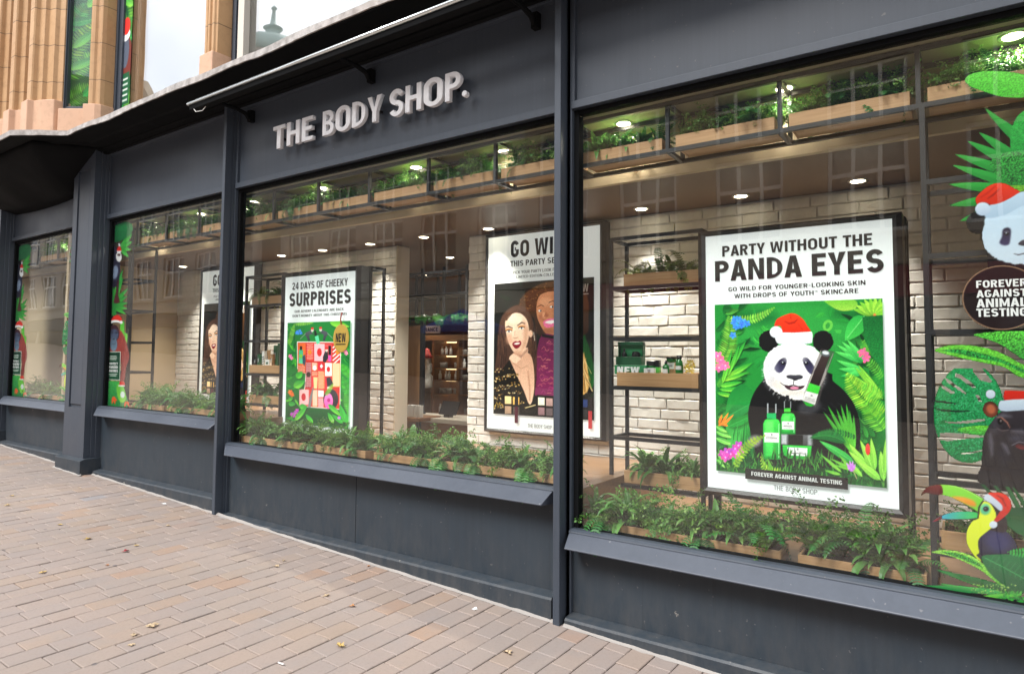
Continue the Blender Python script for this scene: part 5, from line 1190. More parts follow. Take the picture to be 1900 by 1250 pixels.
def right_set():
    """printed jungle stickers: list of (name, print, label body)"""
    S = []
    p = cv(-.03, RX1, 2.70, 2.92)
    p.fill(smooth([(1790, 150), (1800, 138), (1830, 132), (1870, 133), (1905, 139), (1950, 142), (2000, 140), (2030, 150), (2020, 172), (1960, 184), (1915, 183), (1890, 182), (1858, 180), (1830, 172), (1803, 162)]), (70, 176, 44), (104, 206, 70), ang=70, glit=.22)
    S.append(('leaf_sticker', p, 'bright lime glitter leaf sticker lying across the top of the glass'))
    p = cv(-.20, RX1, 2.05, 2.68)
    for tx, ty, bx, by in [(1858, 221, 1905, 275), (1815, 245, 1895, 300), (1793, 261, 1890, 310), (1770, 286, 1890, 325), (1765, 306, 1890, 345), (1758, 342, 1880, 352), (1760, 382, 1870, 365), (1779, 411, 1870, 380), (1826, 200, 1912, 280)]:
        p.leaf((bx, by), (tx, ty), 19, (26, 122, 44), (44, 150, 54), blunt=.4); 
    p.fill(smooth([(1876, 240), (1900, 205), (1960, 200), (2010, 240), (2010, 300), (1960, 330), (1895, 310), (1876, 280)]), (26, 130, 50), (44, 160, 60), glit=.2)
    p.line([(1884, 235), (1940, 300)], 1.6, (70, 180, 80))
    p.fill(smooth([(1836, 305), (1850, 290), (1880, 282), (1930, 290), (1980, 310), (1990, 360), (1940, 390), (1890, 352), (1855, 330)]), (24, 96, 36), (44, 126, 48), glit=.6)
    p.leaf((1960, 360), (1862, 346), 18, (120, 176, 40), (90, 150, 40), glit=.3)
    S.append(('leaf_sticker', p, 'fan of pointed green palm leaf stickers above the panda'))
    p = cv(-.03, RX1, 1.93, 2.42, .0032)
    p.fill(A3((636, 950), (640, 1150), (1700, 1150), (1760, 960)), (18, 16, 20))
    p.ell(*A3((532, 645))[0], 20.5, 20.5, (18, 17, 19), fur=.05, n=70); p.ell(*A3((1600, 560))[0], 20, 20, (18, 17, 19), fur=.05, n=70)
    f = smooth(A3((640, 560), (600, 680), (580, 760), (590, 850), (625, 930), (700, 1000), (800, 1048), (900, 1072), (1023, 1078), (1200, 1062), (1380, 980), (1480, 850), (1500, 700), (1440, 540), (1330, 430), (1150, 400), (900, 440)), 6)
    p.fill([(x + random.uniform(-.9, .9), y + random.uniform(-.9, 1.6)) for x, y in f], (196, 212, 226), (186, 214, 236))
    for k in range(420):
        t = random.uniform(0, 6.28); rr = random.uniform(.5, 1.0); x, y = A3((1035 + 440*rr*math.cos(t), 770 + 310*rr*math.sin(t)))[0]; c = random.uniform(-16, 14)
        p.line([(x, y), (x + 5*math.cos(t), y + 5*math.sin(t))], .8, (196 + c, 214 + c, 230 + c), alpha=.6)
    for sg in (-1, 1):
        mxp = lambda x: 1040 + (x - 1040) * (1 if sg < 0 else -1)
        p.fill(smooth(A3(*[(mxp(x), y) for x, y in [(800, 718), (850, 696), (884, 722), (880, 800), (866, 868), (820, 884), (776, 870), (766, 845), (790, 790)]])), (58, 52, 92), (32, 28, 48), soft=.002)
        e = A3((mxp(840), 756))[0]; p.ell(*e, 4.4, 4, (14, 12, 16)); p.ell(e[0] - .6, e[1] - .8, 1.3, 1.3, (190, 196, 214)); p.line([(e[0] - 5, e[1] - 2), (e[0], e[1] - 4.4), (e[0] + 5, e[1] - 2)], .8, (140, 136, 160))
    p.fill(smooth(A3((960, 868), (1000, 830), (1050, 822), (1110, 840), (1120, 870), (1080, 890), (1000, 886))), (30, 28, 38), (70, 68, 84)); p.line(A3((1040, 890), (1038, 960)), 1.6, (60, 56, 66)); p.line(A3((915, 970), (960, 982), (1040, 966), (1120, 985), (1170, 970)), [1, 2, 2, 2, 1], (60, 50, 60))
    p.fill(smooth(A3((510, 400), (530, 360), (570, 318), (640, 262), (720, 228), (790, 226), (850, 242), (920, 282), (985, 325), (860, 400), (700, 470), (660, 452), (600, 430), (530, 452))), (190, 38, 16), (224, 56, 22)); p.line(A3((640, 390), (700, 350), (760, 290)), [1, 3, 1], (140, 24, 10), soft=.002); p.line(A3((560, 380), (640, 330), (720, 260)), [1, 2, 1], (170, 30, 14), soft=.003)
    p.fill(smooth(A3((640, 470), (760, 440), (880, 385), (985, 322), (1100, 300), (1250, 290), (1330, 320), (1330, 400), (1150, 420), (1000, 470), (850, 550), (700, 596), (640, 596), (608, 570))), (164, 190, 214), (186, 210, 230)); p.ell(*A3((588, 500))[0], 14.4, 12.4, (170, 190, 214), (206, 222, 236), n=30)
    S.append(('panda_sticker', p, 'panda head sticker in a red Santa hat on the glass'))
    p = cv(-.04, RX1, 1.715, 2.005, .003)
    n = 60; cxs, czs, r = .106, 1.860, .137
    p.fillm([(cxs + r*math.cos(6.2832*k/n), czs + r*math.sin(6.2832*k/n)) for k in range(n)], (150, 120, 96)); p.fillm([(cxs + (r-.005)*math.cos(6.2832*k/n), czs + (r-.005)*math.sin(6.2832*k/n)) for k in range(n)], (30, 16, 18), (22, 18, 22))
    S.append(('round_sticker', p, 'round black sticker lettered FOREVER AGAINST ANIMAL TESTING'))
    p = cv(-.16, RX1, 1.42, 1.735)
    p.fill(smooth(A4((380, 5), (500, 42), (620, 92), (720, 160), (850, 240), (1100, 330), (1250, 330), (1250, 60), (1000, -20), (700, -25), (520, -20))), (30, 110, 44), (80, 176, 56), glit=.5)
    p.fill(smooth(A4((60, 135), (110, 110), (200, 88), (350, 90), (520, 120), (650, 170), (850, 270), (1100, 300), (1200, 420), (804, 365), (700, 310), (620, 268), (450, 234), (280, 196), (130, 160))), (84, 176, 50), (100, 190, 60), glit=.3)
    p.fill(smooth(A4((130, 135), (260, 124), (420, 150), (600, 200), (800, 290), (950, 340), (800, 320), (620, 236), (420, 200), (260, 160))), (30, 120, 50), (40, 130, 54), glit=.6)
    S.append(('leaf_sticker', p, 'pair of long striped glitter leaf stickers under the round sign'))
    p = cv(-.16, RX1, 1.03, 1.56)
    pts = [A4((350 + 296*math.cos(6.2832*k/60), 655 + 410*math.sin(6.2832*k/60)))[0] for k in range(60)]
    p.fill(pts, (18, 112, 60), (28, 136, 74), glit=.30)
    for k in range(900):
        t = random.uniform(0, 6.28); r = math.sqrt(random.random()) * .97; x, y = A4((350 + 290*r*math.cos(t), 655 + 400*r*math.sin(t)))[0]; p.ell(x, y, .7, .7, (110, 214, 160), n=5, alpha=.8)
    for sl in [((105, 400), (150, 430), (225, 478), (235, 492), (190, 486), (120, 440)), ((140, 352), (190, 380), (320, 480), (330, 500), (290, 480), (170, 400)), ((240, 320), (290, 340), (400, 425), (400, 446), (370, 440), (280, 372), (225, 345)), ((385, 250), (440, 260), (480, 310), (540, 390), (520, 400), (440, 380), (380, 310)), ((400, 500), (430, 505), (456, 556), (430, 556)), ((55, 545), (140, 552), (245, 572), (240, 580), (150, 570), (55, 556)), ((110, 720), (250, 724), (400, 706), (480, 700), (480, 716), (330, 738), (200, 738)), ((110, 815), (300, 818), (480, 820), (480, 850), (340, 862), (170, 885), (100, 870)), ((270, 985), (400, 968), (470, 952), (470, 962), (380, 985), (290, 996))]:
        p.fill(A4(*sl), (0, 0, 0), erase=True)
    p.line(A4((45, 604), (120, 628), (240, 638), (355, 636)), [1, 3, 3.4, 2], (14, 26, 22))
    S.append(('leaf_sticker', p, 'big green glitter cheese-plant leaf sticker with a black midrib'))
    p = cv(-.06, RX1, .985, 1.47, .0032)
    p.leaf(*[A4((620, 800))[0], A4((220, 790))[0]], 19, (40, 140, 50), (104, 190, 56), glit=.35)
    p.fill(smooth(A4((475, 1250), (455, 1060), (462, 900), (480, 820), (520, 750), (570, 690), (620, 640), (804, 625), (1000, 640), (1150, 720), (1220, 900), (1240, 1250)), 4), (16, 14, 18), (46, 40, 46))
    for b, c in [((560, 760, 30, 60), (70, 66, 74)), ((740, 860, 60, 30), (62, 62, 78)), ((640, 1000, 40, 100), (34, 32, 42)), ((900, 900, 80, 60), (58, 56, 66)), ((530, 900, 10, 120), (64, 58, 62))]: p.ell(*A4(b[:2])[0], b[2]/4.467, b[3]/4.467, c, soft=.012, alpha=.75)
    for b, t_ in [((700, 800), (860, 830)), ((560, 690), (700, 680)), ((520, 820), (540, 1000)), ((840, 900), (960, 960)), ((620, 900), (680, 990))]: p.line(A4(b, ((b[0]+t_[0])/2, (b[1]+t_[1])/2 - 14), t_), [3, 8, 3], (112, 110, 124), soft=.006, alpha=.6)
    for k in range(120):
        x, y = random.uniform(480, 1000), random.uniform(680, 1200); p.line(A4((x, y), (x + random.uniform(-6, 14), y + random.uniform(20, 50))), .8, random.choice([(70, 64, 72), (12, 11, 14), (52, 48, 56)]), alpha=.4)
    p.ell(*A4((527, 620))[0], 14, 15, (110, 54, 34), (72, 34, 24), rot=-30); p.ell(*A4((530, 618))[0], 8, 9, (166, 90, 60), rot=-30, soft=.003)
    p.line(A4((580, 685), (620, 690), (665, 730), (688, 775)), [1, 2.4, 2.4, 1], (150, 100, 86)); p.ell(*A4((606, 720))[0], 5, 6.4, (20, 16, 18)); p.ell(*A4((612, 716))[0], 1.6, 2, (130, 120, 120)); p.line(A4((575, 770), (620, 800), (680, 790)), 1.6, (90, 78, 82))
    p.fill(smooth(A4((730, 925), (760, 905), (800, 920), (810, 950), (770, 948))), (120, 44, 44), (60, 20, 24)); p.line(A4((700, 920), (760, 890), (840, 900)), 2, (96, 92, 104))
    p.fill(smooth(A4((510, 430), (520, 402), (570, 370), (650, 348), (760, 346), (860, 370), (960, 440), (980, 540), (800, 545), (640, 544), (640, 450), (570, 456), (520, 456))), (186, 30, 16), (220, 44, 24)); p.line(A4((660, 440), (700, 430), (750, 440)), 1.6, (140, 18, 10), soft=.002)
    p.fill(smooth(A4((598, 560), (640, 546), (800, 536), (990, 540), (1010, 580), (990, 628), (800, 628), (610, 634))), (170, 186, 206), (196, 212, 226)); p.ell(*A4((527, 495))[0], 9.4, 8.6, (176, 190, 210), (206, 218, 230))
    S.append(('hippo_sticker', p, 'dark hippopotamus sticker in a red Santa hat on the glass'))
    p = cv(-.24, RX1, .60, 1.075, .0032)
    for tx, ty, bx, by, w in [(540, 0, 900, 420, 40), (640, -20, 960, 420, 44), (760, -40, 1000, 400, 44), (860, 60, 1100, 420, 40), (560, 50, 860, 330, 30), (1000, -40, 1100, 360, 44), (820, 400, 1100, 620, 60)]:
        p.leaf(A5((bx, by))[0], A5((tx, ty))[0], w/5, random.choice([(16, 66, 34), (24, 90, 40), (12, 54, 30)]), (20, 76, 38))
    p.fill(smooth(A5((850, 320), (1000, 300), (1200, 330), (1250, 500), (1000, 560), (880, 500), (820, 420))), (18, 92, 44), (12, 66, 34))
    p.fill(smooth(A5((575, 600), (640, 540), (720, 500), (820, 515), (900, 590), (945, 690), (900, 760), (700, 770), (660, 860), (620, 850), (560, 740), (556, 715), (585, 700))), (24, 18, 34), (30, 30, 66)); p.ell(*A5((760, 620))[0], 24, 18, (40, 44, 96), soft=.012, alpha=.7, rot=20)
    p.fill(smooth(A5((640, 232), (720, 262), (770, 330), (840, 420), (830, 530), (720, 520), (680, 500), (740, 400), (730, 320))), (26, 16, 22))
    p.fill(smooth(A5((590, 320), (620, 248), (680, 262), (722, 318), (742, 382), (716, 470), (670, 516), (592, 580), (572, 640), (584, 720), (560, 745), (600, 790), (585, 800), (530, 740), (485, 670), (464, 600), (474, 505), (520, 430), (575, 395)), 4), (196, 214, 24), (222, 232, 56))
    p.fill(smooth(A5((46, 193), (66, 152), (110, 112), (200, 92), (300, 93), (420, 116), (520, 162), (625, 225), (600, 260), (578, 305), (574, 345), (530, 316), (450, 270), (340, 216), (250, 188), (160, 182), (90, 168))), (104, 190, 40), (134, 214, 60))
    p.fill(smooth(A5((46, 193), (66, 152), (110, 112), (180, 94), (230, 96), (248, 140), (240, 182), (160, 182), (90, 168))), (66, 10, 14), (110, 24, 24)); p.fill(smooth(A5((330, 206), (430, 205), (530, 238), (556, 286), (510, 292), (430, 258))), (214, 130, 30), (232, 160, 50), soft=.004); p.line(A5((300, 96), (420, 122), (520, 170), (600, 220)), 1.3, (170, 230, 120))
    p.fill(smooth(A5((146, 438), (190, 402), (240, 376), (340, 346), (450, 338), (560, 348), (574, 380), (556, 404), (500, 412), (330, 415), (240, 412), (186, 430))), (50, 150, 220), (50, 190, 80), ang=0); p.fill(A5((146, 438), (190, 402), (238, 378), (240, 412), (186, 430)), (170, 24, 30), (70, 14, 20), ang=0); p.line(A5((240, 412), (330, 416), (480, 414), (556, 404)), 1.6, (60, 20, 24))
    p.line(A5((622, 240), (582, 300), (574, 400), (540, 414)), 2.6, (20, 20, 16))
    p.ell(*A5((640, 318))[0], 9.8, 10.4, (70, 176, 130), (110, 206, 150), soft=.003); p.ell(*A5((646, 316))[0], 5.4, 5, (18, 30, 40)); p.ell(*A5((646, 316))[0], 3.6, 3.8, (10, 10, 12)); p.ell(*A5((640, 310))[0], .9, .9, (200, 220, 230))
    p.fill(smooth(A5((662, 176), (760, 164), (840, 190), (882, 262), (868, 336), (800, 404), (742, 440), (720, 424), (770, 350), (796, 290))), (176, 26, 16), (220, 50, 26)); p.line(A5((750, 190), (800, 220), (830, 290)), [1, 2.4, 1], (110, 14, 12), soft=.002)
    p.fill(smooth(A5((624, 204), (664, 176), (740, 228), (800, 290), (782, 336), (700, 270), (636, 234))), (176, 186, 206), (206, 214, 228)); p.ell(*A5((716, 461))[0], 7.4, 6.8, (190, 204, 222), (214, 224, 236))
    S.append(('toucan_sticker', p, 'long-beaked toucan sticker in a small Santa hat near the sill'))
    p = cv(-.26, RX1, .602, .86)
    for tx, ty, bx, by, w, c in [(160, 870, 900, 1100, 70, (20, 96, 44)), (20, 1025, 800, 1090, 60, (30, 120, 54)), (300, 900, 900, 1080, 60, (16, 78, 38)), (420, 960, 1000, 1100, 60, (14, 70, 34)), (180, 1000, 900, 1130, 40, (40, 130, 56))]:
        p.leaf(A5((bx, by))[0], A5((tx, ty))[0], w/5, c, tuple(v*1.25 for v in c))
    p.fill(smooth(A5((145, 720), (180, 702), (260, 694), (400, 710), (540, 760), (640, 840), (760, 960), (900, 1060), (760, 1010), (620, 900), (460, 812), (300, 748))), (96, 176, 50), (150, 210, 80), glit=.25); p.fill(smooth(A5((230, 712), (400, 730), (540, 790), (620, 860), (540, 830), (400, 770))), (44, 130, 44), glit=.6)
    p.fill(smooth(A5((606, 752), (760, 735), (900, 735), (1060, 770), (1200, 900), (1150, 1090), (960, 1090), (820, 1030), (700, 930), (640, 850))), (10, 78, 42), (20, 106, 56)); p.line(A5((640, 770), (800, 850), (1000, 960)), 1.2, (70, 170, 90))
    for k in range(8): p.line(A5((690 + 45*k, 790 + 22*k), (730 + 48*k, 740 + 18*k)), .7, (40, 130, 66)); p.line(A5((690 + 45*k, 790 + 22*k), (680 + 48*k, 850 + 20*k)), .7, (40, 130, 66))
    for k in range(120): x, y = random.uniform(500, 930), random.uniform(1010, 1110); p.ell(*A5((x, y))[0], 1.2, 1, random.choice([(150, 200, 70), (40, 100, 40), (190, 210, 110)]), n=6)
    p.leaf(A5((1000, 1110))[0], A5((520, 1136))[0], 9, (110, 190, 60), (70, 160, 50))
    for k in range(110): x, y = random.uniform(760, 1250), random.uniform(1100, 1200); p.leaf(A5((x, y))[0], A5((x + random.uniform(-50, 30), y - random.uniform(10, 40)))[0], 3.4, random.choice([(40, 150, 50), (80, 190, 60), (26, 110, 40)]))
    p.fern(A5((1150, 720))[0], A5((850, 715))[0], 20, 10, (60, 180, 70), (40, 150, 60))
    S.append(('leaf_sticker', p, 'dark green leaf stickers spread along the sill'))
    return S

def left_set():
    Bx = lambda *pts: zz(190, 400, 3.375, pts)
    S = []; res = .0075; W = (-7.86, -7.14)
    p = Print(*W, 2.62, 3.05, res, YS)
    p.fill(smooth(Bx((45, 95), (100, 52), (160, 38), (190, 66), (182, 112), (130, 152), (80, 168), (42, 150))), (14, 96, 50), (26, 126, 64), glit=.3)
    for t in [(188, 112), (190, 160), (182, 215), (165, 262)]: p.leaf(Bx((110, 200))[0], Bx(t)[0], 9, (70, 170, 60), (40, 140, 50))
    S.append(('leaf_sticker', p, 'dark glitter leaf sticker at the top left corner of the glass'))
    p = Print(*W, 1.60, 2.75, res, YS)
    for t in [(165, 450), (160, 500), (165, 545), (160, 585), (150, 620), (120, 420), (130, 330), (132, 380), (20, 470), (15, 560), (20, 620)]: p.leaf(Bx((62, 560))[0], Bx(t)[0], 9, (70, 166, 56), (30, 120, 44), blunt=.3)
    p.fill(Bx((28, 430), (70, 440), (90, 620), (20, 640)), (36, 126, 50))
    S.append(('leaf_sticker', p, 'fan palm leaf sticker behind the dangling monkey'))
    p = Print(*W, 1.86, 2.80, res * .8, YS)
    p.line(Bx((64, 165), (58, 195), (72, 225)), 3, (206, 210, 216)); p.line(Bx((103, 162), (108, 190), (104, 215)), 3.4, (206, 210, 216))
    p.line(Bx((42, 280), (54, 300), (50, 360), (42, 425)), 1.4, (190, 196, 200)); p.fill(smooth(Bx((66, 200), (84, 196), (102, 240), (112, 300), (108, 380), (92, 440), (62, 445), (50, 410), (62, 320))), (28, 26, 44), (40, 40, 60)); p.ell(*Bx((80, 355))[0], 5.4, 13, (120, 134, 160), soft=.01, rot=8)
    p.ell(*Bx((104, 258))[0], 5.4, 9.4, (224, 224, 226), fur=.08); p.ell(*Bx((104, 246))[0], 3.2, 2.4, (90, 70, 70)); p.fill(smooth(Bx((92, 222), (98, 196), (112, 194), (120, 214), (118, 228))), (206, 40, 30)); p.line(Bx((92, 226), (120, 226)), 2.6, (232, 232, 234)); p.fill(Bx((92, 410), (106, 400), (100, 500), (112, 545), (86, 550), (70, 545), (84, 480)), (84, 20, 30), (50, 14, 24))
    S.append(('monkey_sticker', p, 'dangling white-faced monkey sticker with a Santa hat'))
    p = Print(*W, 1.10, 2.02, res * .8, YS)
    p.fill(Bx((112, 665), (138, 660), (140, 730), (160, 740), (156, 800), (112, 790)), (110, 200, 60), (80, 180, 50))
    p.fill(smooth(Bx((16, 860), (22, 740), (56, 705), (110, 715), (140, 760), (166, 850), (168, 900), (150, 950), (140, 1030), (110, 1030), (120, 960), (110, 900), (60, 870))), (130, 44, 40), (160, 66, 56))
    for k in range(120): x, y = random.uniform(20, 160), random.uniform(730, 960); p.line(Bx((x, y), (x + 4, y + 26)), .7, random.choice([(176, 84, 66), (100, 30, 30)]), alpha=.5)
    p.ell(*Bx((76, 735))[0], 9.5, 15, (60, 24, 34)); p.ell(*Bx((74, 745))[0], 8, 11, (78, 90, 116), (60, 66, 90)); p.ell(*Bx((72, 805))[0], 6.6, 13, (110, 134, 156), (84, 100, 122)); p.ell(*Bx((62, 732))[0], 1.4, 1.2, (16, 12, 14)); p.ell(*Bx((88, 732))[0], 1.4, 1.2, (16, 12, 14)); p.line(Bx((60, 800), (72, 806), (84, 800)), .8, (50, 56, 66)); p.ell(*Bx((72, 772))[0], 2.2, 1.2, (40, 44, 54))
    p.fill(smooth(Bx((56, 660), (72, 630), (100, 622), (122, 640), (120, 664), (90, 660))), (214, 44, 30)); p.fill(smooth(Bx((52, 676), (60, 656), (100, 655), (114, 672), (80, 668))), (232, 232, 232)); p.ell(*Bx((118, 668))[0], 3, 3, (236, 236, 236))
    p.fill(Bx((22, 851), (116, 850), (112, 1032), (18, 1028)), (196, 206, 196)); p.fill(Bx((26, 856), (112, 855), (108, 1026), (22, 1023)), (16, 74, 44), (12, 54, 34))
    for y, w in ((880, 36), (890, 40), (900, 34), (992, 44), (1002, 34)): p.line(Bx((68 - w/2*1.2, y), (68 + w/2*1.2, y)), 1.5, (206, 214, 206))
    S.append(('orangutan_sticker', p, 'orangutan sticker with green PROTECT ENDANGERED CREATURES sign'))
    p = Print(*W, 1.02, 1.30, res * .8, YS)
    p.fill(smooth(Bx((4, 1190), (12, 1080), (24, 1036), (100, 1034), (140, 1100), (160, 1200))), (24, 120, 56), (60, 160, 70), glit=.2)
    p.fill(smooth(Bx((92, 1060), (120, 1050), (142, 1090), (150, 1150), (120, 1170), (96, 1130))), (130, 200, 60), (90, 180, 60)); p.ell(*Bx((128, 1120))[0], 4, 6, (214, 226, 220)); p.fill(smooth(Bx((108, 1060), (116, 1034), (136, 1036), (142, 1060))), (206, 40, 30)); p.line(Bx((102, 1064), (142, 1066)), 2.4, (232, 232, 232))
    for a, b in [((70, 1130), (62, 1180)), ((76, 1130), (80, 1182)), ((150, 1160), (140, 1198)), ((156, 1160), (170, 1196)), ((74, 1140), (92, 1160))]: p.leaf(Bx(a)[0], Bx(b)[0], 4, (226, 90, 36))
    S.append(('frog_sticker', p, 'green frog sticker with orange feet, Santa hat'))
    return S

def place_set(S, where, dx=0, dz=0, sx=1, base=None, group=None):
    outp = []
    for k, (nm, me, lab) in enumerate([(n_, p_.mesh(n_), l_) for n_, p_, l_ in S]):
        o = obj(nm, me, PRINT); tag(o, lab + where, 'sticker'); o.location = (0, -.0007 * k, 0)
        outp.append((nm, me, lab, o))
    return outp
def round_text(root, dx=0, dz=0, sc=1.0):
    for s, x0, zt, zb, w in (('FOREVER', 1811, 521, 534.5, .172), ('AGAINST', 1811.5, 538.7, 552.4, .172), ('ANIMAL', 1811.5, 555, 570.7, .172), ('TESTING', 1811.5, 573, 588, .172)):
        X, Z1_ = at(x0, zt, YS); _, Z0_ = at(x0, zb, YS)
        lettering(s, X, X + w, Z0_, Z1_, YS + root.location.y - .0012, INKW, root, 'word', .03)
RS = right_set(); rs = place_set(RS, ', right-hand window')
LS = left_set(); ls = place_set(LS, ', second window')
for n_, m_, l_, o in rs:
    if n_ == 'round_sticker': round_text(o)
def prot_text(o):
    for s, y0, y1 in (('PROTECT', 918, 934), ('ENDANGERED', 939, 957), ('CREATURES', 962, 980)):
        a = at(190 + 38/3.375, 400 + y0/3.375, YS); b = at(190 + 98/3.375, 400 + y1/3.375, YS)
        lettering(s, a[0], b[0], b[1], a[1], YS + o.location.y - .0012, INKW, o, 'word', .035)
for n_, m_, l_, o in ls:
    if n_ == 'orangutan_sticker': prot_text(o)
# the far left window carries both sets again
for n_, me, lab, src in ls:
    o = src.copy(); COL.objects.link(o); o.location = (-2.665, src.location.y, 0); o['label'] = lab + ', far left window'
    for ch in src.children: c = ch.copy(); COL.objects.link(c); c.parent = o
for n_, me, lab, src in rs:
    o = src.copy(); COL.objects.link(o); o.location = (-8.832, src.location.y, .42); o['label'] = lab.replace(' on the glass', '') + ', far left window'
    for ch in src.children: c = ch.copy(); COL.objects.link(c); c.parent = o

# ------------------------------------------------------------------ black metal racks, shelving, planters
def rack(name, label, cat, x0, x1, y0, y1, z0, z1, levels, posts_x=None, t=.024, group=None):
    root = thing(name, label, cat, (x0, y0, z0), group); h = t / 2
    for px in (posts_x or (x0, x1)):
        for py in (y0, y1): MB().box(px - h, px + h, py - h, py + h, z0, z1).build('post', BLACK, root, .002)
    xs = sorted(set([x0, x1] + list(posts_x or [])))
    for z in levels:
        q = MB(); q.box(x0 - h, x1 + h, y0 - h - .001, y0 + h + .001, z - h, z + h); q.box(x0 - h, x1 + h, y1 - h - .001, y1 + h + .001, z - h, z + h)
        for px in xs: q.box(px - h - .001, px + h + .001, y0 + h, y1 - h, z - h + .001, z + h - .001)
        q.build('shelf_frame', BLACK, root)
    return root
rack('hanging_rack', 'black metal rack hung along the top of the wide right-hand window', 'rack', -1.99, .42, .15, .385, 2.755, 3.05, (2.765, 3.036), (-1.39, -.784, -.175, .42), .022)
rack('hanging_rack', 'black metal rack hung along the top of the window under the raised lettering', 'rack', -5.60, -2.0, .15, .385, 2.755, 3.05, (2.765, 3.036), (-5.60, -5.012, -4.415, -3.81, -3.20, -2.60), .022)
rack('hanging_rack', 'black metal rack hung along the top of the second window from the left', 'rack', -8.02, -5.62, .15, .385, 2.755, 3.05, (2.765, 3.036), (-8.02, -7.42, -6.81, -6.20), .022)
rack('hanging_rack', 'black metal rack hung along the top of the far left window', 'rack', -10.6, -8.5, .15, .385, 2.755, 3.05, (2.765, 3.036), (-10.6, -10.0, -9.4, -8.8), .022)
LV = (2.405, 2.065, 1.72, 1.39, 1.055, .745)
rack('ladder_shelf', 'tall open black ladder shelf right of the panda poster, behind the toucan', 'shelf', -.163, .41, .15, .405, .573, 2.755, LV)
rack('ladder_shelf', 'tall open black ladder shelf behind the orangutan sticker, second window', 'shelf', -8.10, -7.497, .15, .405, 1.008, 2.755, LV[:5])
rack('display_shelf', 'black metal display shelf between the panda poster and the thick upright', 'shelf', -2.03, -1.40, .73, .98, .573, 2.405, LV)
rack('display_shelf', 'black metal display shelf left of the advent calendar poster', 'shelf', -6.262, -5.63, .73, .98, 1.008, 2.415, (2.405, 2.10, 1.735, 1.392, 1.085))
rack('metal_stand', 'black open metal stand behind the advent calendar poster', 'stand', -5.492, -4.386, .715, .88, .808, 2.39, (2.378, .83))
rack('metal_stand', 'black open metal stand behind the panda poster', 'stand', -1.372, -.294, .785, .96, .573, 2.376, (2.364, .60))

def planter(label, x0, x1, y0, y1, z0, z1, group):
    root = thing('planter_box', label, 'planter', ((x0 + x1) / 2, (y0 + y1) / 2, z0), group); t = .012
    q = MB(); q.box(x0, x1, y0, y0 + t, z0, z1); q.box(x0, x1, y1 - t, y1, z0, z1); q.box(x0, x0 + t, y0 + t, y1 - t, z0, z1 - .0015); q.box(x1 - t, x1, y0 + t, y1 - t, z0, z1 - .0015); q.box(x0 + t, x1 - t, y0 + t, y1 - t, z0 + .002, z0 + .012)
    me = q.mesh('box'); me.transform(Matrix.Translation(-root.location)); o = obj('box', me, OAK); o.parent = root
    m = o.modifiers.new('bevel', 'BEVEL'); m.width = .0015; m.segments = 1
    me = MB().box(x0 + t, x1 - t, y0 + t, y1 - t, z0 + .012, z1 - .016).mesh('soil'); me.transform(Matrix.Translation(-root.location)); o = obj('soil', me, SOIL); o.parent = root
    return root

# ---- plants: a few kinds, several shapes of each
def pl_mesh(name, V, Fc, S, mat):
    me = bpy.data.meshes.new(name); me.from_pydata(V, [], Fc); shade_attr(me, S); me.materials.append(mat); return me
def strip(V, Fc, S, pts, ws, side, sh, fold=.25):
    b = len(V); n = len(pts)
    for i, (p, w) in enumerate(zip(pts, ws)):
        d = (pts[min(i+1, n-1)] - pts[max(i-1, 0)]).normalized(); sd = d.cross(Vector((0, 0, 1)))
        sd = (sd.normalized() if sd.length > 1e-3 else side); up = sd.cross(d)
        V += [tuple(p + sd*w + up*w*fold), tuple(p), tuple(p - sd*w + up*w*fold)]; k = sh + .18 * (i / n) ** 2; S += [k, k * .8, k]
    for i in range(n - 1):
        for c in range(2): Fc.append((b + 3*i + c, b + 3*i + c + 1, b + 3*i + 4 + c, b + 3*i + 3 + c))
def arcpts(az, el, L, droop, n, r0=.0):
    p = Vector((math.cos(az)*r0, math.sin(az)*r0, 0)); o = [p.copy()]; e = el
    for i in range(n):
        p = p + Vector((math.cos(az)*math.cos(e), math.sin(az)*math.cos(e), math.sin(e))) * (L / n); o.append(p.copy()); e -= droop / n * (1 + i / n)
    return o
def strap_plant(seed, n=17, L=.16, w=.014):
    random.seed(seed); V, Fc, S = [], [], []
    for k in range(n):
        t = k / n; az = k * 2.4 + random.uniform(-.3, .3); el = R(84 - 62 * t + random.uniform(-8, 8)); l = L * random.uniform(.7, 1.12)
        pts = arcpts(az, el, l, R(random.uniform(45, 100)), 7, .006); m = len(pts)
        ws = [w * random.uniform(.9, 1.1) * (math.sin(math.pi * (.12 + .88 * i / (m - 1))) ** .75) if i < m - 1 else .0006 for i in range(m)]
        strip(V, Fc, S, pts, ws, Vector((1, 0, 0)), random.uniform(.18, .66))
    return pl_mesh('strap_plant', V, Fc, S, LEAF_STRAP)
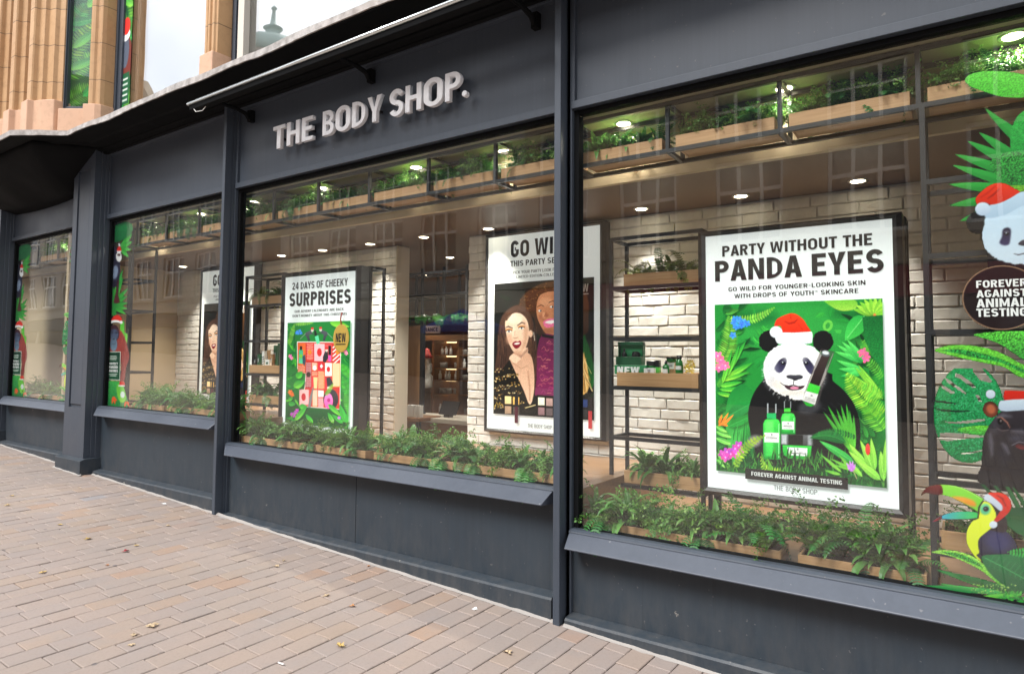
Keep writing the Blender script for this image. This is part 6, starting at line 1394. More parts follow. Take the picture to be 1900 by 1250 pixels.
def maiden_plant(seed, n=26, L=.17, mat=None, els=(5, 82), dr=(40, 150)):
    random.seed(seed); V, Fc, S = [], [], []
    for k in range(n):
        az = k * 2.4 + random.uniform(-.4, .4); el = R(random.uniform(*els)); l = L * random.uniform(.55, 1.1)
        pts = arcpts(az, el, l, R(random.uniform(*dr)), 8); sh = random.uniform(.1, .75)
        strip(V, Fc, S, pts, [.0007]*len(pts), Vector((1, 0, 0)), .05, 0)
        for i in range(2, len(pts)):
            d = (pts[i] - pts[i-1]).normalized(); sd = d.cross(Vector((0, 0, 1))); sd = sd.normalized() if sd.length > .01 else Vector((1, 0, 0))
            for br in range(2):
                sg = 1 if br else -1; bl = .030 * (1 - .5 * i / len(pts)) * random.uniform(.7, 1.2)
                for c in range(4):
                    ce = pts[i] + sd * sg * bl * (.2 + .27 * c) + d * random.uniform(-.006, .012) + Vector((0, 0, random.uniform(-.007, .006)))
                    r = random.uniform(.0036, .0064); a = random.uniform(0, 6.28); nn = Vector((random.uniform(-.7, .7), random.uniform(-1, .2), random.uniform(.2, 1))).normalized(); u = nn.orthogonal().normalized(); u = Matrix.Rotation(a, 3, nn) @ u; v_ = nn.cross(u); b = len(V)
                    V += [tuple(ce - u*r), tuple(ce - v_*r*.9 + u*r*.3), tuple(ce + u*r*1.1), tuple(ce + v_*r*.9 + u*r*.3)]; Fc.append((b, b+1, b+2, b+3)); S += [min(1, max(0, sh + random.uniform(-.2, .25)))] * 4
    return pl_mesh('maidenhair_fern', V, Fc, S, mat or LEAF_TINY)
def frond_plant(seed, n=13, L=.20, w=.03, droop=(50, 110), el0=(15, 80), front=False, mat=None, name='sword_fern'):
    random.seed(seed); V, Fc, S = [], [], []
    for k in range(n):
        az = (k * 2.4 + random.uniform(-.3, .3)) if not front else R(random.uniform(-140, -40)); el = R(random.uniform(*el0)); l = L * random.uniform(.65, 1.15)
        m = 17; pts = arcpts(az, el, l, R(random.uniform(*droop)), m); sh = random.uniform(.1, .8)
        strip(V, Fc, S, pts, [.0012]*len(pts), Vector((1, 0, 0)), .05, 0)
        for i in range(1, m):
            d = (pts[i+1] - pts[i-1]).normalized(); sd = d.cross(Vector((0, 0, 1))); sd = sd.normalized() if sd.length > .01 else Vector((1, 0, 0)); up = sd.cross(d)
            ll = w * math.sin(math.pi * (.10 + .86 * i / m)) ** .8; hw = l / m * .40
            for sg in (1, -1):
                b = len(V); a = pts[i]; tip = a + sd*sg*ll + d*ll*.28 - up*ll*.15
                V += [tuple(a - d*hw*.6), tuple(a + sd*sg*ll*.55 - d*hw*.8 + d*ll*.12), tuple(tip), tuple(a + sd*sg*ll*.55 + d*hw*.9 + d*ll*.12), tuple(a + d*hw*.6)]; Fc.append((b, b+1, b+2, b+3, b+4)); S += [min(1, max(0, sh + random.uniform(-.12, .12)))] * 5
    return pl_mesh(name, V, Fc, S, mat or LEAF_FERN)
KIND = {
 'strap': ([strap_plant(i, 15 + i % 3 * 2, .15 + .015*(i % 3), .0125 + .002*(i % 2)) for i in range(5)], 'strap_plant', ('glossy strap-leaved plant', 'spiky rosette of strap leaves', 'fountain of bright strap leaves')),
 'maiden': ([maiden_plant(20 + i, 24 + 3*(i % 2), .15 + .02*(i % 3)) for i in range(5)], 'maidenhair_fern', ('frothy maidenhair fern', 'fine-leaved bushy fern', 'lacy fern of tiny leaflets')),
 'frond': ([frond_plant(40 + i, 11 + i, .17 + .02*(i % 3)) for i in range(4)], 'sword_fern', ('feathery sword fern', 'dark ladder-leaved fern', 'arching feathery fern')),
 'trail': ([frond_plant(60 + i, 5, .20, .026, (110, 170), (10, 45), True, None, 'trailing_fern') for i in range(3)], 'trailing_fern', ('trailing fern hanging over the rim', 'fern fronds spilling down the front')),
 'gold': ([frond_plant(80 + i, 18, .18, .03, (60, 120), (5, 80), False, LEAF_GOLD, 'yellow_fern') for i in range(2)], 'yellow_fern', ('yellow-green arching fern',)),
}
KIND['upm'] = ([maiden_plant(120 + i, 30, .15 + .015*(i % 3), None, (42, 88), (25, 95)) for i in range(5)], 'maidenhair_fern', KIND['maiden'][2])
KIND['upf'] = ([frond_plant(140 + i, 12 + i, .17 + .015*(i % 3), .028, (40, 100), (28, 72)) for i in range(4)], 'sword_fern', KIND['frond'][2])
ORD = ['first', 'second', 'third', 'fourth', 'fifth', 'sixth', 'seventh', 'eighth', 'ninth', 'tenth', 'eleventh', 'twelfth', 'thirteenth', 'fourteenth', 'fifteenth', 'sixteenth']
PSEED = random.Random(5)
SHORT = {'strap': 'strap-leaved plant', 'maiden': 'maidenhair fern', 'frond': 'feathery fern', 'trail': 'trailing fern', 'upm': 'upright maidenhair fern', 'upf': 'upright feathery fern', 'gold': 'yellow-green fern'}
def plant_up(box, x0, x1, y0, y1, z, kinds, n, place, sc=1.0, zsc=1.0):
    rng = PSEED; spots = []
    for i in range(n):
        k = kinds[i % len(kinds)] if rng.random() < .8 else rng.choice(kinds)
        x = x0 + (x1 - x0) * (i + .5) / n + rng.uniform(-.02, .02); yy = y0 + .03 if k in ('trail',) else rng.uniform(y0 + .065, y1 - .03)
        spots.append((x, yy, k))
    spots.sort(); cnt = {}
    for x, yy, k in spots:
        meshes, nm, words = KIND[k]; c = cnt.get(k, 0); cnt[k] = c + 1
        o = bpy.data.objects.new(nm, rng.choice(meshes)); COL.objects.link(o); s = sc * rng.uniform(.85, 1.18)
        o.location = (x, yy, z - .012); o.scale = (s, s, s * zsc * 1.15); o.rotation_euler = (rng.uniform(-.12, .12), rng.uniform(-.12, .12), 0 if k == 'trail' else rng.uniform(0, 6.28))
        o['label'] = f"{ORD[c]} {SHORT[k]} from left in {place}"; o['category'] = 'plant'; o['group'] = 'plants in the wooden planter boxes'

GS, GO, GH = 'oak planter boxes along the sills', 'oak planter boxes on the hanging racks', 'oak planter boxes on the shelves'
MIX = ['strap', 'upm', 'strap', 'upm', 'upf', 'upm', 'strap', 'maiden', 'upm', 'strap', 'upf', 'trail']
for lab, place, x0, x1, z0, z1, n in [
    ('long oak planter box on the sill, running from the thick upright under the panda poster', "the longest sill box", -1.945, -.808, .574, .642, 22),
    ('oak planter box on the sill under the right half of the panda poster', 'the sill box under the panda poster', -.728, -.192, .574, .642, 12),
    ('oak planter box on the sill right under the foot of the advent calendar poster', 'the sill box under the advent calendar poster', -5.365, -4.372, .807, .878, 18),
    ('oak planter box on the sill just right of the advent calendar poster', 'the sill box right of the advent calendar poster', -4.350, -3.775, .807, .878, 11),
    ('oak planter box on the sill below the shop opening', 'the sill box below the shop opening', -3.687, -3.113, .807, .878, 11),
    ('oak planter box on the sill below the left edge of the middle party poster', 'the sill box below the party poster edge', -3.103, -2.595, .807, .878, 10),
    ('oak planter box on the sill under the middle party poster, beside the thick upright', 'the sill box under the middle party poster', -2.585, -2.05, .807, .878, 10),
    ('oak planter box on the sill beside the frog sticker, second window', 'the sill box beside the frog sticker', -7.33, -6.70, 1.008, 1.078, 11),
    ('oak planter box on the sill below the brick, middle of the second window', 'the middle sill box, second window', -6.64, -6.20, 1.008, 1.078, 8),
    ('oak planter box on the sill under the left party poster, second window', 'the sill box under the left party poster', -6.15, -5.50, 1.008, 1.078, 11),
    ('oak planter box on the sill, left half of the far left window', 'the left sill box, far left window', -10.25, -9.62, 1.008, 1.078, 7),
    ('oak planter box on the sill, right half of the far left window', 'the right sill box, far left window', -9.55, -8.92, 1.008, 1.078, 7)]:
    b = planter(lab, x0, x1, .125, .30, z0, z1, GS); k = PSEED.randrange(12)
    plant_up(b, x0 + .03, x1 - .03, .125, .30, z1, MIX[k:] + MIX[:k], n, place, 1.26 if z0 < .7 else 1.14, 1.06 if z0 < .7 else 1.1)
OV = {'the rack over the panda poster window': [(-1.955, -1.43), (-1.35, -.815), (-.745, -.21), (-.14, .385)],
      'the rack under the raised lettering': [(-5.565, -5.05), (-4.975, -4.45), (-4.38, -3.845), (-3.775, -3.235), (-3.165, -2.635), (-2.565, -2.02)],
      'the rack of the second window': [(-7.385, -6.845), (-6.775, -6.235), (-6.165, -5.66)],
      'the rack of the far left window': [(-9.965, -9.435), (-9.365, -8.835)]}
ORDM = [['strap', 'upf', 'strap', 'strap'], ['upm', 'upm', 'upf', 'upm'], ['upf', 'upm', 'upm', 'frond'], ['upf', 'upm', 'upm'], ['upm', 'strap', 'upf'], ['upm', 'upm', 'upf', 'upm', 'trail']]
kk = 0
for rname, boxes in OV.items():
    for i, (x0, x1) in enumerate(boxes):
        planter(f'oak planter box, {ORD[i]} from the left on {rname}', x0, x1, .165, .372, 2.778, 2.852, GO)
        plant_up(None, x0 + .03, x1 - .03, .165, .372, 2.852, ORDM[kk % 6], 14, f'{rname}, {ORD[i]} box', 1.0, .95); kk += 1
for lab, place, x0, x1, z, kinds, n in [
    ('oak planter box with yellow-green ferns, top of the shelf left of the panda poster', 'the top box left of the panda poster', -1.945, -1.425, 2.08, ['gold', 'gold', 'frond', 'strap'], 6),
    ('oak planter box at the foot of the shelf left of the panda poster', 'the bottom box left of the panda poster', -1.945, -1.425, .76, ['strap', 'strap', 'maiden'], 7),
    ('oak planter box with yellow-green ferns, top of the shelf left of the advent poster', 'the top box left of the advent poster', -6.19, -5.655, 2.115, ['gold', 'frond', 'gold', 'strap'], 6),
    ('oak planter box at the foot of the shelf left of the advent poster', 'the bottom box left of the advent poster', -6.19, -5.655, 1.10, ['strap', 'strap', 'frond'], 7)]:
    planter(lab, x0, x1, .745, .965, z, z + .082, GH); plant_up(None, x0 + .02, x1 - .02, .745, .965, z + .082, kinds, n, place, 1.1, 1.05)
planter('oak planter box low on the ladder shelf behind the toucan sticker', -.135, .385, .168, .39, .759, .84, GH); plant_up(None, -.11, .36, .17, .39, .84, ['maiden', 'strap', 'maiden'], 6, 'the box behind the toucan', .95, 1.1)

# ------------------------------------------------------------------ ceiling lights
def at_z(x, y, z):
    r = np.array([x - CX, y - CY, F]); w = np.array([r @ AX, r @ AY, r @ AZ]); t = (z - CAMH) / w[2]
    return (w[0] * t, w[1] * t - CAMD)
_rim = MB().lathe([(.040, -.004), (.052, -.007), (.058, -.003), (.058, .004), (.040, .006)], n=24).mesh('rim', True)
_lens = MB().lathe([(.0005, -.0062), (.0415, -.0062), (.0415, -.0045), (.0005, -.0045)], n=20).mesh('lens')
RIM = m_simple('lamp_rim', (.62, .60, .56), .35); _rim.materials.append(RIM); _lens.materials.append(LAMP)
def downlight(label, x, y, z, watt, group, real=True):
    t = thing('ceiling_downlight', label, 'light', (x, y, z), group)
    for nm, me in (('rim', _rim), ('lens', _lens)):
        o = bpy.data.objects.new(nm, me); COL.objects.link(o); o.parent = t
    if real:
        L = bpy.data.lights.new('downlight_lamp', 'SPOT'); L.energy = watt; L.color = (1, .915, .80); L.spot_size = R(88 if group == GL1 else 165); L.spot_blend = 1.0; L.shadow_soft_size = .05
        o = bpy.data.objects.new('downlight_lamp', L); COL.objects.link(o); o.parent = t; o.location = (0, 0, -.02)
        if group == GL1: o.rotation_euler = (R(-6), 0, 0)      # swivelled slightly off the wall
GL1, GL2 = 'downlights in the lower brown ceiling', 'downlights in the soffit along the glass'
for i, (x, y) in enumerate([(1205, 395), (1385, 372), (1597, 345)]):
    X, Yq = at_z(x, y, 2.715); Yq = min(Yq, 1.24); downlight(f'round ceiling downlight, {ORD[i]} from the left above the panda poster', X, Yq, 2.719, 115, GL1)
for i, (x, y) in enumerate([(547, 478), (626, 469), (713, 458), (812, 446), (925, 430)]):
    X, Yq = at_z(x, y, 2.715); Yq = min(Yq, 1.24); downlight(f'round ceiling downlight, {ORD[i]} from the left above the advent poster window', X, Yq, 2.719, 110, GL1)
downlight('added unseen ceiling downlight over the left party poster, second window', -7.3, 1.15, 2.719, 110, GL1)  # lamp added to light the second window; no fitting is visible there
downlight('added unseen ceiling downlight behind the orangutan, second window', -8.3, 1.15, 2.719, 100, GL1)  # another added lamp for the second window, with no visible source
for i, (x, y, w) in enumerate([(1157, 230, 0), (1455, 165, 0), (1880, 68, 0)]):
    X, Yq = at_z(x, y, 3.05); downlight(f'round soffit downlight, {ORD[i]} from the left above the right-hand rack plants', X, min(max(Yq, .2), .42), 3.054, 21, GL2)
for i, (x, y) in enumerate([(470, 375), (598, 349), (772, 311), (936, 281)]):
    X, Yq = at_z(x, y, 3.05); downlight(f'round soffit downlight, {ORD[i]} from the left above the rack under the lettering', X, min(max(Yq, .2), .42), 3.054, 20, GL2)
for i, (x, y) in enumerate([(285, 414), (374, 397)]):
    X, Yq = at_z(x, y, 3.05); downlight(f'round soffit downlight, {ORD[i]} from the left above the second window rack', X, min(max(Yq, .2), .42), 3.054, 20, GL2)
downlight('round soffit downlight above the far left window rack', -9.5, .3, 3.054, 21, GL2)

# ------------------------------------------------------------------ goods on the shelf beside the panda poster
GBOX = m_simple('dark_green_card', (.012, .085, .035), .35); GBOX2 = m_simple('green_card', (.03, .24, .09), .4); GGLASS = m_simple('green_bottle', (.015, .15, .03), .12, 0, .6); LID = m_simple('black_lid', (.012, .012, .013), .3)
KRAFT = m_simple('kraft_card', (.30, .18, .09), .7); LABW = m_simple('label_white', (.72, .72, .70), .5); YEL = m_simple('yellow_petal', (.62, .50, .05), .5); NET = m_simple('pale_string', (.55, .50, .42), .6); LIME = m_simple('lime_card', (.08, .5, .06), .35)
def P10(x, y, Y): return at(1130 + x / 10.42, 620 + y / 10.42, Y)
TZ = 1.402
tray = thing('wooden_tray', 'shallow oak tray of green goods on the shelf left of the panda poster', 'tray', (-1.71, .85, TZ))
q = MB(); q.box(-1.992, -1.428, .735, .747, TZ + .002, TZ + .094); q.box(-1.992, -1.98, .747, .96, TZ + .002, TZ + .0935); q.box(-1.44, -1.428, .747, .96, TZ + .002, TZ + .0935); q.box(-1.992, -1.428, .96, .972, TZ + .002, TZ + .094); q.build('box', OAK, tray, .0015)
MB().box(-1.98, -1.44, .747, .96, TZ + .004, TZ + .078).build('deck', OAK, tray)
T0 = TZ + .0785
def item(nm, label, cat, px0, px1, ytop, Y): 
    a = P10(px0, 830, Y); b = P10(px1, 830, Y); h = P10((px0 + px1) / 2, ytop, Y)[1]
    return thing(nm, label, cat, ((a[0] + b[0]) / 2, Y, T0), None), (b[0] - a[0]), h - T0
t, w, h = item('green_box', 'long dark green carton lying behind the NEW letters', 'box', 155, 760, 595, .84)
X = t.location.x; MB().box(X - w/2, X + w/2, .80, .87, T0, T0 + h).build('carton', GBOX2, t, .002)
zt = T0 + h + .001
t2, w2, h2 = item('gift_box', 'open dark green gift box showing a dropper bottle and jar', 'box', 205, 690, 155, .86); t2.location.z = zt
X = t2.location.x; H2 = h2 - h
q = MB(); q.box(X - w2/2, X + w2/2, .865, .872, zt, zt + H2); q.box(X - w2/2, X + w2/2, .80, .865, zt, zt + H2*.36); q.box(X - w2/2, X - w2/2 + .008, .835, .865, zt + H2*.36, zt + H2); q.box(X + w2/2 - .008, X + w2/2, .835, .865, zt + H2*.36, zt + H2); q.box(X - w2/2, X + w2/2, .83, .865, zt + H2*.86, zt + H2 + .0015); q.build('case', GBOX, t2, .002)
MB().box(X - w2/2 + .009, X + w2/2 - .009, .858, .864, zt + H2*.365, zt + H2*.855).build('lining', GBOX2, t2)
MB().lathe([(.014, 0), (.016, .004), (.016, .024), (.006, .030), (.0055, .052), (.002, .056)], (X - w2*.26, .842, zt + H2*.362), 14).build('dropper_bottle', LID, t2, smooth=True)
MB().lathe([(.026, 0), (.028, .004), (.028, .018), (.024, .032), (.008, .036)], (X + w2*.2, .842, zt + H2*.362), 18).build('jar', LID, t2, smooth=True)
nx0, nz1 = P10(172, 622, .775); nx1, nz0 = P10(590, 828, .775)
t = thing('letter_sign', 'white cut-out letters NEW standing before the green carton', 'sign', ((nx0 + nx1)/2, .775, T0))
n0 = P10(172, 622, .775)
for ch, a, b in (('N', 172, 280), ('E', 312, 410), ('W', 428, 592)):
    xa = P10(a, 700, .775)[0]; xb = P10(b, 700, .775)[0]; lettering(ch, xa, xb, T0, nz1, .775, INKW, t, 'letter', .03, .006)
def bottle(nm, label, px0, px1, ytop, Y, prof, lid, labz, mat=GGLASS):
    t, w, h = item(nm, label, 'bottle', px0, px1, ytop, Y); r = w/2
    MB().lathe([(r*a, h*b) for a, b in prof], tuple(t.location), 20).build('bottle', mat, t, smooth=True)
    MB().lathe([(r*a, h*b) for a, b in lid], tuple(t.location), 18).build('cap', LID, t, smooth=True)
    z0, z1 = labz; q = MB(); n = 8
    v = []; f = []
    for k in range(n + 1):
        a = R(-140 + 100 * k / n); v += [(t.location.x + r*1.02*math.cos(a), Y + r*1.02*math.sin(a), T0 + h*z0), (t.location.x + r*1.02*math.cos(a), Y + r*1.02*math.sin(a), T0 + h*z1)]
    for k in range(n): f.append((2*k, 2*k+2, 2*k+3, 2*k+1))
    q.add(v, f); q.build('label', LABW, t)
B1 = [(.3, 0), (.95, .01), (1, .05), (1, .55), (.7, .68), (.4, .72), (.4, .76)]
bottle('dropper_bottle', 'small round green dropper bottle in front of the kraft carton', 1040, 1165, 500, .79, B1, [(.4, .76), (.45, .77), (.45, .86), (.25, .89), (.22, .98), (.1, 1)], (.12, .42))
bottle('tall_bottle', 'tall dark green bottle with black cap beside the net pouch', 1290, 1430, 410, .80, [(.3, 0), (.97, .01), (1, .04), (1, .62), (.8, .72), (.6, .76), (.6, .82)], [(.68, .82), (.7, .83), (.7, .99), (.6, 1)], (.3, .48))
bottle('cream_jar', 'wide green jar with black lid behind the white carton', 740, 950, 515, .86, [(.3, 0), (.97, .01), (1, .04), (1, .62), (.96, .66)], [(1.02, .66), (1.06, .67), (1.06, .97), (1.0, 1)], (.2, .5))
t, w, h = item('tube_box', 'slim lime carton with a dark cap end beside the white carton', 'box', 915, 985, 500, .83); X = t.location.x
MB().box(X - w/2, X + w/2, .81, .85, T0, T0 + h*.52).build('carton', LIME, t, .001); MB().box(X - w/2, X + w/2, .81, .85, T0 + h*.52 + .0005, T0 + h).build('cap', LID, t, .001)
t, w, h = item('white_carton', 'small white carton with a leaf emblem on the oak tray', 'box', 690, 890, 658, .785); X = t.location.x
MB().box(X - w/2, X + w/2, .77, .80, T0, T0 + h).build('carton', LABW, t, .001); MB().lathe([(.0005, 0), (.010, 0), (.010, .001), (.0005, .001)], (0, 0, 0), 7).build('emblem', KRAFT, t, loc=(0, -.0165, h*.26)).rotation_euler = (R(90), 0, 0); MB().box(X - .010, X + .010, .7685, .7695, T0 + h*.52, T0 + h*.85).build('print', INKG, t)
t, w, h = item('kraft_carton', 'brown kraft carton with white band under a green jar', 'box', 1125, 1290, 550, .87); X = t.location.x
MB().box(X - w/2, X + w/2, .845, .895, T0, T0 + h).build('carton', KRAFT, t, .001); MB().box(X - w/2 - .0008, X + w/2 + .0008, .8435, .846, T0 + h*.5, T0 + h).build('band', LABW, t); MB().box(X - w*.35, X + w*.3, .8425, .8433, T0 + h*.66, T0 + h*.86).build('print', INKG, t)
t3, w3, h3 = item('cream_jar', 'green jar with black lid on top of the kraft carton', 'jar', 1115, 1310, 440, .87); t3.location.z = T0 + h + .001; hh = h3 - h
MB().lathe([(w3*.3, 0), (w3*.47, .002), (w3*.48, hh*.6), (w3*.46, hh*.66)], tuple(t3.location), 20).build('jar', GGLASS, t3, smooth=True); MB().lathe([(w3*.48, hh*.66), (w3*.5, hh*.7), (w3*.5, hh*.97), (w3*.47, hh)], tuple(t3.location), 20).build('lid', LID, t3, smooth=True)
t, w, h = item('net_pouch', 'tied net pouch of dried yellow flowers on the tray end', 'pouch', 1450, 1700, 490, .85); X = t.location.x; random.seed(3)
q = MB(); qs = MB()
for k in range(70):
    a = random.uniform(0, 6.28); zz_ = random.uniform(.06, .95) * h; rr = w*.5*math.sin(math.pi*min(.95, zz_/h*.8 + .15)) * random.uniform(.5, 1); c = Vector((X + rr*math.cos(a), .85 + rr*.6*math.sin(a), T0 + zz_)); s_ = .009
    for m in range(4):
        b = 6.28*m/4 + a; nrm = Vector((math.cos(b), random.uniform(-.8, -.2), math.sin(b))).normalized(); q.add([tuple(c), tuple(c + nrm*s_ + Vector((.003, 0, .002))), tuple(c + nrm*s_*1.6), tuple(c + nrm*s_ - Vector((.003, 0, .002)))], [(0, 1, 2, 3)])
q.build('dried_flowers', YEL, t)
qs = MB(); top = P10(1540, 190, .85)
for k in range(5): qs.tube([(X - w*.45 + w*.22*k, .84, T0 + h*.75), (top[0] + random.uniform(-.004, .004), .85, top[1])], .0012, 5)
qs.tube([(top[0] - .004, .85, top[1]), (top[0], .85, top[1] + .012), (top[0] + .006, .85, top[1] + .002)], .0014, 5); qs.build('strings', NET, t)
t = thing('star_flower', 'white paper star flower at the foot of the net pouch', 'flower', (P10(1540, 810, .775)[0], .775, T0 + .012)); q = MB()
for k in range(9):
    a = 6.28*k/9; u = Vector((math.cos(a), -.3, math.sin(a))) ; v_ = Vector((-math.sin(a), 0, math.cos(a)))*.003; q.add([tuple(Vector((0,0,0)) - v_), tuple(u*.022 - v_*.2 + Vector((0, -.002, 0))), tuple(u*.022 + v_*.2), tuple(v_)], [(0, 1, 2, 3)])
o = obj('petals', q.mesh('petals'), LABW); o.parent = t
# the same kind of tray left of the advent poster
tr2 = thing('wooden_tray', 'shallow oak tray of small dark cartons left of the advent calendar poster', 'tray', (-5.92, .85, 1.405)); z0 = 1.405
q = MB(); q.box(-6.19, -5.66, .735, .747, z0 + .002, z0 + .085); q.box(-6.19, -6.178, .747, .96, z0 + .002, z0 + .0845); q.box(-5.672, -5.66, .747, .96, z0 + .002, z0 + .0845); q.box(-6.19, -5.66, .96, .972, z0 + .002, z0 + .085); q.build('box', OAK, tr2, .0015); MB().box(-6.178, -5.672, .747, .96, z0 + .004, z0 + .07).build('deck', OAK, tr2)
for i, (xa, xb, yt, Y, m, lab) in enumerate([(146, 166, 720, .80, LID, 'small black carton at the left end of the left-hand tray'), (176, 196, 700, .80, GBOX, 'pale-edged dark carton second along the left-hand tray'), (200, 214, 690, .84, LID, 'narrow black carton behind the striped one'), (214, 236, 672, .80, LABW, 'black and white striped carton on the left-hand tray'), (240, 276, 745, .775, LABW, 'white carton with a green emblem, front of the left-hand tray'), (250, 268, 665, .87, KRAFT, 'brown carton behind the white one, left-hand tray'), (284, 304, 700, .82, KRAFT, 'short brown carton beside the tall dark one'), (308, 338, 628, .85, GBOX, 'tallest dark green carton on the left-hand tray'), (340, 362, 610, .88, GBOX, 'dark green carton at the right end of the left-hand tray')]):
    a = at(440 + xa/4.46, 500 + 800/4.46, Y); b = at(440 + xb/4.46, 500 + yt/4.46, Y); zb = z0 + .0705
    t = thing('carton', lab, 'box', ((a[0] + b[0])/2, Y, zb)); MB().box(a[0], b[0], Y - .015, Y + .015, zb, b[1]).build('carton_body', m, t, .001)
    if 'striped' in lab and 'narrow' not in lab:
        for k in range(4): MB().add([(a[0], Y - .0156, zb + .012 + .024*k), (b[0], Y - .0156, zb + .026 + .024*k), (b[0], Y - .0156, zb + .036 + .024*k), (a[0], Y - .0156, zb + .022 + .024*k)], [(0, 1, 2, 3)]).build('stripe', LID, t)
    else: MB().box(a[0] + (b[0]-a[0])*.25, b[0] - (b[0]-a[0])*.25, Y - .0165, Y - .0155, zb + (b[1]-zb)*.35, zb + (b[1]-zb)*.65).build('print', INKG if m is not LABW else GBOX, t)

# ------------------------------------------------------------------ the shop seen through the opening
t = thing('slatted_panel', 'pale vertical timber panel left of the post inside the shop', 'panel', (-6.3, 3.0, 0)); MB().box(-6.9, -5.86, 3.0, 3.06, 0, 1.98).build('boards', SLAT, t)
t = thing('slim_post', 'slim black floor-standing post inside the shop opening', 'post', (-5.655, 2.8, 0)); MB().box(-5.68, -5.63, 2.775, 2.825, 0, 2.02).build('shaft', BLACK, t, .003); MB().lathe([(.01, -.05), (.05, -.03), (.05, .03), (.01, .05)], (-5.655, 2.8, .86), 12).build('collar', BLACK, t)
rack('hanging_rack', 'black gridded rack with ferns hung inside the shop', 'rack', -6.1, -4.5, 2.85, 3.15, 2.05, 2.70, (2.06, 2.36, 2.64), (-6.1, -5.72, -5.36, -5.0, -4.5), .03)
for i in range(7):
    o = bpy.data.objects.new('trailing_fern', KIND['trail'][0][i % 3]); COL.objects.link(o); o.location = (-5.85 + .2*i, 2.9, 2.09); o.scale = (1.5, 1.5, 1.2); tag(o, f'{ORD[i]} dark fern from left along the gridded rack inside the shop', 'plant', 'ferns on the rack inside the shop')
a = at(766, 619, 3.32); b = at(816, 603.5, 3.32)
t = thing('hanging_sign', 'white FRAGRANCE board above the perfume shelves', 'sign', ((a[0]+b[0])/2, 3.32, a[1])); MB().box(a[0], b[0], 3.32, 3.335, a[1], b[1]).build('board', LABW, t); lettering('FRAGRANCE', a[0] + .03, b[0] - .03, a[1] + (b[1]-a[1])*.25, b[1] - (b[1]-a[1])*.25, 3.319, INK, t, 'word', .03)
t = thing('perfume_shelves', 'lit wooden shelves of small goods at the back of the shop', 'shelf', (-5.3, 3.6, 0))
zs = [at(840, y, 3.45)[1] for y in (631, 658, 682.5, 705, 731, 768)]
q = MB(); xl, xr, xm = -6.06, -4.3, at(849, 700, 3.45)[0]
for x in (xl, xm, xr): q.box(x - .02, x + .02, 3.45, 3.8, .1, zs[0])
q.build('uprights', BROWN, t); MB().box(-6.4, xr + .04, 3.42, 3.8, zs[0] + .001, zs[0] + .07).build('top_board', OAK, t); MB().box(xl, xr, 3.79, 3.81, .1, zs[0]).build('back_panel', BROWN, t)
for z in zs[1:]: MB().box(xl + .021, xr - .021, 3.46, 3.788, z - .014, z).build('shelf_board', BROWN, t)
for z in zs[:-1]: MB().box(xl + .03, xm - .03, 3.70, 3.72, z - .028, z - .016).build('light_strip', STRIPL, t)
_bm = [MB().lathe([(.002, 0), (.022, .002), (.022, .075), (.010, .09), (.012, .092), (.012, .12), (.002, .122)], n=10).mesh('small_bottle', True), MB().lathe([(.002, 0), (.035, .002), (.036, .05), (.038, .052), (.038, .07), (.002, .072)], n=12).mesh('small_jar', True)]
_bm[0].materials.append(LABW); _bm[1].materials.append(m_simple('frosted', (.42, .40, .38), .3))
random.seed(11)
for r, z in enumerate(zs[1:]):
    for k in range(13):
        x = xl + .08 + k * .085 + random.uniform(-.01, .01)
        if abs(x - xm) < .04 or random.random() < .12: continue
        me = _bm[(r + (k // 4)) % 2]; o = bpy.data.objects.new(me.name, me); COL.objects.link(o); o.location = (x, 3.52 + random.uniform(-.02, .04), z + .001); tag(o, 'small pale container on the lit shelves at the back of the shop', 'bottle', 'containers on the back shelves')
t = thing('till_counter', 'pale-topped till counter at the back of the opening', 'counter', (-5.0, 2.6, 0)); zc = at(840, 778, 2.45)[1]
MB().box(-5.75, -4.0, 2.42, 2.95, zc - .05, zc).build('worktop', COUNTER, t, .004); MB().box(-5.65, -4.1, 2.48, 2.9, 0, zc - .052).build('front', BROWN, t)
t = thing('till_screen', 'tilted black till screen on the pale counter', 'screen', (-5.16, 2.62, zc)); X = at(828, 760, 2.6)[0]
q = MB().box(-.13, .13, -.008, .008, 0, .17); me = q.mesh('screen'); me.transform(Matrix.Translation((X, 2.62, zc + .03)) @ Matrix.Rotation(R(-28), 4, 'X')); obj('screen', me, LID, t); MB().box(X - .04, X + .04, 2.60, 2.68, zc, zc + .04).build('stand', LID, t)
X0 = at(757, 763, 2.3)[0]; X1 = at(772, 763, 2.3)[0]; zl = at(765, 773, 2.3)[1]
t = thing('side_table', 'low dark table carrying white cartons inside the shop', 'table', (X0, 2.3, 0)); MB().box(X0 - .3, X1 + .12, 2.2, 2.6, zl - .04, zl).build('top', BROWN, t, .003)
for lx in (X0 - .26, X1 + .08): MB().box(lx - .02, lx + .02, 2.24, 2.28, 0, zl - .041).build('leg', BLACK, t)
for k in range(4): o = MB().box(X0 + .052*k, X0 + .052*k + .046, 2.28, 2.34, zl + .001, zl + .135).build('carton', LABW); tag(o, 'white upright carton in the row on the low dark table', 'box', 'white cartons on the low table')
X = at(792, 690, 3.2)[0]; za = at(792, 720, 3.2)[1]; zb = at(792, 646, 3.2)[1]; H_ = zb - za
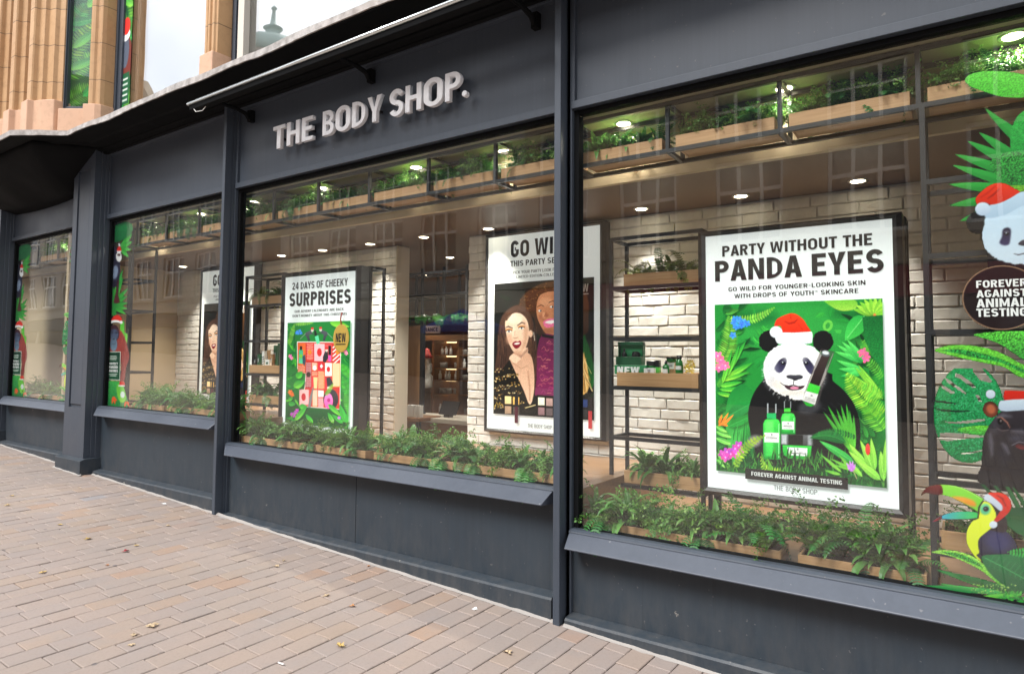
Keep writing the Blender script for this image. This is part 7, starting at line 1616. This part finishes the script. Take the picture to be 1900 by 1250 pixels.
t = thing('santa_ornament', 'tall white hanging ornament with a red Santa hat beside the shelves', 'ornament', (X, 3.2, za)); MB().lathe([(.01, 0), (.075, .02*H_), (.08, .30*H_), (.05, .36*H_), (.07, .42*H_), (.07, .60*H_), (.045, .66*H_), (.05, .74*H_), (.01, .78*H_)], (X, 3.2, za), 16).build('body', LABW, t, smooth=True); MB().lathe([(.075, .76*H_), (.078, .80*H_), (.05, .84*H_), (.03, .97*H_), (.005, H_)], (X, 3.2, za), 14).build('hat', m_simple('hat_red', (.5, .03, .02), .7), t, smooth=True)
for i, (x, y) in enumerate([(835, 481), (795, 513)]):
    X, Yq = at_z(x, y, 2.695); downlight(f'ceiling downlight, {("nearer", "farther")[i]} one inside the shop opening', X, min(Yq, 4.5), 2.719, 90, 'downlights inside the shop')

# ------------------------------------------------------------------ fallen leaves and litter
def at_g(x, y):
    r = np.array([x - CX, y - CY, F]); w = np.array([r @ AX, r @ AY, r @ AZ]); t = (.003 - CAMH) / (w[2] + .0395 * w[0]); return (w[0]*t, w[1]*t - CAMD)
def leaf_mesh(seed):
    random.seed(seed); V, Fc = [(0, 0, .004)], []
    n = 16; lob = random.choice((3, 5, 5))
    for k in range(n):
        a = 2*math.pi*k/n; r = .017 * (1 + .38*math.cos(lob*a)) * random.uniform(.85, 1.15) * (1.25 if abs(a - math.pi/2) < .5 else 1)
        V.append((r*math.cos(a), r*math.sin(a)*1.15, .004 + abs(math.cos(a))*random.uniform(.0, .011) + random.uniform(0, .003)))
    for k in range(n): Fc.append((0, 1 + k, 1 + (k+1) % n))
    b = len(V); V += [(-.0007, -.016, .004), (.0007, -.016, .004), (.0012, -.038, .006), (-.0002, -.038, .006)]; Fc.append((b, b+1, b+2, b+3))
    me = bpy.data.meshes.new('fallen_leaf'); me.from_pydata(V, [], Fc); return me
LFM = [m_simple(n, c, .6) for n, c in (('yellow_leaf', (.47, .33, .11)), ('buff_leaf', (.46, .35, .22)), ('orange_leaf', (.42, .20, .085)), ('red_leaf', (.26, .02, .03)))]
LM = {}
for mi, m in enumerate(LFM):
    for v in range(2): me = leaf_mesh(100 + mi*2 + v); me.materials.append(m); LM[(mi, v)] = me
def z7(x, y): return (x/2.714, 820 + y/2.714)
def z8(x, y): return (600 + x/2.714, 860 + y/2.714)
for i, (p, mi, s, lab) in enumerate([(z7(60, 272), 0, 1.2, 'yellow fallen leaf, farthest left near the far shop corner'), (z7(40, 320), 0, 1.3, 'yellow fallen leaf at the left picture edge, second from the shop'), (z7(300, 418), 0, 1.2, 'yellow fallen leaf on the paving in front of the pilaster base'), (z7(445, 490), 0, 1.5, 'larger yellow fallen leaf, left of the small red one'), (z7(685, 523), 0, 1.0, 'small yellow fallen leaf just right of the red one'), (z7(632, 551), 3, 1.3, 'dark red fallen leaf on the paving'), (z7(215, 660), 0, 1.3, 'yellow fallen leaf nearest the left edge of the foreground'), (z7(845, 423), 1, 1.2, 'buff fallen leaf before the slim upright'), (z7(765, 930), 1, 1.8, 'big pale curled leaf in the left foreground'), (z7(675, 975), 1, 1.2, 'small buff leaf below the big pale curled one'), (z7(660, 1025), 1, 1.0, 'tiny buff leaf lowest under the big pale curled one'), (z7(1392, 627), 1, 1.2, 'buff leaf before the lettering window, left of a pair'), (z7(1428, 598), 1, .9, 'tiny buff leaf before the lettering window, right of a pair'), (z7(1645, 775), 1, 1.3, 'buff lobed leaf in the middle of the paving'), (z7(1775, 828), 2, 1.2, 'brown-orange leaf right of the buff lobed one'), (z7(1713, 1028), 0, 1.6, 'orange-yellow leaf with a stalk in the middle foreground'), (z8(930, 955), 1, 1.6, 'pale buff leaf in the right foreground'), (z8(228, 518), 2, .8, 'little orange leaf close to the plinth'), (z7(400, 232), 1, .9, 'pair-coloured pale leaf before the second window'), (z7(540, 622), 2, .8, 'tiny brown leaf left of the middle paving')]):
    x, y = at_g(*p); o = bpy.data.objects.new('fallen_leaf', LM[(mi, i % 2)]); COL.objects.link(o); o.location = (x, y, gz(x) + .002); s *= .66; o.scale = (s, s, s); o.rotation_euler = (0, R(2.3), random.uniform(0, 6.28)); tag(o, lab, 'leaf', 'fallen leaves on the paving')
x, y = at_g(*z7(1413, 1120)); o = MB().tube([(-.018, 0, .006), (.018, .004, .006)], .0038, 8).build('cigarette_end', WHITE, loc=(x, y, gz(x))); tag(o, 'white cigarette end lying in the middle foreground', 'litter')
x, y = at_g(*z8(760, 733)); o = MB().add([(-.014, -.01, .003), (.012, -.014, .004), (.016, .010, .003), (.002, .016, .012), (-.012, .011, .005)], [(0, 1, 2, 3, 4)]).build('paper_scrap', WHITE, loc=(x, y, gz(x))); tag(o, 'scrap of white paper on the paving near the thick upright', 'litter')
x, y = at_g(*z7(825, 311)); o = MB().add([(-.03, -.01, .003), (.02, -.014, .004), (.036, .008, .003), (.004, .012, .010), (-.022, .011, .005)], [(0, 1, 2, 3, 4)]).build('paper_scrap', WHITE, loc=(x, y, gz(x))); tag(o, 'scrap of white paper on the paving before the second window', 'litter')

# ------------------------------------------------------------------ across the street (what the glass reflects)
OSTONE = m_plaster('street_stone', (.26, .20, .145), (.36, .29, .21), .8); OSTONE2 = m_plaster('street_stone_grey', (.30, .27, .24), (.40, .37, .33), .8)
OFR = m_simple('street_frame', (.62, .60, .56), .5); OGL = m_simple('street_glass', (.05, .055, .06), .08, 0, .6); OSHOP = m_simple('street_fascia', (.20, .02, .025), .5); ODOME = m_simple('weathered_copper', (.36, .44, .41), .6)
def facade(label, x0, x1, y, h, floors, wn, wmat, fmat, ground=True):
    b = thing('street_building', label, 'building', ((x0+x1)/2, y, 0), 'buildings across the street'); zb = -1.2
    q = MB(); q.box(x0, x1, y - 9, y - .3, zb, h); q.box(x0, x1, y - .3, y + .15, h - .5, h); q.box(x0, x1, y - .3, y + .1, 4.0, 4.35)
    for z0, z1 in floors: q.box(x0, x1, y - .3, y + .06, z0 - .18, z0)
    pitch = (x1 - x0) / wn; ww = pitch * .62
    edges = [x0] + sum([[x0 + pitch*(i+.5) - ww/2, x0 + pitch*(i+.5) + ww/2] for i in range(wn)], []) + [x1]
    for i in range(0, len(edges), 2): q.box(edges[i], edges[i+1], y - .3, y, 4.35, h - .5)
    for i in range(wn):
        a = x0 + pitch*(i+.5) - ww/2; zz0 = 4.35
        for z0, z1 in floors: q.box(a, a + ww, y - .3, y - .01, zz0, z0 - .18); zz0 = z1
        q.box(a, a + ww, y - .3, y - .01, zz0, h - .5)
    q.build('wall', wmat, b)
    for z0, z1 in floors:
        for i in range(wn):
            a = x0 + pitch*(i+.5) - ww/2; f = MB()
            for u in (0, .31, .64, .95): f.box(a + ww*u, a + ww*(u + .05), y - .2, y - .1, z0, z1)
            for u in (0, .62, .955): f.box(a, a + ww, y - .19, y - .11, z0 + (z1-z0)*u, z0 + (z1-z0)*(u + .045))
            o = f.build('window', OFR, b); MB().box(a, a + ww, y - .17, y - .15, z0, z1).build('pane', OGL, o)
    gp = MB(); n = max(2, wn // 2); pw = (x1-x0)/n
    for i in range(n): gp.box(x0 + pw*i + .15, x0 + pw*(i+1) - .15, y - .2, y - .1, -.2, 3.1)
    gp.build('shop_glass', OGL, b); q = MB(); q.box(x0 + .1, x1 - .1, y - .2, y + .12, 3.15, 3.95); q.build('fascia', fmat, b)
    q = MB()
    for i in range(n + 1): q.box(x0 + pw*i - .15, x0 + pw*i + .15, y - .25, y + .05, -1.2, 3.15)
    q.build('shop_pier', wmat, b); return b
facade('brown stone shop terrace across the street, mirrored in the right-hand window', -13, 18, -16, 10.3, ((4.9, 7.4), (7.9, 9.5)), 10, OSTONE, OSHOP)
facade('low grey stone building across the street, mirrored in the middle windows', -27.5, -13.1, -16.4, 10.0, ((4.9, 7.3), (7.8, 9.2)), 5, OSTONE2, m_simple('cream_fascia', (.5, .45, .36), .6))
facade('grey building at the far end of the street, mirrored in the left windows', -92, -30, -17, 12.4, ((4.9, 7.3), (8.2, 10.8)), 18, OSTONE2, m_simple('dark_fascia', (.05, .05, .06), .5))
t = thing('corner_turret', 'small copper-domed turret above the street corner, mirrored in an upper window', 'tower', (-31.2, -17.6, 12.2), 'buildings across the street')
MB().lathe([(1.5, 0), (1.5, 5.0), (1.9, 5.1), (1.9, 5.4), (1.6, 5.45)], (-31.2, -18.0, 12.2), 8).build('drum', OSTONE2, t); MB().lathe([(1.75, 5.4), (1.85, 5.8), (1.5, 6.4), (.6, 6.8), (.35, 7.0), (.35, 7.2), (.5, 7.3), (.16, 7.5), (.1, 8.3), (.2, 8.4), (.02, 8.6)], (-31.2, -18.0, 12.2), 12).build('dome', ODOME, t, smooth=True)
t = thing('roof_stack', 'tall brown gable rising behind the grey street building, mirrored upstairs', 'building', (-43.6, -18, 12.4), 'buildings across the street'); MB().add([(-45.8, -18, 12.3), (-41.8, -18, 12.3), (-41.8, -15.5 - 2, 12.3), (-45.8, -17.5, 12.3), (-45.8, -18, 17.6), (-41.8, -18, 16.2), (-41.8, -17.5, 16.2), (-45.8, -17.5, 17.6), (-44.6, -18, 19.6), (-44.6, -17.5, 19.6)], [(0, 1, 2, 3), (3, 2, 6, 9, 7), (0, 4, 8, 5, 1), (0, 3, 7, 4), (1, 5, 6, 2), (4, 7, 9, 8), (8, 9, 6, 5)]).build('gable', OSTONE, t)
t = thing('cafe_parasol', 'blue market parasol standing in the street, mirrored in the shop opening', 'parasol', (-12.2, -11.6, gz(-12.2)))
q = MB(); n = 8; v = [(-12.2, -11.6, 2.95)] + [(-12.2 + 1.25*math.cos(6.283*k/n), -11.6 + 1.25*math.sin(6.283*k/n), 2.45) for k in range(n)] + [(-12.2 + 1.25*math.cos(6.283*k/n), -11.6 + 1.25*math.sin(6.283*k/n), 2.28) for k in range(n)]
q.add(v, [(0, 1 + k, 1 + (k+1) % n) for k in range(n)] + [(1 + k, 9 + k, 9 + (k+1) % n, 1 + (k+1) % n) for k in range(n)]); q.build('canopy', m_simple('blue_canvas', (.03, .08, .35), .8), t); MB().tube([(-12.2, -11.6, .4), (-12.2, -11.6, 2.93)], .03, 8).build('pole', LABW, t)

# printed banners standing inside the upper windows
def banner(nm, label, p, q, z0, z1, seed, animals=False):
    random.seed(seed); d, L = frame_xy(p, q)
    P_ = Print(0, L, z0, z1, .009, 0.0, (10, 84, 40)); P_.map = lambda x, y: (x, y); P_.u = .004; P_.shadow = 1
    P_.fillm([(0, z0), (L, z0), (L, z0 + .5), (0, z0 + .5)], (20, 60, 24), (10, 84, 40), soft=.05)
    for k in range(9): P_.leaf((random.uniform(0, L), z0 + random.uniform(0, z1 - z0)), (random.uniform(0, L), z0 + random.uniform(0, z1 - z0)), random.uniform(.08, .2), random.choice([(8, 70, 34), (14, 100, 46), (20, 120, 52)]))
    zz_ = z0 + .05
    while zz_ < z1:
        P_.fern((L * random.choice((-.1, 1.1)), zz_ + random.uniform(-.1, .2)), (L * random.uniform(.1, .8), zz_ + random.uniform(.0, .5)), .26, 15, random.choice([(130, 180, 50), (60, 150, 60), (100, 170, 50)]), (80, 140, 44)); zz_ += random.uniform(.16, .34)
        P_.leaf((L * random.uniform(.5, 1.1), zz_ - .1), (L * random.uniform(-.1, .3), zz_ + random.uniform(-.1, .2)), .1, random.choice([(40, 150, 66), (120, 190, 60)]), (20, 110, 46), vein=(90, 190, 90))
    if animals:
        P_.ell(L*.6, 4.86, L*.5, .30, (110, 44, 36)); P_.ell(L*.6, 4.98, L*.26, .20, (80, 88, 104)); P_.ell(L*.6, 5.16, L*.3, .07, (230, 230, 230)); P_.ell(L*.62, 5.26, L*.26, .10, (210, 44, 34)); P_.fill([(L*.25, 4.36), (L*.95, 4.36), (L*.95, 4.72), (L*.25, 4.72)], (20, 84, 50))
        for k in range(5): P_.fill([(L*.35, 4.64 - .06*k), (L*.85, 4.64 - .06*k), (L*.85, 4.66 - .06*k), (L*.35, 4.66 - .06*k)], (206, 214, 206))
    me = P_.mesh(nm); co = np.empty(len(me.vertices)*3, np.float32); me.vertices.foreach_get('co', co); co = co.reshape(-1, 3); u = co[:, 0].copy()
    co[:, 0] = p[0] + d.x * u; co[:, 1] = p[1] + d.y * u; me.vertices.foreach_set('co', co.ravel()); me.update()
    tag(obj(nm, me, PRINT_BAN_GLOW), label, 'banner')
PRINT_BAN_GLOW = m_print('glowing_banner_print', .10, .5)  # slight glow put into the print; the banners themselves are not lit
_a, _b = Vector(splay(-.015, -.09)), Vector(splay(.35, -.09))
banner('window_banner', 'tall jungle print banner inside the narrow splayed upper window', tuple(_a), tuple(_b), 4.31, 8.0, 5)
banner('window_banner', 'jungle print strip with an orangutan down the edge of the wide upper window', (-7.90, .084), (-7.58, .084), 4.05, 8.0, 8, True)
